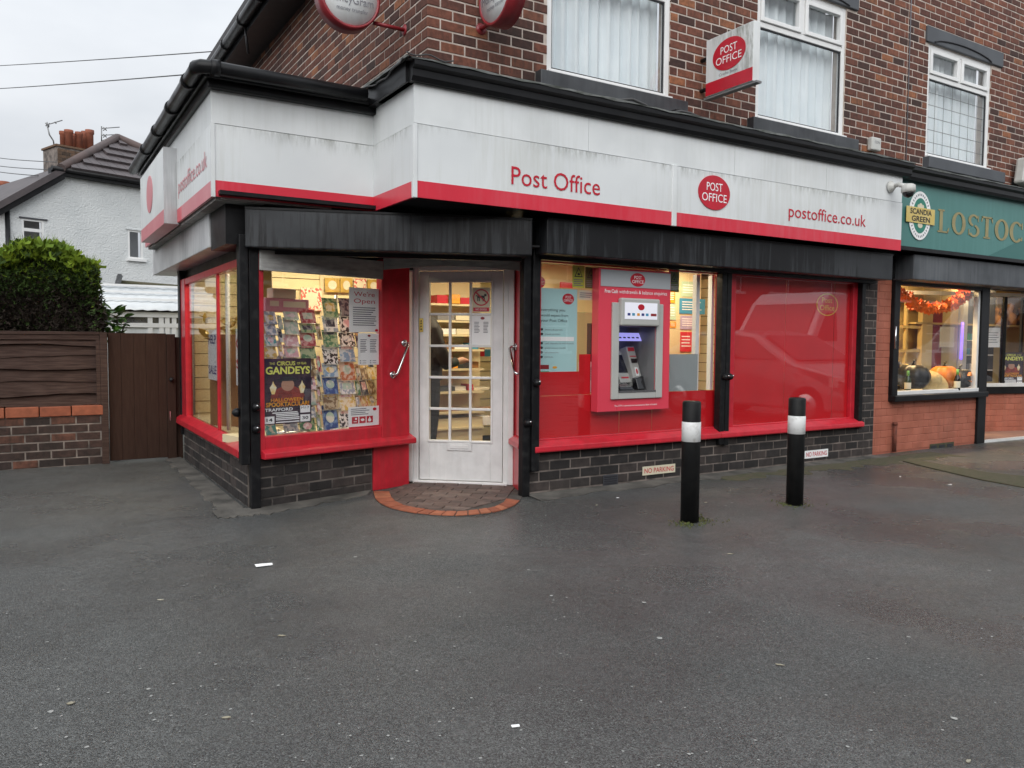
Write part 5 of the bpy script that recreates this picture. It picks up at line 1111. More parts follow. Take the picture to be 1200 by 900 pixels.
tiers = {357: (('red_letter', .13, .09), ('orange_ink', .12, .10), ('red_letter', .15, .07), ('orange_ink', .16, .08)), 376: (('ink_grey', .2, .05), ('paper_cream', .2, .06), ('card_brown', .2, .05)), 392: (('paper', .22, .06), ('paper_cream', .2, .06), ('ink_grey', .16, .04)), 409: (('card_brown', .2, .05), ('paper', .18, .04), ('blue_ink', .1, .07)),
         431: (('xmas', .12, .07), ('orange_ink', .1, .08), ('ink', .14, .06), ('card_brown', .12, .07)), 457: (('ink', .2, .05), ('paper', .15, .05), ('red_letter', .06, .07), ('paper_cream', .2, .03)), 480: (('card_brown', .26, .02), ('gold_foil', .26, .02), ('card_brown', .2, .02)), 498: (('paper', .2, .10), ('paper_cream', .22, .08), ('paper', .22, .10))}
nm = dict(GOODS); nm.update({'gold_foil': 'gold'}); ordn = ['topmost', 'second', 'third', 'fourth', 'fifth', 'sixth', 'seventh', 'lowest']
for ti, (py, items) in enumerate(tiers.items()):
    z = f_sh.hit(535, py)[1]; x = f_sh.hit(503, py)[0] + .02
    for k, (m, w, h) in enumerate(items):
        q = MB(); q.box(f_sh, x, x + w, z + .001, z + h, -.02, .13 + random.uniform(0, .06))
        pos = ['at the left end', 'second from the left', 'third from the left', 'fourth from the left'][k]
        o = q.build('stationery_pack', M[m], bevel=.003, label=f'{nm[m]} stationery pack {pos} of the {ordn[ti]} shelf through the door', cat='box', group='stationery on the door shelves')
        lq = MB(); lq.box(f_sh, x + w * .15, x + w * .8, z + h * .35, z + h * .75, .19, .192) if False else None
        x += w + .012
ct = thing('shop_counter', (5.0, 8.6, .03), 'cream slatted counter to the right inside the door', 'counter')
f_ct = Frame((0, 8.5, 0), X)
part('top', 'shelf', ct, f_ct, 4.52, 5.6, 1.02, 1.06, -.4, .05)
for i in range(8): part('slat', 'slat', ct, f_ct, 4.55, 5.58, .08 + i * .115, .185 + i * .115, -.38, 0)
for px, m, lab in (((556, 405, 562, 424), 'ink', 'black box on the counter inside the door'), ((562, 408, 568, 425), 'red_letter', 'red folder leaning on the counter inside the door'), ((568, 411, 575, 427), 'blue_ink', 'blue pack on the counter inside the door'), ((566, 332 + 78, 571, 420), 'orange_ink', 'small orange pack behind the red folder on the counter')):
    f_o = f_ct.off(.02 if m != 'orange_ink' else -.08); a0, a1, _, b1 = rect(f_o, *px); b1 = max(b1, 1.15); q = MB(); q.box(f_o, a0, a1, 1.062, b1, -.05, 0); q.build('counter_pack', M[m], bevel=.003, label=lab, cat='box')
# board with leaflets right of the cash machine, grey privacy film
f_lb = Frame((0, 6.30, 0), X)
lb = thing('leaflet_board', (5.9, 6.32, .9), 'yellow board of leaflets just right of the cash machine', 'notice board')
a0, a1, b0, b1 = rect(f_lb, 780, 318, 821, 415); part('board', 'cream', lb, f_lb, a0, a1, b0, b1, -.03, 0)
for px, m, lab in (((784, 340, 791, 355), 'orange_ink', 'orange leaflet corner touching the cash machine edge'), ((798, 330, 819, 348), 'pale_green_paper', 'pale green leaflet at the top of the leaflet board'), ((796, 350, 826, 368), 'blue_ink', 'blue leaflet across the middle of the leaflet board'), ((797, 370, 818, 386), 'lilac_paper', 'lilac leaflet below the blue one on the leaflet board'), ((797, 389, 811, 412), 'red_sign', 'red leaflet at the bottom of the leaflet board'), ((785, 356, 792, 375), 'pale_green_paper', 'pale green leaflet at the left edge of the leaflet board'), ((785, 377, 792, 384), 'orange_ink', 'small orange leaflet at the left edge of the leaflet board')):
    if m == 'pale_green_paper' and m not in M: M[m] = mat('pale_green_paper', (.45, .60, .42, 1), None, rough=.6); M['lilac_paper'] = mat('lilac_paper', (.45, .38, .55, 1), None, rough=.6)
    f_l2 = f_lb.off(.004); t, A, B, w, h, e = notice('leaflet', f_l2, px, .003, m, lab, 'leaflet')
    lines(f_l2, A(.1), A(.9), B(.2), B(.85), 4, e, .35).build('print', M['white_ink'], t)
a0, a1, b0, b1 = rect(f_gl, 785, 415, 818, 458); q = MB(); q.box(f_gl, a0, a1, .802, b1, -.012, -.008); q.build('privacy_film', mat('frosted_grey_film', (.30, .33, .33, 1), None, rough=.3), label='frosted grey film patch right of the cash machine', cat='window film')
q = MB(); a0, _ = f_gl.hit(820, 380); q.box(f_gl, a0, a0 + .045, .80, 1.89, -.10, -.05); q.build('white_post', M['upvc'], label='slim white post behind glass right of the leaflet board', cat='post')
q = MB(); a0, _ = f_gl.hit(838, 380); q.box(f_gl, a0, a0 + .035, .80, 1.89, -.10, -.05); q.build('white_post', M['upvc'], label='slim white post at the right edge of the cash machine window', cat='post')
# poster board and cabinet seen left of the cash machine
f_ib = Frame((0, 7.2, 0), X); a0, a1, b0, b1 = rect(f_ib, 656, 331, 670, 337.5); q = MB(); q.box(f_ib, a0, a1, b0, b1, 0, .02); q.build('red_header_board', M['red_sign'], label='small red board high on the wall left of the cash machine', cat='board')
q = MB(); a0, a1, b0, b1 = rect(f_ib, 676, 366, 703, 416); q.box(f_ib, a0, a1 + .3, .03, b1, -.3, 0); q.build('cabinet', mat('beige_cabinet', (.42, .36, .22, 1), None, rough=.6), bevel=.01, label='beige cabinet inside behind the hours sheet on red film', cat='cabinet')
pt = MB(); pt.wbox(4.85, 7.9, 7.3, 7.36, .03, 2.11); pt.build('partition', M['cream'], room)

# customer inside the door -----------------------------------------------------------------------------------
def person(base):
    bx, by, bz = base; P = lambda x, y, z: V((bx + x, by + y, bz + z))
    ppl = thing('person', base, 'person in dark jacket and trousers standing inside behind the glazed door', 'person')
    def limb(mb, chain): mb.tube([c[0] for c in chain], 0, 12, rs=[c[1] for c in chain])
    body = MB()
    limb(body, [(P(0, 0, .86), .13), (P(0, 0, .98), .155), (P(.01, 0, 1.12), .15), (P(.0, 0, 1.28), .165), (P(-.05, 0, 1.38), .14), (P(-.09, 0, 1.44), .07), (P(-.125, 0, 1.52), .055)])
    for s in (-1, 1):
        limb(body, [(P(0, s * .085, .92), .095), (P(.01, s * .09, .70), .085), (P(.02, s * .095, .48), .062), (P(.0, s * .10, .28), .055), (P(-.02, s * .10, .09), .042)])
        limb(body, [(P(-.03, s * .10, .06), .042), (P(.08, s * .105, .045), .042), (P(.19, s * .11, .035), .032)])
        limb(body, [(P(-.04, s * .13, 1.37), .07), (P(-.03, s * .205, 1.32), .062), (P(.05, s * .24, 1.12), .052), (P(.13, s * .22, .99), .044), (P(.27, s * .17, 1.02), .034)])
        limb(body, [(P(.27, s * .17, 1.02), .033), (P(.33, s * .15, 1.03), .038), (P(.38, s * .14, 1.03), .022)])
        for k in range(4): limb(body, [(P(.365, s * .14 + (k - 1.5) * .02, 1.03), .010), (P(.41 - .006 * abs(k - 1), s * .14 + (k - 1.5) * .021, 1.025), .009), (P(.435 - .008 * abs(k - 1), s * .14 + (k - 1.5) * .021, 1.005), .008)])
        limb(body, [(P(.31, s * .125, 1.035), .011), (P(.345, s * .105, 1.03), .010), (P(.37, s * .10, 1.02), .008)])
    body.ball(P(-.13, 0, 1.61), .092, .078, .115, 16, 12)
    body.ball(P(-.038, 0, 1.595), .02, .014, .022, 8, 6)
    for s in (-1, 1): body.ball(P(-.14, s * .08, 1.605), .02, .012, .03, 8, 6)
    o = body.build('body', M['skin'], ppl); r = o.modifiers.new('join', 'REMESH'); r.mode = 'VOXEL'; r.voxel_size = .011; r.use_smooth_shade = True
    sm = o.modifiers.new('smooth', 'SMOOTH'); sm.iterations = 4
    jk = MB(); g = .016
    limb(jk, [(P(0, 0, .84), .165), (P(0, 0, .98), .155 + g * 1.3), (P(.01, 0, 1.12), .15 + g * 1.4), (P(.0, 0, 1.28), .165 + g), (P(-.05, 0, 1.385), .14 + g), (P(-.09, 0, 1.45), .085)])
    for s in (-1, 1): limb(jk, [(P(-.04, s * .13, 1.37), .07 + g), (P(-.03, s * .205, 1.32), .062 + g), (P(.05, s * .24, 1.12), .052 + g), (P(.13, s * .22, .99), .044 + g), (P(.25, s * .175, 1.02), .036 + g * .7)])
    o = jk.build('jacket', mat('dark_brown_grey_jacket', (.022, .018, .018, 1), (.014, .012, .012, 1), 20, .8), ppl); r = o.modifiers.new('join', 'REMESH'); r.mode = 'VOXEL'; r.voxel_size = .013; r.use_smooth_shade = True
    tr = MB()
    limb(tr, [(P(0, 0, .82), .15), (P(0, 0, .93), .16)])
    for s in (-1, 1): limb(tr, [(P(0, s * .08, .92), .11), (P(.01, s * .09, .70), .10), (P(.02, s * .095, .48), .078), (P(.0, s * .10, .28), .07), (P(-.02, s * .10, .08), .062)])
    o = tr.build('trousers', mat('black_trousers', (.012, .012, .014, 1), None, rough=.85), ppl); r = o.modifiers.new('join', 'REMESH'); r.mode = 'VOXEL'; r.voxel_size = .013; r.use_smooth_shade = True
    hr = MB(); hr.ball(P(-.155, 0, 1.64), .098, .088, .105, 16, 10); hr.build('hair', mat('dark_hair', (.02, .014, .010, 1), None, rough=.6), ppl)
    for s in (-1, 1): e_ = MB(); e_.ball(P(-.047, s * .032, 1.62), .009, .013, .009, 8, 6); e_.build('eye', M['white_ink'], ppl)
    mo = MB(); mo.ball(P(-.048, 0, 1.55), .010, .025, .006, 10, 6); mo.build('mouth', M['coat_red'], ppl)
person((3.32, 7.05, .03))
# ------------------------------------------------------------------ bollards
M['boll_black'] = mat('black_bollard_plastic', (.006, .006, .0065, 1), (.011, .011, .011, 1), 12, .5, bump=.25, bscale=60, streak=(.030, .027, .023, 1), streak_amt=.4, spec=.25)
M['boll_white'] = mat('scuffed_white_band', (.70, .70, .69, 1), (.52, .51, .49, 1), 26, .45, lo=.52, hi=.75)
for px, pt_, w0, w1, lab in (((808, 611), 470, 494, 517, 'black bollard with white band nearer the shop door'), ((931, 591), 466, 487, 508, 'black bollard with white band in front of the red film window')):
    g = on_ground(*px); f = Frame((g.x, g.y, 0), ROT @ V((1, 0, 0)) * 1.0)
    zt = f.hit(px[0], pt_)[1]; za, zb = f.hit(px[0], w1)[1], f.hit(px[0], w0)[1]; r = .064
    t = thing('bollard', (g.x, g.y, 0), lab, 'bollard', 'bollards in front of the shop')
    q = MB(); q.lathe((g.x, g.y, -.02), [(r, 0), (r, zt + .008), (r - .004, zt + .016), (r - .010, zt + .02), (0, zt + .022)], 36); q.build('post', M['boll_black'], t)
    q = MB(); q.lathe((g.x, g.y, 0), [(r + .0005, za), (r + .002, za + .001), (r + .002, zb - .001), (r + .0005, zb)], 36); q.build('band', M['boll_white'], t)
    wd = MB()                                            # weeds and moss round the foot
    for k in range(220 if px[0] < 900 else 110):
        a = random.uniform(0, 6.28); rr = r + abs(random.gauss(0, .07)) + .005; a = a if px[0] > 900 else random.choice((random.gauss(3.6, .5), random.gauss(5.9, .5)))
        c = V((g.x + rr * math.cos(a), g.y + rr * math.sin(a), 0)); hgt = random.uniform(.003, .015); d = V((random.uniform(-1, 1), random.uniform(-1, 1), 0)) * .012
        wd.face([c - d * .4, c + d * .4, c + d + Z * hgt, c + d * .2 + Z * hgt * 1.2])
    M.setdefault('weed', mat('small_green_weed', (.075, .11, .02, 1), (.11, .095, .04, 1), 30, .8))
    wd.build('weeds', M['weed'], label='tiny weeds and moss round the foot of ' + ('the bollard nearer the door' if px[0] < 900 else 'the farther bollard'), cat='weeds', kind='stuff')

# ------------------------------------------------------------------ off-licence next door
sh2 = thing('off_licence_building', (9.5, 5.4, 0), 'brick shop with orange painted base next to the corner shop', 'building')
st2 = []; f_o = Frame((0, 5.405, 0), X); f_oj = Frame((0, 5.405, 0), X)
W3 = (9.13, 10.515, 3.475, 4.80)
u2 = wall_slab(f_up, 8.72, 14.5, 3.30, 7.4, [W3]).build('wall', M['mortar_up'], sh2)
lay_bricks(st2, u2, f_up, 8.72, 14.5, 3.30, 7.4, COURSE, BL, [W3, (9.08, 10.80, 3.335, 3.475), (9.06, 10.745, 4.80, 4.985)], M['brick_up'], start=0)
o1 = wall_slab(f_o, 8.005, 10.36, -.03, .60, [], .12).build('wall', M['mortar_paint'], sh2)
lay_bricks(st2, o1, f_o, 8.005, 10.36, .02, .60, .0828, .21, [], M['brick_paint'], joint=.006, dp=.004)
o2 = wall_slab(f_o, 8.005, 8.34, .60, 2.0, [], .12).build('wall', M['mortar_paint'], sh2)
lay_bricks(st2, o2, f_o, 8.005, 8.34, .60, 2.0, .0823, .21, [], M['brick_paint'], joint=.006, dp=.004)
pq, qq = V((10.95, 6.15, 0)), V((12.9, 5.55, 0)); f_ob = Frame(pq, qq - pq)
o3 = wall_slab(f_ob, -.9, 2.6, -.03, .58, [], .12).build('wall', M['mortar_paint'], sh2)
lay_bricks(st2, o3, f_ob, -.9, 2.6, .0, .58, .0828, .21, [], M['brick_paint'], joint=.006, dp=.004, start=1)
o4 = wall_slab(f_o, 12.95, 14.5, -.03, 2.0, [], .2).build('wall', M['mortar_paint'], sh2)
lay_bricks(st2, o4, f_o, 12.95, 14.5, .02, 2.0, .0828, .21, [], M['brick_paint'], joint=.006, dp=.004)
finish_bricks(st2, 300)
upper_window(sh2, f_up, W3, 4.43, '', 'white net curtain in the leaded upper window on the right', leaded=True)
stone(sh2, f_up, 9.09, 10.79, 3.335, 3.47, .085, M['lintel_grey'], 'stone_sill'); stone(sh2, f_up, 9.06, 10.745, 4.802, 4.985, .03, M['lintel_grey'], 'lintel')
q = MB(); q.tube([f_up.p(9.2 + 1.25 * i / 14, 4.815 + .07 * math.sin(math.pi * i / 14) ** .6, .034) for i in range(15)], .010, 6); q.build('lintel_groove', M['ink'], sh2)
q = MB(); q.tube([f_up.p(8.74, 3.3, .012), f_up.p(8.74, 7.2, .012)], .006, 5); q.build('wall_joint', M['ink_grey'], sh2)
cornice(sh2, 7.935, 14.5, yf=5.04)
hd = MB(); hd.wbox(7.99, 14.4, 5.45, 5.55, 1.96, 3.05); hd.build('header', M['black_paint'], sh2)
hd = MB(); hd.wbox(7.90, 8.36, 5.37, 5.44, 1.99, 2.30); hd.build('header', M['black_paint'], sh2)
sf = MB(); sf.wbox(7.90, 14.4, 5.12, 6.6, 2.275, 2.30); sf.build('soffit', M['black_paint'], sh2)
b = MB(); b.box(Frame((0, 5.15, 0), X), 8.345, 14.3, 1.965, 2.245, -.28, 0); M['shut_worn'] = mat('scraped_grey_shutter_box', (.050, .055, .062, 1), (.085, .092, .10, 1), 3.5, .5, streak=(.16, .17, .18, 1), streak_amt=.5, bump=.1)
b.build('shutter_box', M['shut_worn'], sh2, bevel=.012)
# window
f_og = Frame((0, 5.42, 0), X); q = MB()
q.box(f_og, 8.345, 8.45, .60, 1.975, -.05, .06).box(f_og, 10.175, 10.36, .0, 1.975, -.05, .05).box(f_og, 8.45, 10.175, 1.925, 1.975, -.049, .05)
ow = q.build('shop_window', M['black_paint'], sh2, bevel=.006)
q = MB(); q.box(f_og, 8.34, 10.30, .595, .665, -.05, .11); q.build('sill', M['black_paint'], ow, bevel=.01)
q = MB(); q.box(f_og, 8.45, 10.175, .666, .71, -.03, .05).box(f_og, 10.13, 10.172, .711, 1.924, -.03, .03).box(f_og, 8.452, 8.485, .711, 1.924, -.03, .02); q.build('inner_frame', M['white_paint'], ow, bevel=.004)
pane(f_og, 8.485, 10.13, .71, 1.925, ow, d=-.01)
q = MB(); q.tube([(8.36, 5.35, 1.20), (8.36, 5.35, 1.45)], .012, 8); q.build('frame_bracket', M['chrome'], ow)
g1 = MB(); g1.tube([(8.41, 5.385, .02), (8.41, 5.385, .33)], .022, 10); pb = on_ground(1053, 529); 
rp = thing('rusty_pipe', (8.44, 5.36, 0), 'short rusty pipe stub standing against the orange wall', 'pipe')
g1.v = [v + V((.02, -.02, 0)) for v in g1.v]; g1.build('pipe', M['rust'], rp); g2 = MB(); g2.lathe((8.43, 5.365, .325), [(.027, 0), (.027, .03), (.018, .035), (0, .036)], 12); g2.build('cap', M['rust'], rp)
ab = thing('air_brick', (9.2, 5.39, .03), 'mossy slotted air brick at the foot of the orange wall', 'vent'); a0, a1, b0, b1 = rect(f_o, 1089, 519, 1117, 526)
part('frame', 'moss', ab, f_o, a0, a1, b0, b1, .005, .009)
for i in range(3): part('slat', 'ink', ab, f_o, a0 + .02 + i * (a1 - a0) / 3, a0 + (i + .8) * (a1 - a0) / 3, b0 + .02, b1 - .02, .0095, .014)
# recessed entrance to the right
q = MB(); q.box(f_ob, -.9, 2.6, .56, .66, -.05, .04); ow2 = q.build('shop_window', M['black_paint'], sh2, bevel=.006)
q = MB(); q.box(f_ob, -.9, 2.6, .661, .71, -.05, .02).box(f_ob, -.9, 2.6, 1.93, 1.98, -.05, .02); q.build('inner_frame', M['white_paint'], ow2)
pane(f_ob, -.9, 2.6, .71, 1.93, ow2, d=-.02)
for a in (.85, 1.5): q = MB(); q.box(f_ob, a, a + .05, .71, 1.93, -.05, .0); q.build('window_bar', M['black_paint'], ow2)
st = MB(); st.hexa([V((10.36, 5.42, 0)), V((12.9, 5.30, 0)), V((12.9, 5.52, 0)), V((10.9, 6.12, 0)), V((10.36, 6.3, 0))], [V((10.36, 5.42, .03)), V((12.9, 5.30, .03)), V((12.9, 5.52, .03)), V((10.9, 6.12, .03)), V((10.36, 6.3, .03))])
st.build('doorstep', mat('pink_step_tile', (.30, .17, .13, 1), (.24, .14, .11, 1), 10, .7), sh2)
st = MB(); st.hexa([V((10.36, 5.39, 0)), V((12.9, 5.26, 0)), V((12.9, 5.30, 0)), V((10.36, 5.42, 0))], [V((10.36, 5.39, .034)), V((12.9, 5.26, .034)), V((12.9, 5.30, .034)), V((10.36, 5.42, .034))]); st.build('step_nosing', M['white_paint'], sh2)
# sign
f_os = Frame((0, 5.10, 0), X)
os_ = thing('fascia_sign', (10, 5.15, 2.3), 'teal shop sign with dull gold serif letters beginning LOSTOC', 'sign')
part('board', 'teal', os_, f_os, 7.90, 14.3, 2.305, 3.03, -.04, 0); part('bottom_trim', 'black_paint', os_, f_os, 7.90, 14.3, 2.265, 2.305, -.04, .015)
def serif_letters(mb, s, spans, fr, base, cap, d):
    for ch, (a0, a1) in zip(s, spans):
        w = a1 - a0; st_, th_ = w * .26, cap * .10; B = lambda u0, u1, v0, v1: mb.box(fr, a0 + u0 * w, a0 + u1 * w, base + v0 * cap, base + v1 * cap, d - .002, d)
        def ringarc(t0, t1, n, ox=.5, oy=.5, rx=.5, ry=.5, thick=.24, thin=.09):
            for i in range(n):
                p, q = t0 + (t1 - t0) * i / n, t0 + (t1 - t0) * (i + 1) / n
                def pt(t, o): return (a0 + w * (ox + (rx - (thick * o)) * math.cos(t)), base + cap * (oy + (ry - thin * o) * math.sin(t)))
                poly = [pt(p, 0), pt(q, 0), pt(q, 1), pt(p, 1)]
                mb.prism(fr, poly, d - .002, d)
        if ch == 'L': B(.14, .14 + .27, .06, .94); B(0, .55, .93, 1); B(0, .9, 0, .07); mb.prism(fr, [(a0 + w * .80, base + cap * .07), (a0 + w * .9, base), (a0 + w, base + cap * .24), (a0 + w * .95, base + cap * .24)], d - .002, d)
        elif ch == 'O': ringarc(0, 2 * math.pi, 32)
        elif ch == 'T': B(.37, .63, .06, .94); B(.22, .78, 0, .07); B(.05, .95, .92, 1); mb.prism(fr, [(a0, base + cap * .74), (a0 + w * .06, base + cap * .74), (a0 + w * .16, base + cap * .93), (a0 + w * .05, base + cap)], d - .002, d); mb.prism(fr, [(a0 + w, base + cap * .74), (a0 + w * .95, base + cap), (a0 + w * .84, base + cap * .93), (a0 + w * .94, base + cap * .74)], d - .002, d)
        elif ch == 'C': ringarc(R_(42), R_(318), 26); B(.86, .93, .66, .96); B(.86, .93, .10, .28)
        elif ch == 'S': ringarc(R_(30), R_(262), 18, .48, .74, .46, .27, .22, .09); ringarc(R_(-150), R_(82), 18, .52, .27, .48, .28, .22, .09); B(.84, .90, .70, .97); B(.06, .12, .05, .32)
        elif ch == 'K': B(.12, .36, .06, .94); B(0, .48, .93, 1); B(0, .48, 0, .07); mb.prism(fr, [(a0 + w * .36, base + cap * .42), (a0 + w * .46, base + cap * .42), (a0 + w * .95, base + cap * .96), (a0 + w * .82, base + cap * .96)], d - .002, d); mb.prism(fr, [(a0 + w * .45, base + cap * .55), (a0 + w * .72, base), (a0 + w, base), (a0 + w * .62, base + cap * .66)], d - .002, d)
q = MB(); sp = []
for x0, x1 in ((1098.5, 1112), (1115, 1131), (1134, 1147.5), (1149.5, 1163), (1165.5, 1181.5), (1183, 1199)): sp.append((f_os.hit(x0, 262)[0], f_os.hit(x1, 265)[0]))
sp.append((sp[-1][1] + .06, sp[-1][1] + .40))
serif_letters(q, 'LOSTOCK', sp, f_os, 2.505, .255, .006); q.build('lettering', M['dull_gold'], os_)
q = MB(); q.prism(f_os, [(9.75, 2.306), (14.2, 2.306), (14.2, 2.75), (10.9, 2.62), (10.35, 2.50)], .0008, .002); q.build('print_shape', M['teal_dark'], os_)
# oval badge
cxb, czb = f_os.hit(1077, 253); bg = thing('oval_badge', f_os.p(cxb, czb - .26, .01), 'green and white oval badge with gold band reading SCANDIA GREEN', 'badge')
q = MB(); q.ellipse(f_os, cxb, czb, .205, .262, .004, .012, 40); q.build('white_oval', M['paper'], bg); q = MB(); q.ellipse(f_os, cxb, czb, .135, .19, .0125, .015, 36); q.build('green_oval', mat('badge_green', (.02, .20, .14, 1), None, rough=.4), bg)
q = MB(); q.ellipse(f_os, cxb - .0, czb - .105, .045, .03, .0155, .017, 14); q.ellipse(f_os, cxb, czb + .10, .035, .035, .0155, .017, 14); q.box(f_os, cxb - .06, cxb + .06, czb + .065, czb + .085, .0155, .017); q.ellipse(f_os, cxb - .045, czb + .095, .016, .025, .0155, .0172, 10); q.ellipse(f_os, cxb + .045, czb + .095, .016, .025, .0155, .0172, 10); q.build('emblem', M['paper_cream'], bg)
q = MB()
for k in range(34):
    t_ = 2 * math.pi * k / 34
    if abs(math.sin(t_)) < .35: continue
    f3 = Frame(f_os.p(cxb + .170 * math.cos(t_), czb + .226 * math.sin(t_), .0125), f_os.u * -math.sin(t_) * .9 + f_os.v * math.cos(t_), f_os.u * math.cos(t_) + f_os.v * math.sin(t_)); q.box(f3, -.008, .008, -.012, .012, 0, .002)
q.build('rim_lettering', M['ink_grey'], bg)
part('gold_band', 'label_gold', bg, f_os, cxb - .265, cxb + .265, czb - .085, czb + .085, .016, .022, bevel=.003)
q = MB(); letters(q, 'SCANDIA', f_os, cxb - .20, cxb + .20, czb + .012, .055, .024, .02); letters(q, 'GREEN', f_os, cxb - .17, cxb + .17, czb - .066, .055, .024, .02); q.build('lettering', M['ink'], bg)
t = thing('wall_lamp', (11.05, 5.4, 3.3), 'tilted cream lamp box on brick at the right edge', 'lamp'); f_wl = Frame(f_up.p(11.02, 3.36, .0), V((.985, 0, -.17)), V((.17, 0, .985)))
part('case', 'camera_white', t, f_wl, .0, .30, 0, .34, .06, .20, bevel=.03); part('slot', 'ink_grey', t, f_wl, .03, .11, .06, .22, .2005, .204); part('arm', 'black_paint', t, f_wl, .08, .14, -.08, .1, .0, .06)
# inside the off-licence window -----------------------------------------------------------------------------
M['ol_wall'] = mat('warm_cream_panel', (.62, .48, .22, 1), (.56, .42, .18, 1), 3, .6)
rm2 = thing('off_licence_interior', (9.5, 6.3, 0), 'warm lit inside of the off-licence behind its window', 'room')
q = MB(); q.wbox(8.36, 10.34, 5.50, 6.25, .60, .69); q.build('display_shelf', M['paper_cream'], rm2)
q = MB(); q.wbox(8.30, 14.4, 7.6, 7.7, 0, 2.25).wbox(8.02, 8.08, 5.5, 7.6, 0, 2.25).wbox(14.3, 14.4, 5.62, 7.6, 0, 2.25); q.build('wall', M['ol_wall'], rm2)
q = MB(); q.wbox(8.02, 14.4, 5.52, 7.6, 2.23, 2.26); q.build('ceiling', M['ceiling_in'], rm2)
q = MB(); q.wbox(10.36, 14.4, 6.62, 6.66, .03, 2.2); q.build('screen_wall', M['ol_wall'], rm2)
for k, (x, y, en) in enumerate(((9.4, 6.05, 34), (12.0, 6.35, 15))):
    t = thing('ceiling_lamp', (x, y, 2.2), 'ceiling light inside the off-licence ' + ('above the pumpkins' if k == 0 else 'above its recessed entrance'), 'lamp'); q = MB(); q.wbox(x - .5, x + .5, y - .06, y + .06, 2.185, 2.228); q.build('housing', M['upvc'], t)
    l = bpy.data.lights.new('lamp_light', 'AREA'); l.shape = 'RECTANGLE'; l.size = 1.0; l.size_y = .12; l.energy = en; l.color = (1, .72, .36); o = bpy.data.objects.new('lamp_light', l); COL.objects.link(o); o.location = (0, 0, -.03); o.parent = t
f_od = Frame((0, 6.45, 0), X)
# inner door leaf with panes (left), wooden jamb, dark red pillar, paper
dr = thing('inner_door', (9.9, 6.45, .7), 'cream glazed inner door seen on the left of the off-licence window', 'door')
a0, a1 = f_od.hit(1050, 400)[0], f_od.hit(1078, 400)[0]; a2 = f_od.hit(1090, 400)[0]
q = MB(); q.box(f_od, a1, a2, .69, 2.2, -.04, .03); q.box(f_od, a0, a1, 1.86, 2.2, -.04, .02); q.build('frame', M['ol_wall'], dr)
for px in (1061.5,): a = f_od.hit(px, 400)[0]; part('glazing_bar', 'ol_wall', dr, f_od, a - .02, a + .02, .69, 1.86, -.03, .01)
for py in (383, 411): z = f_od.hit(1062, py)[1]; part('glazing_bar', 'ol_wall', dr, f_od, a0, a1, z - .02, z + .02, -.03, .012)
part('shelf_back', 'shelf', dr, f_od, a0, a1, .69, 1.86, -.5, -.46)  # plain cream panel behind the bottle shelves
f_os2 = f_od.off(-.30); cols = ['red_letter', 'ink', 'orange_ink', 'green_ink', 'blue_ink', 'drum_red', 'label_gold', 'ink_grey']
for r_, py in enumerate((385, 412, 437)):
    z = f_os2.hit(1060, py)[1] - .11; part('shelf', 'paper_cream', dr, f_os2, a0, a1, z - .02, z, -.12, .03)
    for k in range(9):
        x = a0 + .04 + k * (a1 - a0 - .08) / 9; q = MB(); h_ = random.uniform(.13, .19); q.lathe(f_os2.p(x, z, -.04), [(.03, 0), (.03, h_ * .6), (.012, h_ * .78), (.012, h_), (0, h_)], 8)
        q.build('shelf_bottle', M[cols[(k * 3 + r_) % 8]], label=f'{["upper", "middle", "lower"][r_]} shelf bottle behind the off-licence inner door, {["first", "second", "third", "fourth", "fifth", "sixth", "seventh", "eighth", "ninth"][k]} from the left', cat='bottle', group='bottles behind the inner door')
a0, a1 = f_od.hit(1090, 400)[0], f_od.hit(1102, 400)[0]; part('pillar', 'drum_red', rm2, f_od, a0, a1, .69, 1.75, -.02, .02); part('pillar_head', 'ol_wall', rm2, f_od, a0, a1, 1.752, 2.2, -.02, .02)
a3 = f_od.hit(1122, 400)[0]; part('panel', 'ol_wall', rm2, f_od, a1, a3, .69, 2.2, -.03, 0); part('jamb', 'white_paint', rm2, f_od, a3 + .04, a3 + .16, .69, 2.2, -.03, .05)
part('dark_shelving', 'atm_dark', rm2, f_od, a3 + .16, a3 + 1.0, .69, 2.2, -.03, .0)
t, A, B, w, h, e = notice('paper_sheet', f_od, (1099, 383, 1116, 407), .03, 'paper_cream', 'blank cream paper sheet hanging in the off-licence window')
pu = thing('neon_strip', f_od.p(a3 + .02, 1.0, .03), 'thin glowing purple light strip in the off-licence window', 'light'); q = MB(); q.tube([f_od.p(a3 + .02, f_od.hit(1122, 421)[1], .05), f_od.p(a3 + .03, f_od.hit(1123, 378)[1], .05)], .018, 8); q.build('tube', mat('purple_neon', (.2, .1, .8, 1), None, rough=.4, emit=(.22, .12, 1, 1), estr=1.6), pu)
for r_, py in enumerate((395, 412, 430)):
    z = f_od.hit(1137, py)[1]; part('cigarette_shelf', 'paper', rm2, f_od, a3 + .18, a3 + .9, z - .06, z - .045, .001, .05)
    for k in range(5): q = MB(); x = a3 + .2 + k * .1; q.box(f_od, x, x + .07, z - .044, z + .05, .005, .04); q.build('shelf_pack', M[['green_ink', 'blue_ink', 'ink_grey', 'paper', 'drum_red'][(k + r_) % 5]], label=f'small packet {["first", "second", "third", "fourth", "fifth"][k]} along the {["upper", "middle", "lower"][r_]} shelf at the right of the off-licence window', cat='packet', group='packets on the off-licence shelves')
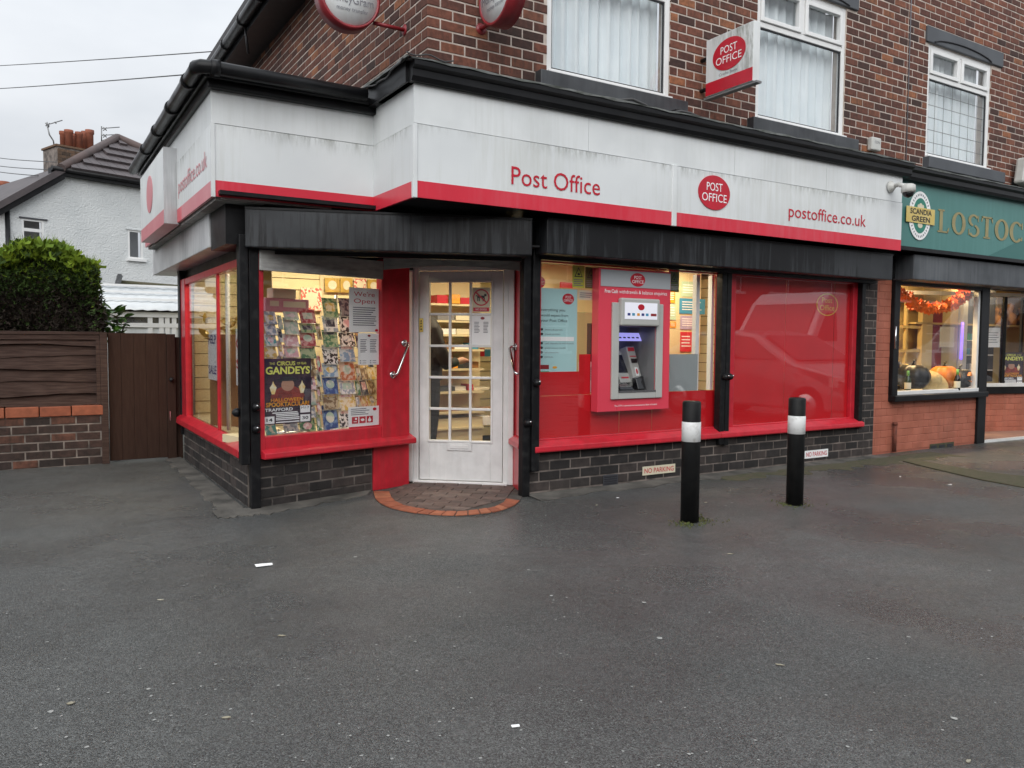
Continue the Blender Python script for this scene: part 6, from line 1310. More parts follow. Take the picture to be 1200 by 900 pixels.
# garland of orange paper rosettes
M['orange_paper'] = mat('orange_tissue_paper', (.85, .20, .02, 1), (.78, .15, .015, 1), 40, .6)
gl = thing('paper_garland', (9.2, 5.55, 1.7), 'orange tissue paper garland across the top of the off-licence window', 'garland'); f_ga = Frame((0, 5.56, 0), X)
pts = [(1056, 344), (1064, 350), (1072, 356), (1081, 361), (1091, 362), (1101, 361), (1110, 358), (1119, 354), (1127, 349), (1131, 344)]
for i in range(34):
    s = i / 33 * (len(pts) - 1); k = min(int(s), len(pts) - 2); px = pts[k][0] + (pts[k + 1][0] - pts[k][0]) * (s - k); py = pts[k][1] + (pts[k + 1][1] - pts[k][1]) * (s - k)
    a, b = f_ga.hit(px, py); q = MB(); rr = random.uniform(.075, .10); ax = V((random.uniform(-1, 1), random.uniform(-.4, .4), random.uniform(-.7, .7))).normalized()
    side = ax.cross(Z).normalized(); up_ = ax.cross(side); n = 20; c = f_ga.p(a, b, random.uniform(-.02, .02)); ring = []
    rim0 = [c + (side * math.cos(2 * math.pi * j / n) + up_ * math.sin(2 * math.pi * j / n)) * rr * (1 if j % 2 else .72) + ax * (.012 if j % 2 else -.012) for j in range(n)]
    q.ring_tube([rim0, [p + ax * .022 for p in rim0]], sm=False); q.build('rosette', M['orange_paper'], gl)
# pumpkins, bottles in the window
f_pw = Frame((0, 5.62, 0), X)
M['pump_or'] = mat('orange_pumpkin', (.72, .22, .02, 1), (.62, .16, .015, 1), 10, .5); M['pump_bk'] = mat('black_pumpkin', (.012, .012, .014, 1), (.02, .02, .02, 1), 10, .4); M['glass_green'] = mat('dark_green_bottle', (.01, .035, .012, 1), None, rough=.08); M['glass_black'] = mat('black_bottle', (.01, .008, .008, 1), None, rough=.1); M['foil_green'] = mat('green_foil', (.18, .42, .10, 1), None, rough=.35)
def pumpkin(px0, px1, pyb, m, label, face=None, f=f_pw, squash=.85):
    a0, a1 = f.hit(px0, pyb)[0], f.hit(px1, pyb)[0]; r = (a1 - a0) / 2; c = f.p((a0 + a1) / 2, .69, 0); t = thing('pumpkin', c, label, 'pumpkin'); n = 40; m_ = 12; rings = []
    for i in range(m_ + 1):
        th_ = math.pi * i / m_; rings.append([c + V((r * math.sin(th_) * (1 + .06 * math.cos(8 * 2 * math.pi * j / n)) * math.cos(2 * math.pi * j / n), r * math.sin(th_) * (1 + .06 * math.cos(8 * 2 * math.pi * j / n)) * math.sin(2 * math.pi * j / n), r * squash * (1 - math.cos(th_) * (1 - .12 * (math.sin(th_) < .3))))) for j in range(n)])
    q = MB(); q.ring_tube(rings, caps=False); q.build('shell', M[m], t); q = MB(); q.tube([c + V((0, 0, r * squash * 1.86)), c + V((.01, 0, r * squash * 2.15)), c + V((.04, 0, r * squash * 2.25))], .02, 7, rs=[.024, .016, .014]); q.build('stalk', M['moss'] if m == 'pump_or' else M[m], t)
    if face:
        q = MB(); f4 = f.off(r * .97); zc = .69 + r * squash
        for s in (-1, 1): q.prism(f4, [((a0 + a1) / 2 + s * r * .35 - .03, zc + r * .2), ((a0 + a1) / 2 + s * r * .35 + .03, zc + r * .2), ((a0 + a1) / 2 + s * r * .35, zc + r * .45)], -.03, .004)
        q.prism(f4, [((a0 + a1) / 2 - r * .5, zc - r * .1), ((a0 + a1) / 2, zc - r * .35), ((a0 + a1) / 2 + r * .5, zc - r * .1), ((a0 + a1) / 2, zc - r * .2)], -.03, .004); q.build('cut_face', M[face], t)
pumpkin(1058, 1080, 458, 'pump_bk', 'black pumpkin at the left of the off-licence window display'); pumpkin(1096, 1115, 456, 'pump_or', 'orange pumpkin in the middle of the off-licence window display'); pumpkin(1114, 1133, 455, 'pump_bk', 'black pumpkin with orange top at the right of the off-licence display', face='pump_or', squash=.7)
M['straw'] = mat('pale_straw_hat', (.58, .42, .18, 1), (.48, .34, .13, 1), 30, .8)
t = thing('straw_hat', f_pw.p(f_pw.hit(1088, 455)[0], .69, .05), 'pale straw hat leaning between the black and orange pumpkins', 'hat'); q = MB(); q.lathe(f_pw.p(f_pw.hit(1087, 452)[0], .80, .06), [(.0, .10), (.07, .095), (.09, .06), (.10, .0), (.19, -.012), (.20, -.02), (.10, -.012), (0, -.01)], 22, V((-.35, -.65, .68))); q.build('brim_and_crown', M['straw'], t)
def bottle(px, pyt, m, cap, label, f=f_pw, dd=.05, lab=True, base=.69):
    a = f.hit(px, 450)[0]; h_ = max(.16, f.hit(px, pyt)[1] - base); c = f.p(a, base, dd); t = thing('bottle', c, label, 'bottle', 'bottles in the off-licence window'); r = .036
    q = MB(); q.lathe(c, [(r * .9, 0), (r, .01), (r, h_ * .52), (r * .75, h_ * .64), (r * .36, h_ * .76), (r * .34, h_ * .9), (0, h_ * .9)], 18); q.build('body', M[m], t)
    q = MB(); q.lathe(c, [(r * .42, h_ * .72), (r * .42, h_ * 1.0), (0, h_ * 1.0)], 14); q.build('cap', M[cap], t)
    if lab: q = MB(); q.lathe(c, [(r + .0006, h_ * .12), (r + .0012, h_ * .13), (r + .0012, h_ * .42), (r + .0006, h_ * .43)], 18); q.build('label_band', M['paper_cream'], t)
bottle(1054.5, 434, 'glass_green', 'foil_green', 'green foil topped bottle at the left end of the off-licence window', dd=.10); bottle(1101, 432, 'glass_black', 'foil_green', 'dark bottle with green foil in front of the orange pumpkin', dd=.22)
for px, pt_, lab in ((1050.5, 430, 'dark bottle half hidden by the window frame'), (1061, 424, 'tall dark bottle behind the left black pumpkin'), (1066, 428, 'dark bottle directly above the left black pumpkin'), (1072, 424, 'dark bottle right of the tall one behind the pumpkin'), (1078, 428, 'dark bottle behind the straw hat on its left'), (1082, 427, 'yellow capped bottle behind the straw hat'), (1095, 430, 'dark bottle between straw hat and orange pumpkin')):
    bottle(px, pt_, 'glass_black', 'label_gold' if 'yellow' in lab else 'ink', lab, dd=-.22)
# second window: notice, poster, figures
f_o2 = f_ob.off(-.035)
t, A, B, w, h, e = notice('white_notice', f_o2, (1156.5, 384, 1172, 407), 0, 'paper', 'white printed notice in the recessed off-licence window'); lines(f_o2, A(.12), A(.9), B(.2), B(.8), 5, e, .3).build('small_print', M['ink_grey'], t)
circus(f_o2, (1171, 413, 1199, 452), 0, 'circus poster in the recessed off-licence window at the right edge')
f_o4 = Frame((0, 6.60, 0), X)
for i, px in enumerate((1161, 1168, 1177, 1189)):
    a = f_o4.hit(px, 380)[0]; z = f_o4.hit(px, 381)[1]; c = f_o4.p(a, z, .08); t = thing('figurine', c, f'small brown {["first", "second", "tallest", "rightmost"][i]} figurine on the high shelf of the recessed window', 'figurine'); s = 1.25 if i == 2 else 1
    q = MB(); q.lathe(c, [(.07 * s, 0), (.085 * s, .04 * s), (.07 * s, .13 * s), (.03 * s, .17 * s), (.05 * s, .21 * s), (.045 * s, .25 * s), (0, .28 * s)], 14); q.build('figure', M['card_brown'], t)
part('high_shelf', 'ol_wall', rm2, f_o4, 10.5, 13.5, f_o4.hit(1175, 381)[1] - .03, f_o4.hit(1175, 381)[1] - .003, -.02, .18)
for i, px in enumerate((1180, 1192)): a = f_o4.hit(px, 380)[0]; part('dark_upright', 'ink', rm2, f_o4, a, a + .06, .69, 2.2, .19, .22)
f_ot = Frame((0, 6.55, 0), X); t, A, B, w, h, e = notice('chalk_notice', f_ot, (1157, 345, 1169, 372), .0, 'paper_cream', 'cream notice with bold capitals high in the recessed off-licence window')
for i, s in enumerate(('SO', 'CLO', 'TO', 'YOUR')): text('lettering', s, f_ot, A(.15), A(.85), B(.75 - i * .23), h * .14, e + .001, 'ink', t)
# ------------------------------------------------------------------ garden wall, fence, gate
f_g = Frame((0, 8.80, 0), X)
gw = thing('garden_wall', (-.6, 8.85, 0), 'low mottled brick garden wall with orange coping under the fence', 'wall')
g = wall_slab(f_g, -2.2, .622, -.03, .49, [], .2).build('wall_core', M['mortar_up'], gw)
M['mortar_garden'] = mat('pale_old_mortar', (.30, .25, .215, 1), (.10, .085, .075, 1), 7, .95); g.data.materials[0] = M['mortar_garden']
gs = []; lay_bricks(gs, g, f_g, -2.2, .622, .0, .49, .0817, .215, [], M['brick_garden'], start=1); finish_bricks(gs, 300)
x = .622
for k in range(10):
    w = .275 + random.uniform(-.01, .01); q = MB(); q.box(f_g, x - w + .005, x - .003, .492, .592 - random.uniform(0, .006), -.21, .022); q.build('coping_brick', M['edge_brick'], gw, bevel=.008); x -= w
M['fence'] = mat('dark_brown_stained_timber', (.044, .025, .0195, 1), (.080, .050, .040, 1), 5, .8, spec=.2, bump=.5, bscale=30, stretch=(1, 1, 12), bdist=.004)
M['gate'] = mat('dark_brown_gate_timber', (.036, .0185, .0135, 1), (.046, .025, .018, 1), 6, .8, spec=.15, bump=.4, bscale=30, stretch=(10, 10, 1))
fe = thing('timber_fence', (-.6, 8.86, .59), 'dark brown overlapping board fence on top of the garden wall', 'fence')
f_f = Frame((0, 8.87, 0), X); zs = [.595, .70, .83, .955, 1.075, 1.185]; hs = [.13, .155, .15, .145, .135, .11]
for i, (z, h_) in enumerate(zip(zs, hs)):
    q = MB(); n = 24; d0 = .012 * (i % 2) + .004 * i; lo = [z + .012 * math.sin(i * 2 + k * .55) + random.uniform(-.004, .004) for k in range(n + 1)]
    for k in range(n):
        a0, a1 = -2.2 + 2.80 * k / n, -2.2 + 2.80 * (k + 1) / n
        q.hexa([f_f.p(a0, lo[k], .022 + d0), f_f.p(a1, lo[k + 1], .022 + d0), f_f.p(a1, z + h_, .006 + d0), f_f.p(a0, z + h_, .006 + d0)], [f_f.p(a0, lo[k], .036 + d0), f_f.p(a1, lo[k + 1], .036 + d0), f_f.p(a1, z + h_, .012 + d0), f_f.p(a0, z + h_, .012 + d0)])
    q.build('board', M['fence'], fe)
part('cap_rail', 'fence', fe, f_f, -2.2, .60, 1.285, 1.315, -.02, .085, bevel=.004); part('top_batten', 'fence', fe, f_f, -2.2, .60, 1.235, 1.284, .055, .075, bevel=.003); part('post', 'fence', fe, f_f, .602, .668, .0, 1.31, -.02, .09, bevel=.005)
part('end_batten', 'fence', fe, f_f, .565, .60, .60, 1.234, .075, .088)
gt = thing('timber_gate', (1.0, 8.85, 0), 'plain dark brown plank gate between the fence and the shop', 'gate'); f_gt = Frame((0, 8.83, 0), X)
xs = [.675, .79, .905, 1.02, 1.135, 1.215]
for i in range(5): part('plank', 'gate', gt, f_gt, xs[i] + .0008, xs[i + 1] - .0008, .02, 1.308 - random.uniform(0, .004), -.022, random.uniform(-.001, .002), bevel=.002)
part('frame_post', 'gate', gt, f_gt, 1.217, 1.30, .0, 1.30, -.05, .012, bevel=.004); part('inner_post', 'gate', gt, f_gt, 1.30, 1.365, .0, 1.27, -.05, -.02)
q = MB(); q.lathe(f_gt.p(1.255, .83, .012), [(.014, 0), (.014, .01), (.024, .025), (.02, .045), (0, .05)], 12, f_gt.n); q.build('latch', M['black_paint'], gt)
part('hasp', 'chrome', gt, f_gt, 1.235, 1.245, .40, .50, .0125, .016)
# ------------------------------------------------------------------ hedge
M['leaf_new'] = mat('fresh_lime_conifer', (.19, .275, .018, 1), (.10, .17, .016, 1), 9, .7, spec=.3); M['leaf_old'] = mat('dark_green_conifer', (.030, .055, .013, 1), (.055, .10, .018, 1), 7, .75, spec=.3); M['leaf_dead'] = mat('brown_conifer_twig', (.020, .014, .010, 1), (.038, .026, .017, 1), 8, .9)
hg = thing('conifer_hedge', (-.7, 9.7, 0), 'clipped conifer hedge with bright green top above the fence', 'hedge')
rnd = random.Random(3)
def spray(mb, p, d, L, w):
    d = d.normalized(); s = d.cross(V((rnd.uniform(-1, 1), rnd.uniform(-1, 1), rnd.uniform(-1, 1)))).normalized(); s2 = d.cross(s)
    mb.face([p - s * w, p + s * w, p + d * L * .6 + s * w * .8, p + d * L, p + d * L * .6 - s * w * .8])
    for k in (-1, 1): mb.face([p + d * L * .25, p + d * L * .45 + s * k * L * .34 + s2 * w, p + d * L * .62 + s * k * L * .30, p + d * L * .42])
hx0, hx1, hy0, hy1, hz = -2.3, .62, 9.10, 10.6, 2.06
mn, mo_, md = MB(), MB(), MB()
def hedge_top(x): return hz + .05 * math.sin(x * 3.1) + .035 * math.sin(x * 7.7 + 1) + .02 * math.sin(x * 19 + 2) + (.03 if x < .15 else .03 - .85 * (x - .15) ** 1.9)
for k in range(46000):
    fce = rnd.random()
    if fce < .30:                                         # top growth
        x, y = rnd.uniform(hx0, hx1), rnd.uniform(hy0, hy1); p = V((x, y, hedge_top(x) - rnd.uniform(0, .12))); d = V((rnd.gauss(0, .35), rnd.gauss(0, .35) - .15, 1)); spray(mo_ if rnd.random() < .22 else mn, p, d, rnd.choice((.05, .07, .09, .17)) * rnd.uniform(.7, 1.2), .0034)
    elif fce < .75:                                       # front face
        x = rnd.uniform(hx0, hx1); z = rnd.uniform(.9, hedge_top(x)); y = hy0 + .05 * math.sin(x * 5 + z * 4) + rnd.uniform(0, .14) + max(0, z - 1.85) * .5; t_ = (z - 1.45) / .6 + rnd.gauss(0, .16)
        d = V((rnd.gauss(0, .5), -1, rnd.gauss(.35, .5))); tgt = mn if t_ > .84 else (mo_ if t_ > .38 else (md if rnd.random() < .86 else mo_)); spray(tgt, V((x, y, z)), d, rnd.uniform(.035, .085), .0042)
    else:                                                 # right end
        y = rnd.uniform(hy0, hy1); z = rnd.uniform(.9, hedge_top(hx1) + .04); x = hx1 - rnd.uniform(0, .12) + .04 * math.sin(z * 6 + y * 4); t_ = (z - 1.35) / .6 + rnd.gauss(0, .25)
        d = V((1, rnd.gauss(-.3, .5), rnd.gauss(.3, .45))); tgt = mn if t_ > .92 else (mo_ if t_ > .45 else (md if rnd.random() < .85 else mo_)); spray(tgt, V((x, y, z)), d, rnd.uniform(.035, .085), .0042)
for k in range(420):                                       # stray shoots
    x = rnd.uniform(-.3, hx1); p = V((x, rnd.uniform(hy0, hy0 + .6), hedge_top(x))); spray(mn, p, V((rnd.gauss(.3, .5), 0, 1)), rnd.uniform(.07, .20), .0026)
mn.build('fresh_foliage', M['leaf_new'], hg, kind='stuff'); mo_.build('old_foliage', M['leaf_old'], hg, kind='stuff'); md.build('bare_twigs', M['leaf_dead'], hg, kind='stuff')
q = MB(); xs_ = [hx0 + (hx1 - .06 - hx0) * k / 16 for k in range(17)]
q.ring_tube([[V((x, hy0 + .10, 0)), V((x, hy0 + .11, 1.5)), V((x, hy0 + .16, hedge_top(x) - .20)), V((x, hy0 + .30, hedge_top(x) - .085)), V((x, hy1, hedge_top(x) - .085)), V((x, hy1, 0))] for x in xs_], sm=False)
q.build('inner_mass', M['leaf_dead'], hg)
for k in range(8): q = MB(); x = hx0 + .2 + k * .36; q.tube([(x, 9.5, 0), (x + .03, 9.5, .9), (x - .02, 9.48, 1.7)], .03, 7, rs=[.04, .03, .012]); q.build('trunk', M['leaf_dead'], hg)
# laurel beside it
M['laurel'] = mat('glossy_laurel_leaf', (.085, .19, .030, 1), (.060, .14, .022, 1), 14, .35)
la = thing('laurel_shrub', (.77, 9.3, 0), 'small glossy laurel shrub between the hedge and the gate', 'shrub')
q = MB(); q.tube([(.77, 9.3, 0), (.78, 9.28, .8), (.80, 9.26, 1.45)], .015, 6, rs=[.02, .015, .006]); q.tube([(.78, 9.28, 1.0), (.72, 9.22, 1.35)], .008, 5); q.tube([(.78, 9.28, 1.05), (.86, 9.22, 1.38)], .008, 5); q.build('stem', M['leaf_dead'], la)
lm = MB(); L_ = .115; lm.face([V((0, 0, 0)), V((.024, .03, .006)), V((.03, .065, .004)), V((.018, .10, -.004)), V((0, L_, -.015)), V((0, .06, -.004))]); lm.face([V((0, 0, 0)), V((0, .06, -.004)), V((0, L_, -.015)), V((-.018, .10, -.004)), V((-.03, .065, .004)), V((-.024, .03, .006))])
lme = lm.mesh('leaf', V((0, 0, 0))); lme.materials.append(M['laurel'])
for k in range(70):
    c = V((.785 + rnd.gauss(0, .055), 9.24 + rnd.gauss(0, .06), rnd.uniform(1.20, 1.55))); o = place('leaf', lme, c, la); o.rotation_euler = (rnd.uniform(-.3, .9), rnd.uniform(-.5, .5), rnd.uniform(0, 6.28)); s = rnd.uniform(.8, 1.25); o.scale = (s, s, s)
# ------------------------------------------------------------------ lean-to canopy behind the gate
M['canopy'] = mat('white_corrugated_plastic', (.72, .74, .74, 1), (.62, .65, .66, 1), 3, .4, streak=(.40, .42, .42, 1), streak_amt=.4)
ln = thing('lean_to_canopy', (1.5, 13, 0), 'white corrugated plastic lean-to roof behind the gate', 'canopy'); f_c = Frame((0, 12.2, 0), X)
zt, zb = f_c.hit(165, 363)[1], f_c.hit(165, 369)[1]
rows = []
for i in range(61):
    x = .2 + 3.2 * i / 60; zz = .007 * math.sin(i * math.pi / 1.5)
    rows.append([V((x, 12.1, zt + zz)), V((x, 14.4, zt + .46 + zz)), V((x, 14.4, zt + .45 + zz)), V((x, 12.1, zt - .01 + zz))])
q = MB(); q.ring_tube(rows, sm=True); q.build('roof_sheet', M['canopy'], ln)
for k, dy in enumerate((.7, 1.4, 2.1)): q = MB(); q.box(Frame((0, 12.1 + dy, 0), X), .2, 3.4, zt + .2 * dy + .015, zt + .2 * dy + .05, 0, .06); q.build('roof_bar', M['upvc'], ln)
part('beam', 'upvc', ln, f_c, .2, 3.4, zb - .03, zt - .03, -.06, .03); z2 = f_c.hit(165, 381)[1]; part('mid_rail', 'upvc', ln, f_c, .2, 3.4, z2 - .03, z2 + .03, -.04, .02)
for px in (130, 176, 189, 196, 204): a = f_c.hit(px, 380)[0]; part('post', 'upvc', ln, f_c, a - .03, a + .03, .0, zb - .03, -.05, .015)
q = MB(); q.box(f_c, .2, 3.4, z2 + .03, zb - .03, -.025, -.019); q.build('pane', M['glass_dusty'], ln)
q = MB(); q.box(f_c, .2, 3.4, .0, z2 - .03, -.03, -.01); q.build('lower_panel', M['canopy'], ln)
q = MB(); q.wbox(.2, 3.4, 14.4, 14.5, 0, 1.9); q.build('back_wall', M['brick_garden'], ln)
# ------------------------------------------------------------------ white rendered house
M['render'] = mat('white_roughcast_render', (.70, .715, .71, 1), (.62, .64, .64, 1), 1.3, .9, bump=.9, bscale=28, bdist=.03)
M['tile_brown'] = mat('brown_concrete_roof_tile', (.060, .050, .052, 1), (.085, .068, .070, 1), 4, .6, bump=.3, bscale=20)
M['ridge_brown'] = mat('brown_ridge_tile', (.105, .072, .066, 1), (.075, .055, .052, 1), 3, .7); M['pot'] = mat('orange_clay_pot', (.27, .085, .045, 1), (.18, .058, .035, 1), 5, .8); M['steel'] = mat('aerial_metal', (.20, .20, .20, 1), None, rough=.4, metal=.7)
h0 = on_ground(70, 197, 5.2); th_ = R_(20); hu = V((math.cos(th_), math.sin(th_), 0)); f_h = Frame((h0.x, h0.y, 0), hu)
ho = thing('white_house', (h0.x, h0.y, 0), 'white rendered house with hipped brown tiled roof beyond the hedge', 'house')
hp = [f_h.hit(10, 300), f_h.hit(10, 238), f_h.hit(70, 199), f_h.hit(172, 219)]
aL, aK = hp[0][0], hp[2][0]; zL, zK = hp[1][1], hp[2][1]; aR = aK + 5.2
ZE = 5.12; w1 = rect(f_h, 25.5, 257, 51.5, 286); w2 = rect(f_h, 150, 270, 167.5, 303.5)
mb_ = wall_slab(f_h, aL, aR, 0, zL, [w1, w2], .12)
mb_.face([f_h.p(aL, zL), f_h.p(aR, zL), f_h.p(aR, ZE), f_h.p(aK, ZE)]); mb_.face([f_h.p(aL, 0, 0), f_h.p(aL, zL, 0), f_h.p(aL, zL, -6), f_h.p(aL, 0, -6)]); mb_.build('wall', M['render'], ho)
def small_window(owner, fr, w, split, sillw=.05):
    a0, a1, b0, b1 = w; e = .045; f = fr.off(-.05); q = MB(); q.box(f, a0, a0 + e, b0, b1, 0, .05).box(f, a1 - e, a1, b0, b1, 0, .05).box(f, a0 + e, a1 - e, b0, b0 + e, 0, .05).box(f, a0 + e, a1 - e, b1 - e, b1, 0, .05)
    if split: z = b0 + (b1 - b0) * split; q.box(f, a0 + e, a1 - e, z - .035, z + .035, 0, .051)
    o = q.build('window', M['upvc'], owner); g_ = MB(); g_.box(f, a0 + e, a1 - e, b0 + e, b1 - e, .015, .02); g_.build('pane', M['glass'], o); r = MB(); r.box(f, a0, a1, b0, b1, -.25, -.2); r.build('room_dark_panel', M['room_dark'], o)
    s = MB(); s.box(fr, a0 - .04, a1 + .06, b0 - .06, b0, 0, .06); s.build('sill', M['upvc'], o); s = MB(); s.box(fr, a0 - .05, a1 + .07, b1 + .0, b1 + .03, 0, .03); s.build('drip_mould', M['atm_dark'] if split else M['render'], o)
small_window(ho, f_h, w1, .56); small_window(ho, f_h, w2, 0)
q = MB(); q.box(f_h, aK - .02, aR, zL, ZE - .04, -.02, .03) if False else None
# eaves, roof plane and courses
pitch = math.tan(R_(36)); e0 = .18
def rp_(a, s): return f_h.p(a, ZE + .04 + pitch * s, e0 - s)       # point on the front roof slope, s metres up the plan
q = MB(); q.box(f_h, aK - .25, aR + .2, ZE - .10, ZE + .04, 0, .16); q.build('eaves_board', M['black_paint'], ho); q = MB(); q.tube([f_h.p(aK - .25, ZE + .02, .20), f_h.p(aR + .2, ZE + .02, .20)], .055, 10); q.build('gutter', M['black_paint'], ho)
rs_ = Frame(rp_(0, 0), f_h.u, (rp_(0, 1) - rp_(0, 0))); ap = rs_.hit(137, 163); k0 = rs_.hit(69, 195)
apa, aps = ap[0], ap[1]; base_a = k0[0]; SL = aps
ncr = 6; tl_ = MB(); tile_w = .21
for i in range(ncr):
    s0, s1 = SL * i / ncr, SL * (i + 1) / ncr; lft = lambda s: base_a + (apa - base_a) * s / SL; rgt = lambda s: (aR + .2) + (apa - aR - .2) * s / SL
    for k in range(int((aR + .2 - base_a) / tile_w) + 1):
        a0 = base_a + k * tile_w
        if a0 + tile_w < lft(s1) or a0 > rgt(s1): continue
        a1 = a0 + tile_w * .96; sh_ = lambda a, s: min(max(a, lft(s)), rgt(s))
        q0 = [(sh_(a0, s0), s0 - .04), (sh_(a1, s0), s0 - .04), (sh_(a1, s1), s1 + .02), (sh_(a0, s1), s1 + .02)]; am = (a0 + a1) / 2
        lo = [rs_.p(a, s, .015) for a, s in q0]; hi = [rs_.p(q0[0][0], q0[0][1], .10), rs_.p(q0[1][0], q0[1][1], .10), rs_.p(q0[2][0], q0[2][1], .03), rs_.p(q0[3][0], q0[3][1], .03)]
        tl_.hexa(lo, hi)
rf_ = tl_.build('roof_tiles', M['tile_brown'], ho, kind='stuff')
q = MB(); q.hexa([rs_.p(base_a, 0, -.1), rs_.p(aR + .2, 0, -.1), rs_.p(apa, SL, -.1)], [rs_.p(base_a, 0, .012), rs_.p(aR + .2, 0, .012), rs_.p(apa, SL, .012)]); q.build('roof', M['tile_brown'], ho)
q = MB(); q.tube([rs_.p(base_a, -.03, .03), rs_.p(apa, SL, .05)], .10, 10); q.tube([rs_.p(apa, SL, .05), rs_.p(aR + .2, -.03, .03)], .10, 10); q.build('hip_tiles', M['ridge_brown'], ho)
# the slope that falls to the left: a thick sheet running back
v0, v1 = f_h.hit(72, 195), f_h.hit(-6, 238)
q = MB(); tk = .16
for d0, d1, m, nm_ in ((.22, -6, 'tile_brown', 'side_roof'),):
    q.hexa([f_h.p(v0[0], v0[1] - tk, d1), f_h.p(v1[0], v1[1] - tk, d1), f_h.p(v1[0], v1[1] - tk, d0), f_h.p(v0[0], v0[1] - tk, d0)], [f_h.p(v0[0], v0[1], d1), f_h.p(v1[0], v1[1], d1), f_h.p(v1[0], v1[1], d0), f_h.p(v0[0], v0[1], d0)]); q.build(nm_, M[m], ho)
q = MB(); q.hexa([f_h.p(v0[0], v0[1] - tk - .15, .0), f_h.p(v1[0], v1[1] - tk - .15, .0), f_h.p(v1[0], v1[1] - tk - .15, .17), f_h.p(v0[0], v0[1] - tk - .15, .17)], [f_h.p(v0[0], v0[1] - tk, .0), f_h.p(v1[0], v1[1] - tk, .0), f_h.p(v1[0], v1[1] - tk, .17), f_h.p(v0[0], v0[1] - tk, .17)]); q.build('barge_board', M['black_paint'], ho)
q = MB(); q.tube([f_h.p(aL - .02, 0, .05), f_h.p(aL - .02, zL - .15, .05)], .05, 8); q.build('downpipe', M['black_paint'], ho)
# chimney stack
f_ch = Frame(f_h.p(0, 0, -2.6), hu); c0 = f_ch.hit(67, 170); c1 = f_ch.hit(104, 170); ch = MB(); ztop = c0[1]; zbot = ztop - 1.4
stk = wall_slab(f_ch, c0[0], c1[0], zbot, ztop, [], .9).build('chimney', M['mortar_low'], ho)
cs = []; M['brick_chim'] = mat('sooty_brown_chimney_brick', W(1), W(.7), 12, .9, isl_c=[(0, (.06, .040, .028, 1)), (.5, (.11, .070, .046, 1)), (.95, (.17, .10, .062, 1))])
q = MB(); rows_ = int((ztop - zbot) / .078)
for r in range(rows_):
    b0 = zbot + r * .078; a = c0[0] - (.11 if r % 2 else 0)
    while a < c1[0]:
        q.box(f_ch, max(a, c0[0]) + .005, min(a + .215, c1[0]) - .005, b0 + .005, b0 + .073, -.05, .012); a += .22
q.build('chimney_bricks', M['brick_chim'], ho, kind='stuff')
q = MB(); q.box(f_ch, c0[0] - .04, c1[0] + .04, ztop - .02, ztop + .03, -.92, .03); q.build('chimney_cap', M['brick_chim'], ho)
for px, pyt, dd, rr in ((73.5, 154, -.55, .08), (80.5, 152.5, -.15, .10), (87, 157, -.55, .08), (92.5, 155, -.15, .09), (99, 154, -.6, .08), (105, 152.5, -.25, .10)):
    f5 = f_ch.off(dd); a, zt_ = f5.hit(px, pyt); q = MB(); hh_ = max(.2, zt_ - ztop); q.lathe(f5.p(a, ztop, 0), [(rr * .9, 0), (rr * .92, hh_ * .8), (rr * 1.12, hh_ * .84), (rr * 1.12, hh_), (rr * .75, hh_), (rr * .7, hh_ * .7), (0, hh_ * .7)], 16); q.build('chimney_pot', M['pot'], ho)
def aerial(pts, el, label, fr, r=.018):
    base = fr.p(*fr.hit(*pts[-1])); t = thing('tv_aerial', base, label, 'aerial'); q = MB(); q.tube([fr.p(*fr.hit(*p)) for p in pts], r, 6); q.build('mast', M['steel'], t)
    for a, b in el: q = MB(); q.tube([fr.p(*fr.hit(*a)), fr.p(*fr.hit(*b))], r * .8, 6); q.build('element', M['steel'], t)
aerial([(55.5, 148), (58, 158), (62.5, 165), (64, 174)], [((54, 146.5), (73, 141)), ((53, 144), (58, 148)), ((53.5, 147.5), (58.5, 144.5)), ((55, 143), (57, 149.5)), ((64, 142.5), (66, 145))], 'bent television aerial standing left of the chimney pots', f_ch.off(-.4))
aerial([(119, 148), (119, 168)], [((119, 150.5), (140, 149)), ((119, 158.5), (140, 157.5)), ((121, 149), (125, 153)), ((121, 153), (125, 149.5)), ((121, 157), (125, 161)), ((121, 161), (125, 157.5)), ((119, 165), (122, 164))], 'double television aerial right of the chimney behind the roof hip', f_h.off(-4.5))
# brick house at the far left edge
f_n = Frame(f_h.p(aL - .55, 0, -2.5), hu); nb = thing('brick_house', f_n.o, 'red brick house with white quoins at the far left edge', 'house')
q = MB(); q.box(f_n, -6, .25, 0, 4.6, -5, 0); q.build('wall', mat('distant_red_brick', (.10, .042, .030, 1), (.15, .065, .045, 1), 9, .9, bump=.4), nb)
for i in range(9): part('quoin', 'render', nb, f_n, .25 - (.30 if i % 2 else .18), .26, .2 + i * .5, .45 + i * .5, .001, .02)
q = MB(); q.hexa([f_n.p(-6, 4.6, .3), f_n.p(.5, 4.6, .3), f_n.p(.5, 4.6, -5), f_n.p(-6, 4.6, -5)], [f_n.p(-6, 4.75, .3), f_n.p(.5, 4.75, .3), f_n.p(-1.5, 6.2, -2.6), f_n.p(-6, 6.2, -2.6)]); q.build('roof', M['tile_brown'], nb)
f6 = f_n.off(-2.6); a, z6 = f6.hit(4, 213); q = MB(); q.lathe(f6.p(a, z6 - .7, 0), [(.13, 0), (.13, .55), (.16, .58), (.16, .7), (.11, .7), (0, .6)], 14); q.build('chimney_pot', M['pot'], nb)
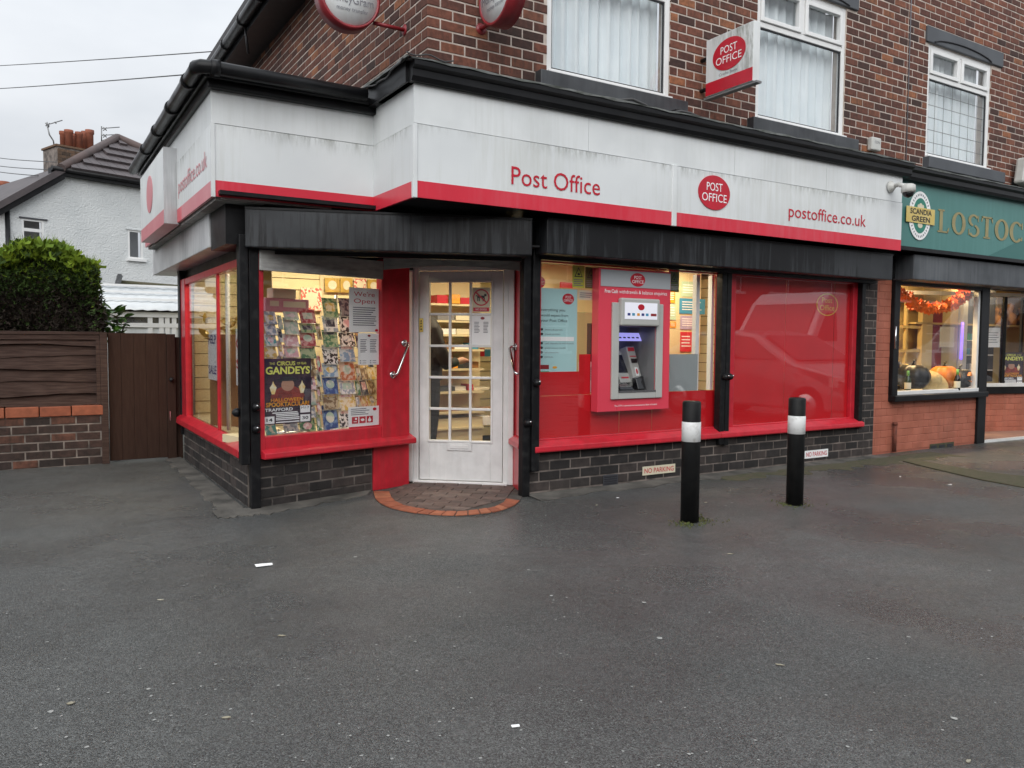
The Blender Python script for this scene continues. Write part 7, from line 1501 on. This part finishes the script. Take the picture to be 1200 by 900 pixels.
# outbuilding with slate roof behind the canopy
f_ob2 = Frame((0, 15.5, 0), X); ob_ = thing('outbuilding', (2, 16, 0), 'low outbuilding with mossy slate roof behind the canopy', 'outbuilding')
a0, z0 = f_ob2.hit(138, 345); a1, _ = f_ob2.hit(230, 345); zt_ = f_ob2.hit(145, 331)[1]
q = MB(); q.hexa([f_ob2.p(a0, .0, .0), f_ob2.p(a1 + 1, .0, .0), f_ob2.p(a1 + 1, .0, -3), f_ob2.p(a0, .0, -3)], [f_ob2.p(a0, z0, .0), f_ob2.p(a1 + 1, z0, .0), f_ob2.p(a1 + 1, z0, -3), f_ob2.p(a0, z0, -3)]); q.build('wall', M['brick_garden'], ob_)
q = MB(); q.hexa([f_ob2.p(a0 - .05, z0, .2), f_ob2.p(a1 + 1, z0, .2), f_ob2.p(a1 + 1, z0, -3), f_ob2.p(a0 - .05, z0, -3)], [f_ob2.p(a0 + .1, zt_, -.7), f_ob2.p(a1 + 1, zt_ - .1, -.7), f_ob2.p(a1 + 1, zt_ - .1, -1.5), f_ob2.p(a0 + .1, zt_, -1.5)]); q.build('slate_roof', mat('grey_slate', (.16, .165, .175, 1), (.10, .105, .11, 1), 3, .6, bump=.3), ob_)
q = MB(); q.tube([f_ob2.p(a0 + .1, zt_ + .02, -.75), f_ob2.p(a1 + 1, zt_ - .08, -.75)], .07, 8); q.build('ridge', M['moss'], ob_)
q = MB(); q.tube([f_ob2.p(a0 - .05, z0 + .02, .15), f_ob2.p(a0 + .1, zt_ + .16, -.7)], .05, 6); q.build('flashing', M['black_paint'], ob_)
f_bw = Frame((0, 17, 0), X); a0, z0 = f_bw.hit(60, 335); a1, _ = f_bw.hit(141, 345); q = MB(); q.box(f_bw, a0, a1, 0, z0, -.2, 0); q.build('brick_garden_wall', M['brick_garden'], label='red brick boundary wall showing between hedge and canopy', cat='wall')
# overhead cables
def cable(p, q_, sag, r, label):
    p, q_ = V(p), V(q_); m = MB(); m.tube([p.lerp(q_, i / 24) - Z * sag * math.sin(math.pi * i / 24) for i in range(25)], r, 5); m.build('overhead_cable', M['cable'], label=label, cat='cable', group='overhead cables')
def sky_pt(px, py, dist): d = ray(px, py); return CAMP + d.normalized() * dist
eav = V((2.2, 10.9, 4.92))
cable(sky_pt(-60, 80, 26), sky_pt(296, 57, 11.5), .02, .008, 'upper overhead cable reaching the black eaves'); cable(sky_pt(-60, 107, 25), sky_pt(224, 87, 11), .02, .008, 'second overhead cable just above the corner gutter')
for a, b, lab in (((-50, 176, 34), (66, 190, 23), 'highest of three thin cables left of the chimney'), ((-50, 185, 34), (60, 199, 22), 'middle of three thin cables left of the chimney'), ((-50, 190, 34), (45, 206, 22), 'lowest of three thin cables left of the chimney')): cable(sky_pt(*a), sky_pt(*b), .08, .010, lab)

# ------------------------------------------------------------------ litter on the ground
M['gum'] = mat('pale_trodden_gum', (.24, .24, .23, 1), (.34, .34, .32, 1), 30, .8); M['dead_leaf'] = mat('pale_dead_leaf', (.36, .34, .27, 1), (.26, .23, .16, 1), 40, .8)
gm = MB(); rg = random.Random(11)
for k in range(620):
    u, v = rg.uniform(-40, 1240), 545 + 400 * rg.random() ** 1.4; c = on_ground(u, v, .002)
    if c.y > 5.0 or c.length > 14 or (2.2 < c.x < 3.6 and c.y > 4.85): continue
    r = rg.uniform(.0022, .0068) * (1 + 1.2 * (rg.random() < .05)); n = 6; a0 = rg.uniform(0, 6); gm.face([c + V((r * rg.uniform(.6, 1.2) * math.cos(a0 + 6.283 * j / n), r * rg.uniform(.6, 1.2) * math.sin(a0 + 6.283 * j / n), 0)) for j in range(n)])
gm.build('gum_spots', M['gum'], label='pale specks of gum and grit scattered over the asphalt', cat='litter', kind='stuff')
def scrap(px, w, l, m, label, name='paper_scrap', cat='litter'):
    c = on_ground(*px, .004); a = rg.uniform(-.9, .5) if w < .03 else -.1; d, s = V((math.cos(a), math.sin(a), 0)), V((-math.sin(a), math.cos(a), 0)); q = MB(); n = 9; pts = [c + d * l / 2 * math.cos(6.283 * k / n) * rg.uniform(.8, 1.1) + s * w / 2 * math.sin(6.283 * k / n) * rg.uniform(.7, 1.15) for k in range(n)] if name == 'fallen_leaf' else [c + d * l / 2 - s * w / 2, c + d * l * .55 + s * w * .4, c + s * w * .6 - d * l * .1, c - d * l / 2 + s * w / 2, c - d * l * .48 - s * w * .5]
    q.hexa(pts, [p + Z * rg.uniform(.0008, .0035) for p in pts]); q.build(name, M[m], label=label, cat=cat)
scrap((309, 662), .05, .09, 'paper', 'white paper scrap on the asphalt left of the doorstep')
for i, (px, lab) in enumerate((((724, 583.5), 'white scrap by the wall foot left of the near bollard'), ((699, 592), 'pale leaf on the asphalt left of the near bollard'), ((1113, 568), 'long white scrap on the asphalt at the right'), ((1055, 558.5), 'white scrap near the orange wall foot'), ((1176, 557), 'white scrap beside the mossy kerb at the right edge'), ((827, 589), 'brown leaf between the two bollards'), ((855, 649), 'pale leaf in front of the two bollards'), ((914, 779), 'pale leaf in the middle foreground'), ((604, 851), 'white blob of gum at the bottom centre'), ((1135, 892), 'pale leaf at the bottom right'), ((83, 824), 'pale leaf in the left foreground'), ((330, 745), 'thin pale leaf in the left middle of the asphalt'), ((265, 841), 'thin pale leaf at the bottom left of the asphalt'), ((188, 703), 'pale leaf on the far left asphalt'))):
    scrap(px, rg.uniform(.010, .018), rg.uniform(.022, .045) * (1.8 if 'long' in lab else 1), 'dead_leaf' if 'leaf' in lab else 'paper', lab, 'fallen_leaf' if 'leaf' in lab else 'paper_scrap', 'leaf' if 'leaf' in lab else 'litter')
# sunken kerb with moss at the right edge
kp = [on_ground(u, v) for u, v in ((1058, 541), (1090, 549), (1120, 556), (1150, 563), (1200, 572), (1280, 585))]; kq = [on_ground(u, v) for u, v in ((1062, 537), (1095, 544), (1128, 550), (1158, 555), (1205, 560), (1285, 568))]
q = MB()
for i in range(len(kp) - 1):
    a, b, c, d = kp[i], kp[i + 1], kq[i + 1], kq[i]; q.hexa([a, b, c, d], [p + Z * (.010 if j < 2 else .014) for j, p in enumerate((a, b, c, d))])
structure(q.build('kerb', M['moss']))
# ------------------------------------------------------------------ what stands behind the camera and shows in the glass
M['van_white'] = mat('white_van_paint', (.72, .73, .74, 1), None, rough=.25, coat=.6); M['car_grey'] = mat('silver_car_paint', (.30, .31, .32, 1), None, rough=.25, metal=.4, coat=.8); M['tyre'] = mat('black_tyre', (.015, .015, .016, 1), None, rough=.85); M['car_glass'] = mat('dark_car_glass', (.012, .014, .016, 1), None, rough=.05, spec=.8); M['lamp_lens'] = mat('clear_headlight', (.75, .75, .75, 1), None, rough=.15, metal=.3)
def vehicle(base, ang, prof, width, m, glasses, wheels, lights, label, cat, taper=.88):
    """prof: side outline (x along the length, z up); glasses: side window outlines; wheels: (x, r)"""
    d = V((math.cos(ang), math.sin(ang), 0)); fr = Frame(base, d); name = 'parked_' + cat
    t = thing(name, base, label, cat); hw = width / 2; q = MB(); rings = []
    zmax = max(z for _, z in prof); zb = .55 * zmax
    def hwid(z): return hw * (1 - (1 - taper) * max(0, (z - zb) / (zmax - zb)))
    L = [fr.p(x, z, hwid(z)) for x, z in prof]; Rr = [fr.p(x, z, -hwid(z)) for x, z in prof]; q.hexa(L[::-1], Rr[::-1]); q.build('body', m, t, bevel=.05)
    for gsd in glasses:
        for s in (1, -1):
            q = MB(); pts = [fr.p(x, z, s * (hwid(z) + .004)) for x, z in gsd]; pin = [fr.p(x, z, s * (hwid(z) - .02)) for x, z in gsd]; q.hexa(pin, pts); q.build('side_window', M['car_glass'], t)
    for x, r in wheels:
        for s in (1, -1):
            w_ = thing('wheel', V((0, 0, 0)), None, None); del_ = w_; bpy.data.objects.remove(del_)
            q = MB(); q.lathe(fr.p(x, r, s * (hw - .20)), [(0, 0), (r * .98, 0), (r, .03), (r, .19), (r * .94, .215), (r * .66, .215), (r * .64, .20), (0, .20)], 28, fr.n * s); wh = q.build('wheel', M['tyre'], t)
            q = MB(); q.lathe(fr.p(x, r, s * (hw + .003)), [(r * .64, 0), (r * .60, .01), (r * .2, .012), (0, .02)], 20, fr.n * s); q.build('rim', M['chrome'], wh)
    for x0, x1, z0, z1, mm, nm_ in lights:
        for s in (1, -1):
            q = MB(); q.hexa([fr.p(x0, z0, s * hw * .96), fr.p(x1, z0 + .02, s * (hw + .01)), fr.p(x1, z1, s * (hw + .01)), fr.p(x0, z1 - .02, s * hw * .96)], [fr.p(x0 - .02, z0, s * hw * .5), fr.p(x1, z0 + .02, s * hw * .7), fr.p(x1, z1, s * hw * .7), fr.p(x0 - .02, z1 - .02, s * hw * .5)]); q.build(nm_, M[mm], t)
    return t, fr, hw
# car just outside the right edge of the picture, nose towards the left
t, fr, hw = vehicle(V((10.75, 3.85, 0)), R_(-93), [(0.05, .25), (0, .45), (.04, .68), (.30, .80), (1.05, .96), (1.75, 1.38), (2.2, 1.46), (3.0, 1.44), (3.75, 1.10), (4.15, 1.02), (4.2, .55), (4.12, .25)], 1.72, M['car_grey'], [[(1.35, 1.0), (1.85, 1.34), (2.25, 1.38), (2.25, 1.0)], [(2.32, 1.0), (2.32, 1.38), (2.95, 1.36), (3.45, 1.05)]], [(.80, .31), (3.35, .31)], [(.02, .42, .60, .76, 'lamp_lens', 'headlight')], 'silver hatchback parked just right of the view, seen in the red glass', 'car')
q = MB(); q.hexa([fr.p(1.10, .97, hw * .80), fr.p(1.10, .97, -hw * .80), fr.p(1.72, 1.35, -hw * .74), fr.p(1.72, 1.35, hw * .74)], [fr.p(1.08, 1.0, hw * .80), fr.p(1.08, 1.0, -hw * .80), fr.p(1.70, 1.38, -hw * .74), fr.p(1.70, 1.38, hw * .74)]); q.build('windscreen', M['car_glass'], t)
part('grille', 'ink', t, Frame(fr.p(-.005, 0, 0), -fr.n), -.5, .5, .35, .52, .0, .012); part('number_plate', 'paper', t, Frame(fr.p(-.005, 0, 0), -fr.n), -.26, .26, .40, .51, .013, .02)
t, fr, hw = vehicle(V((14.2, -1.9, 0)), R_(-12), [(0.0, .35), (0.02, .75), (.25, 1.05), (.95, 1.28), (1.75, 2.25), (2.15, 2.50), (5.75, 2.50), (5.85, 2.30), (5.9, .35)], 2.0, M['van_white'], [[(1.25, 1.32), (1.80, 1.98), (2.35, 2.0), (2.35, 1.32)]], [(1.0, .34), (4.75, .34)], [(.06, .40, .82, 1.08, 'lamp_lens', 'headlight')], 'white high roofed van across the forecourt, seen in the red glass', 'van', .94)
q = MB(); q.hexa([fr.p(1.0, 1.30, hw * .85), fr.p(1.0, 1.30, -hw * .85), fr.p(1.70, 2.18, -hw * .8), fr.p(1.70, 2.18, hw * .8)], [fr.p(.97, 1.33, hw * .85), fr.p(.97, 1.33, -hw * .85), fr.p(1.67, 2.21, -hw * .8), fr.p(1.67, 2.21, hw * .8)]); q.build('windscreen', M['car_glass'], t)
# terrace across the road; unseen left end lengthened to block sky reflections in the panes
M['terrace'] = mat('terrace_red_brick', (.115, .050, .036, 1), (.16, .070, .048, 1), 8, .9, bump=.3)
for k in range(15):
    xa = -50 + k * 6.2; fr = Frame((xa + 6.2, -13.5, 0), -X); t = thing('terraced_house', (xa + 3.1, -13.5, 0), f'brick terraced house across the road, {["first", "second", "third", "fourth", "fifth", "sixth", "seventh", "eighth", "ninth", "tenth", "eleventh", "twelfth", "thirteenth", "fourteenth", "fifteenth"][k]} from the right when facing it', 'house', 'terrace across the road')
    wins = [(.8, 2.2, .9, 2.3), (3.9, 5.3, 3.5, 4.7), (.8, 2.2, 3.5, 4.7)]; dr_ = (4.1, 5.1, 0, 2.2)
    wall_slab(fr, 0, 6.2, 0, 5.4, wins + [dr_], .2).build('wall', M['terrace'], t)
    for a0, a1, b0, b1 in wins:
        q = MB(); f_ = fr.off(-.1); q.box(f_, a0, a0 + .07, b0, b1).box(f_, a1 - .07, a1, b0, b1).box(f_, a0 + .07, a1 - .07, b0, b0 + .07).box(f_, a0 + .07, a1 - .07, b1 - .07, b1).box(f_, a0 + .07, a1 - .07, (b0 + b1) / 2 + .2, (b0 + b1) / 2 + .26); w_ = q.build('window', M['upvc'], t)
        q = MB(); q.box(f_, a0 + .07, a1 - .07, b0 + .07, b1 - .07, -.02, -.01); q.build('pane', M['car_glass'], w_)
        part('sill', 'upvc', w_, fr, a0 - .1, a1 + .1, b0 - .1, b0, 0, .08)
    part('door', ('drum_red', 'green_ink', 'ink_blue')[k % 3], t, fr, 4.1, 5.1, 0, 2.2, -.15, -.1)
    q = MB(); q.hexa([fr.p(0, 5.4, .3), fr.p(6.2, 5.4, .3), fr.p(6.2, 5.4, -7), fr.p(0, 5.4, -7)], [fr.p(0, 5.5, .3), fr.p(6.2, 5.5, .3), fr.p(6.2, 8.0, -3.4), fr.p(0, 8.0, -3.4)]); q.build('roof', M['roof_dark'], t)
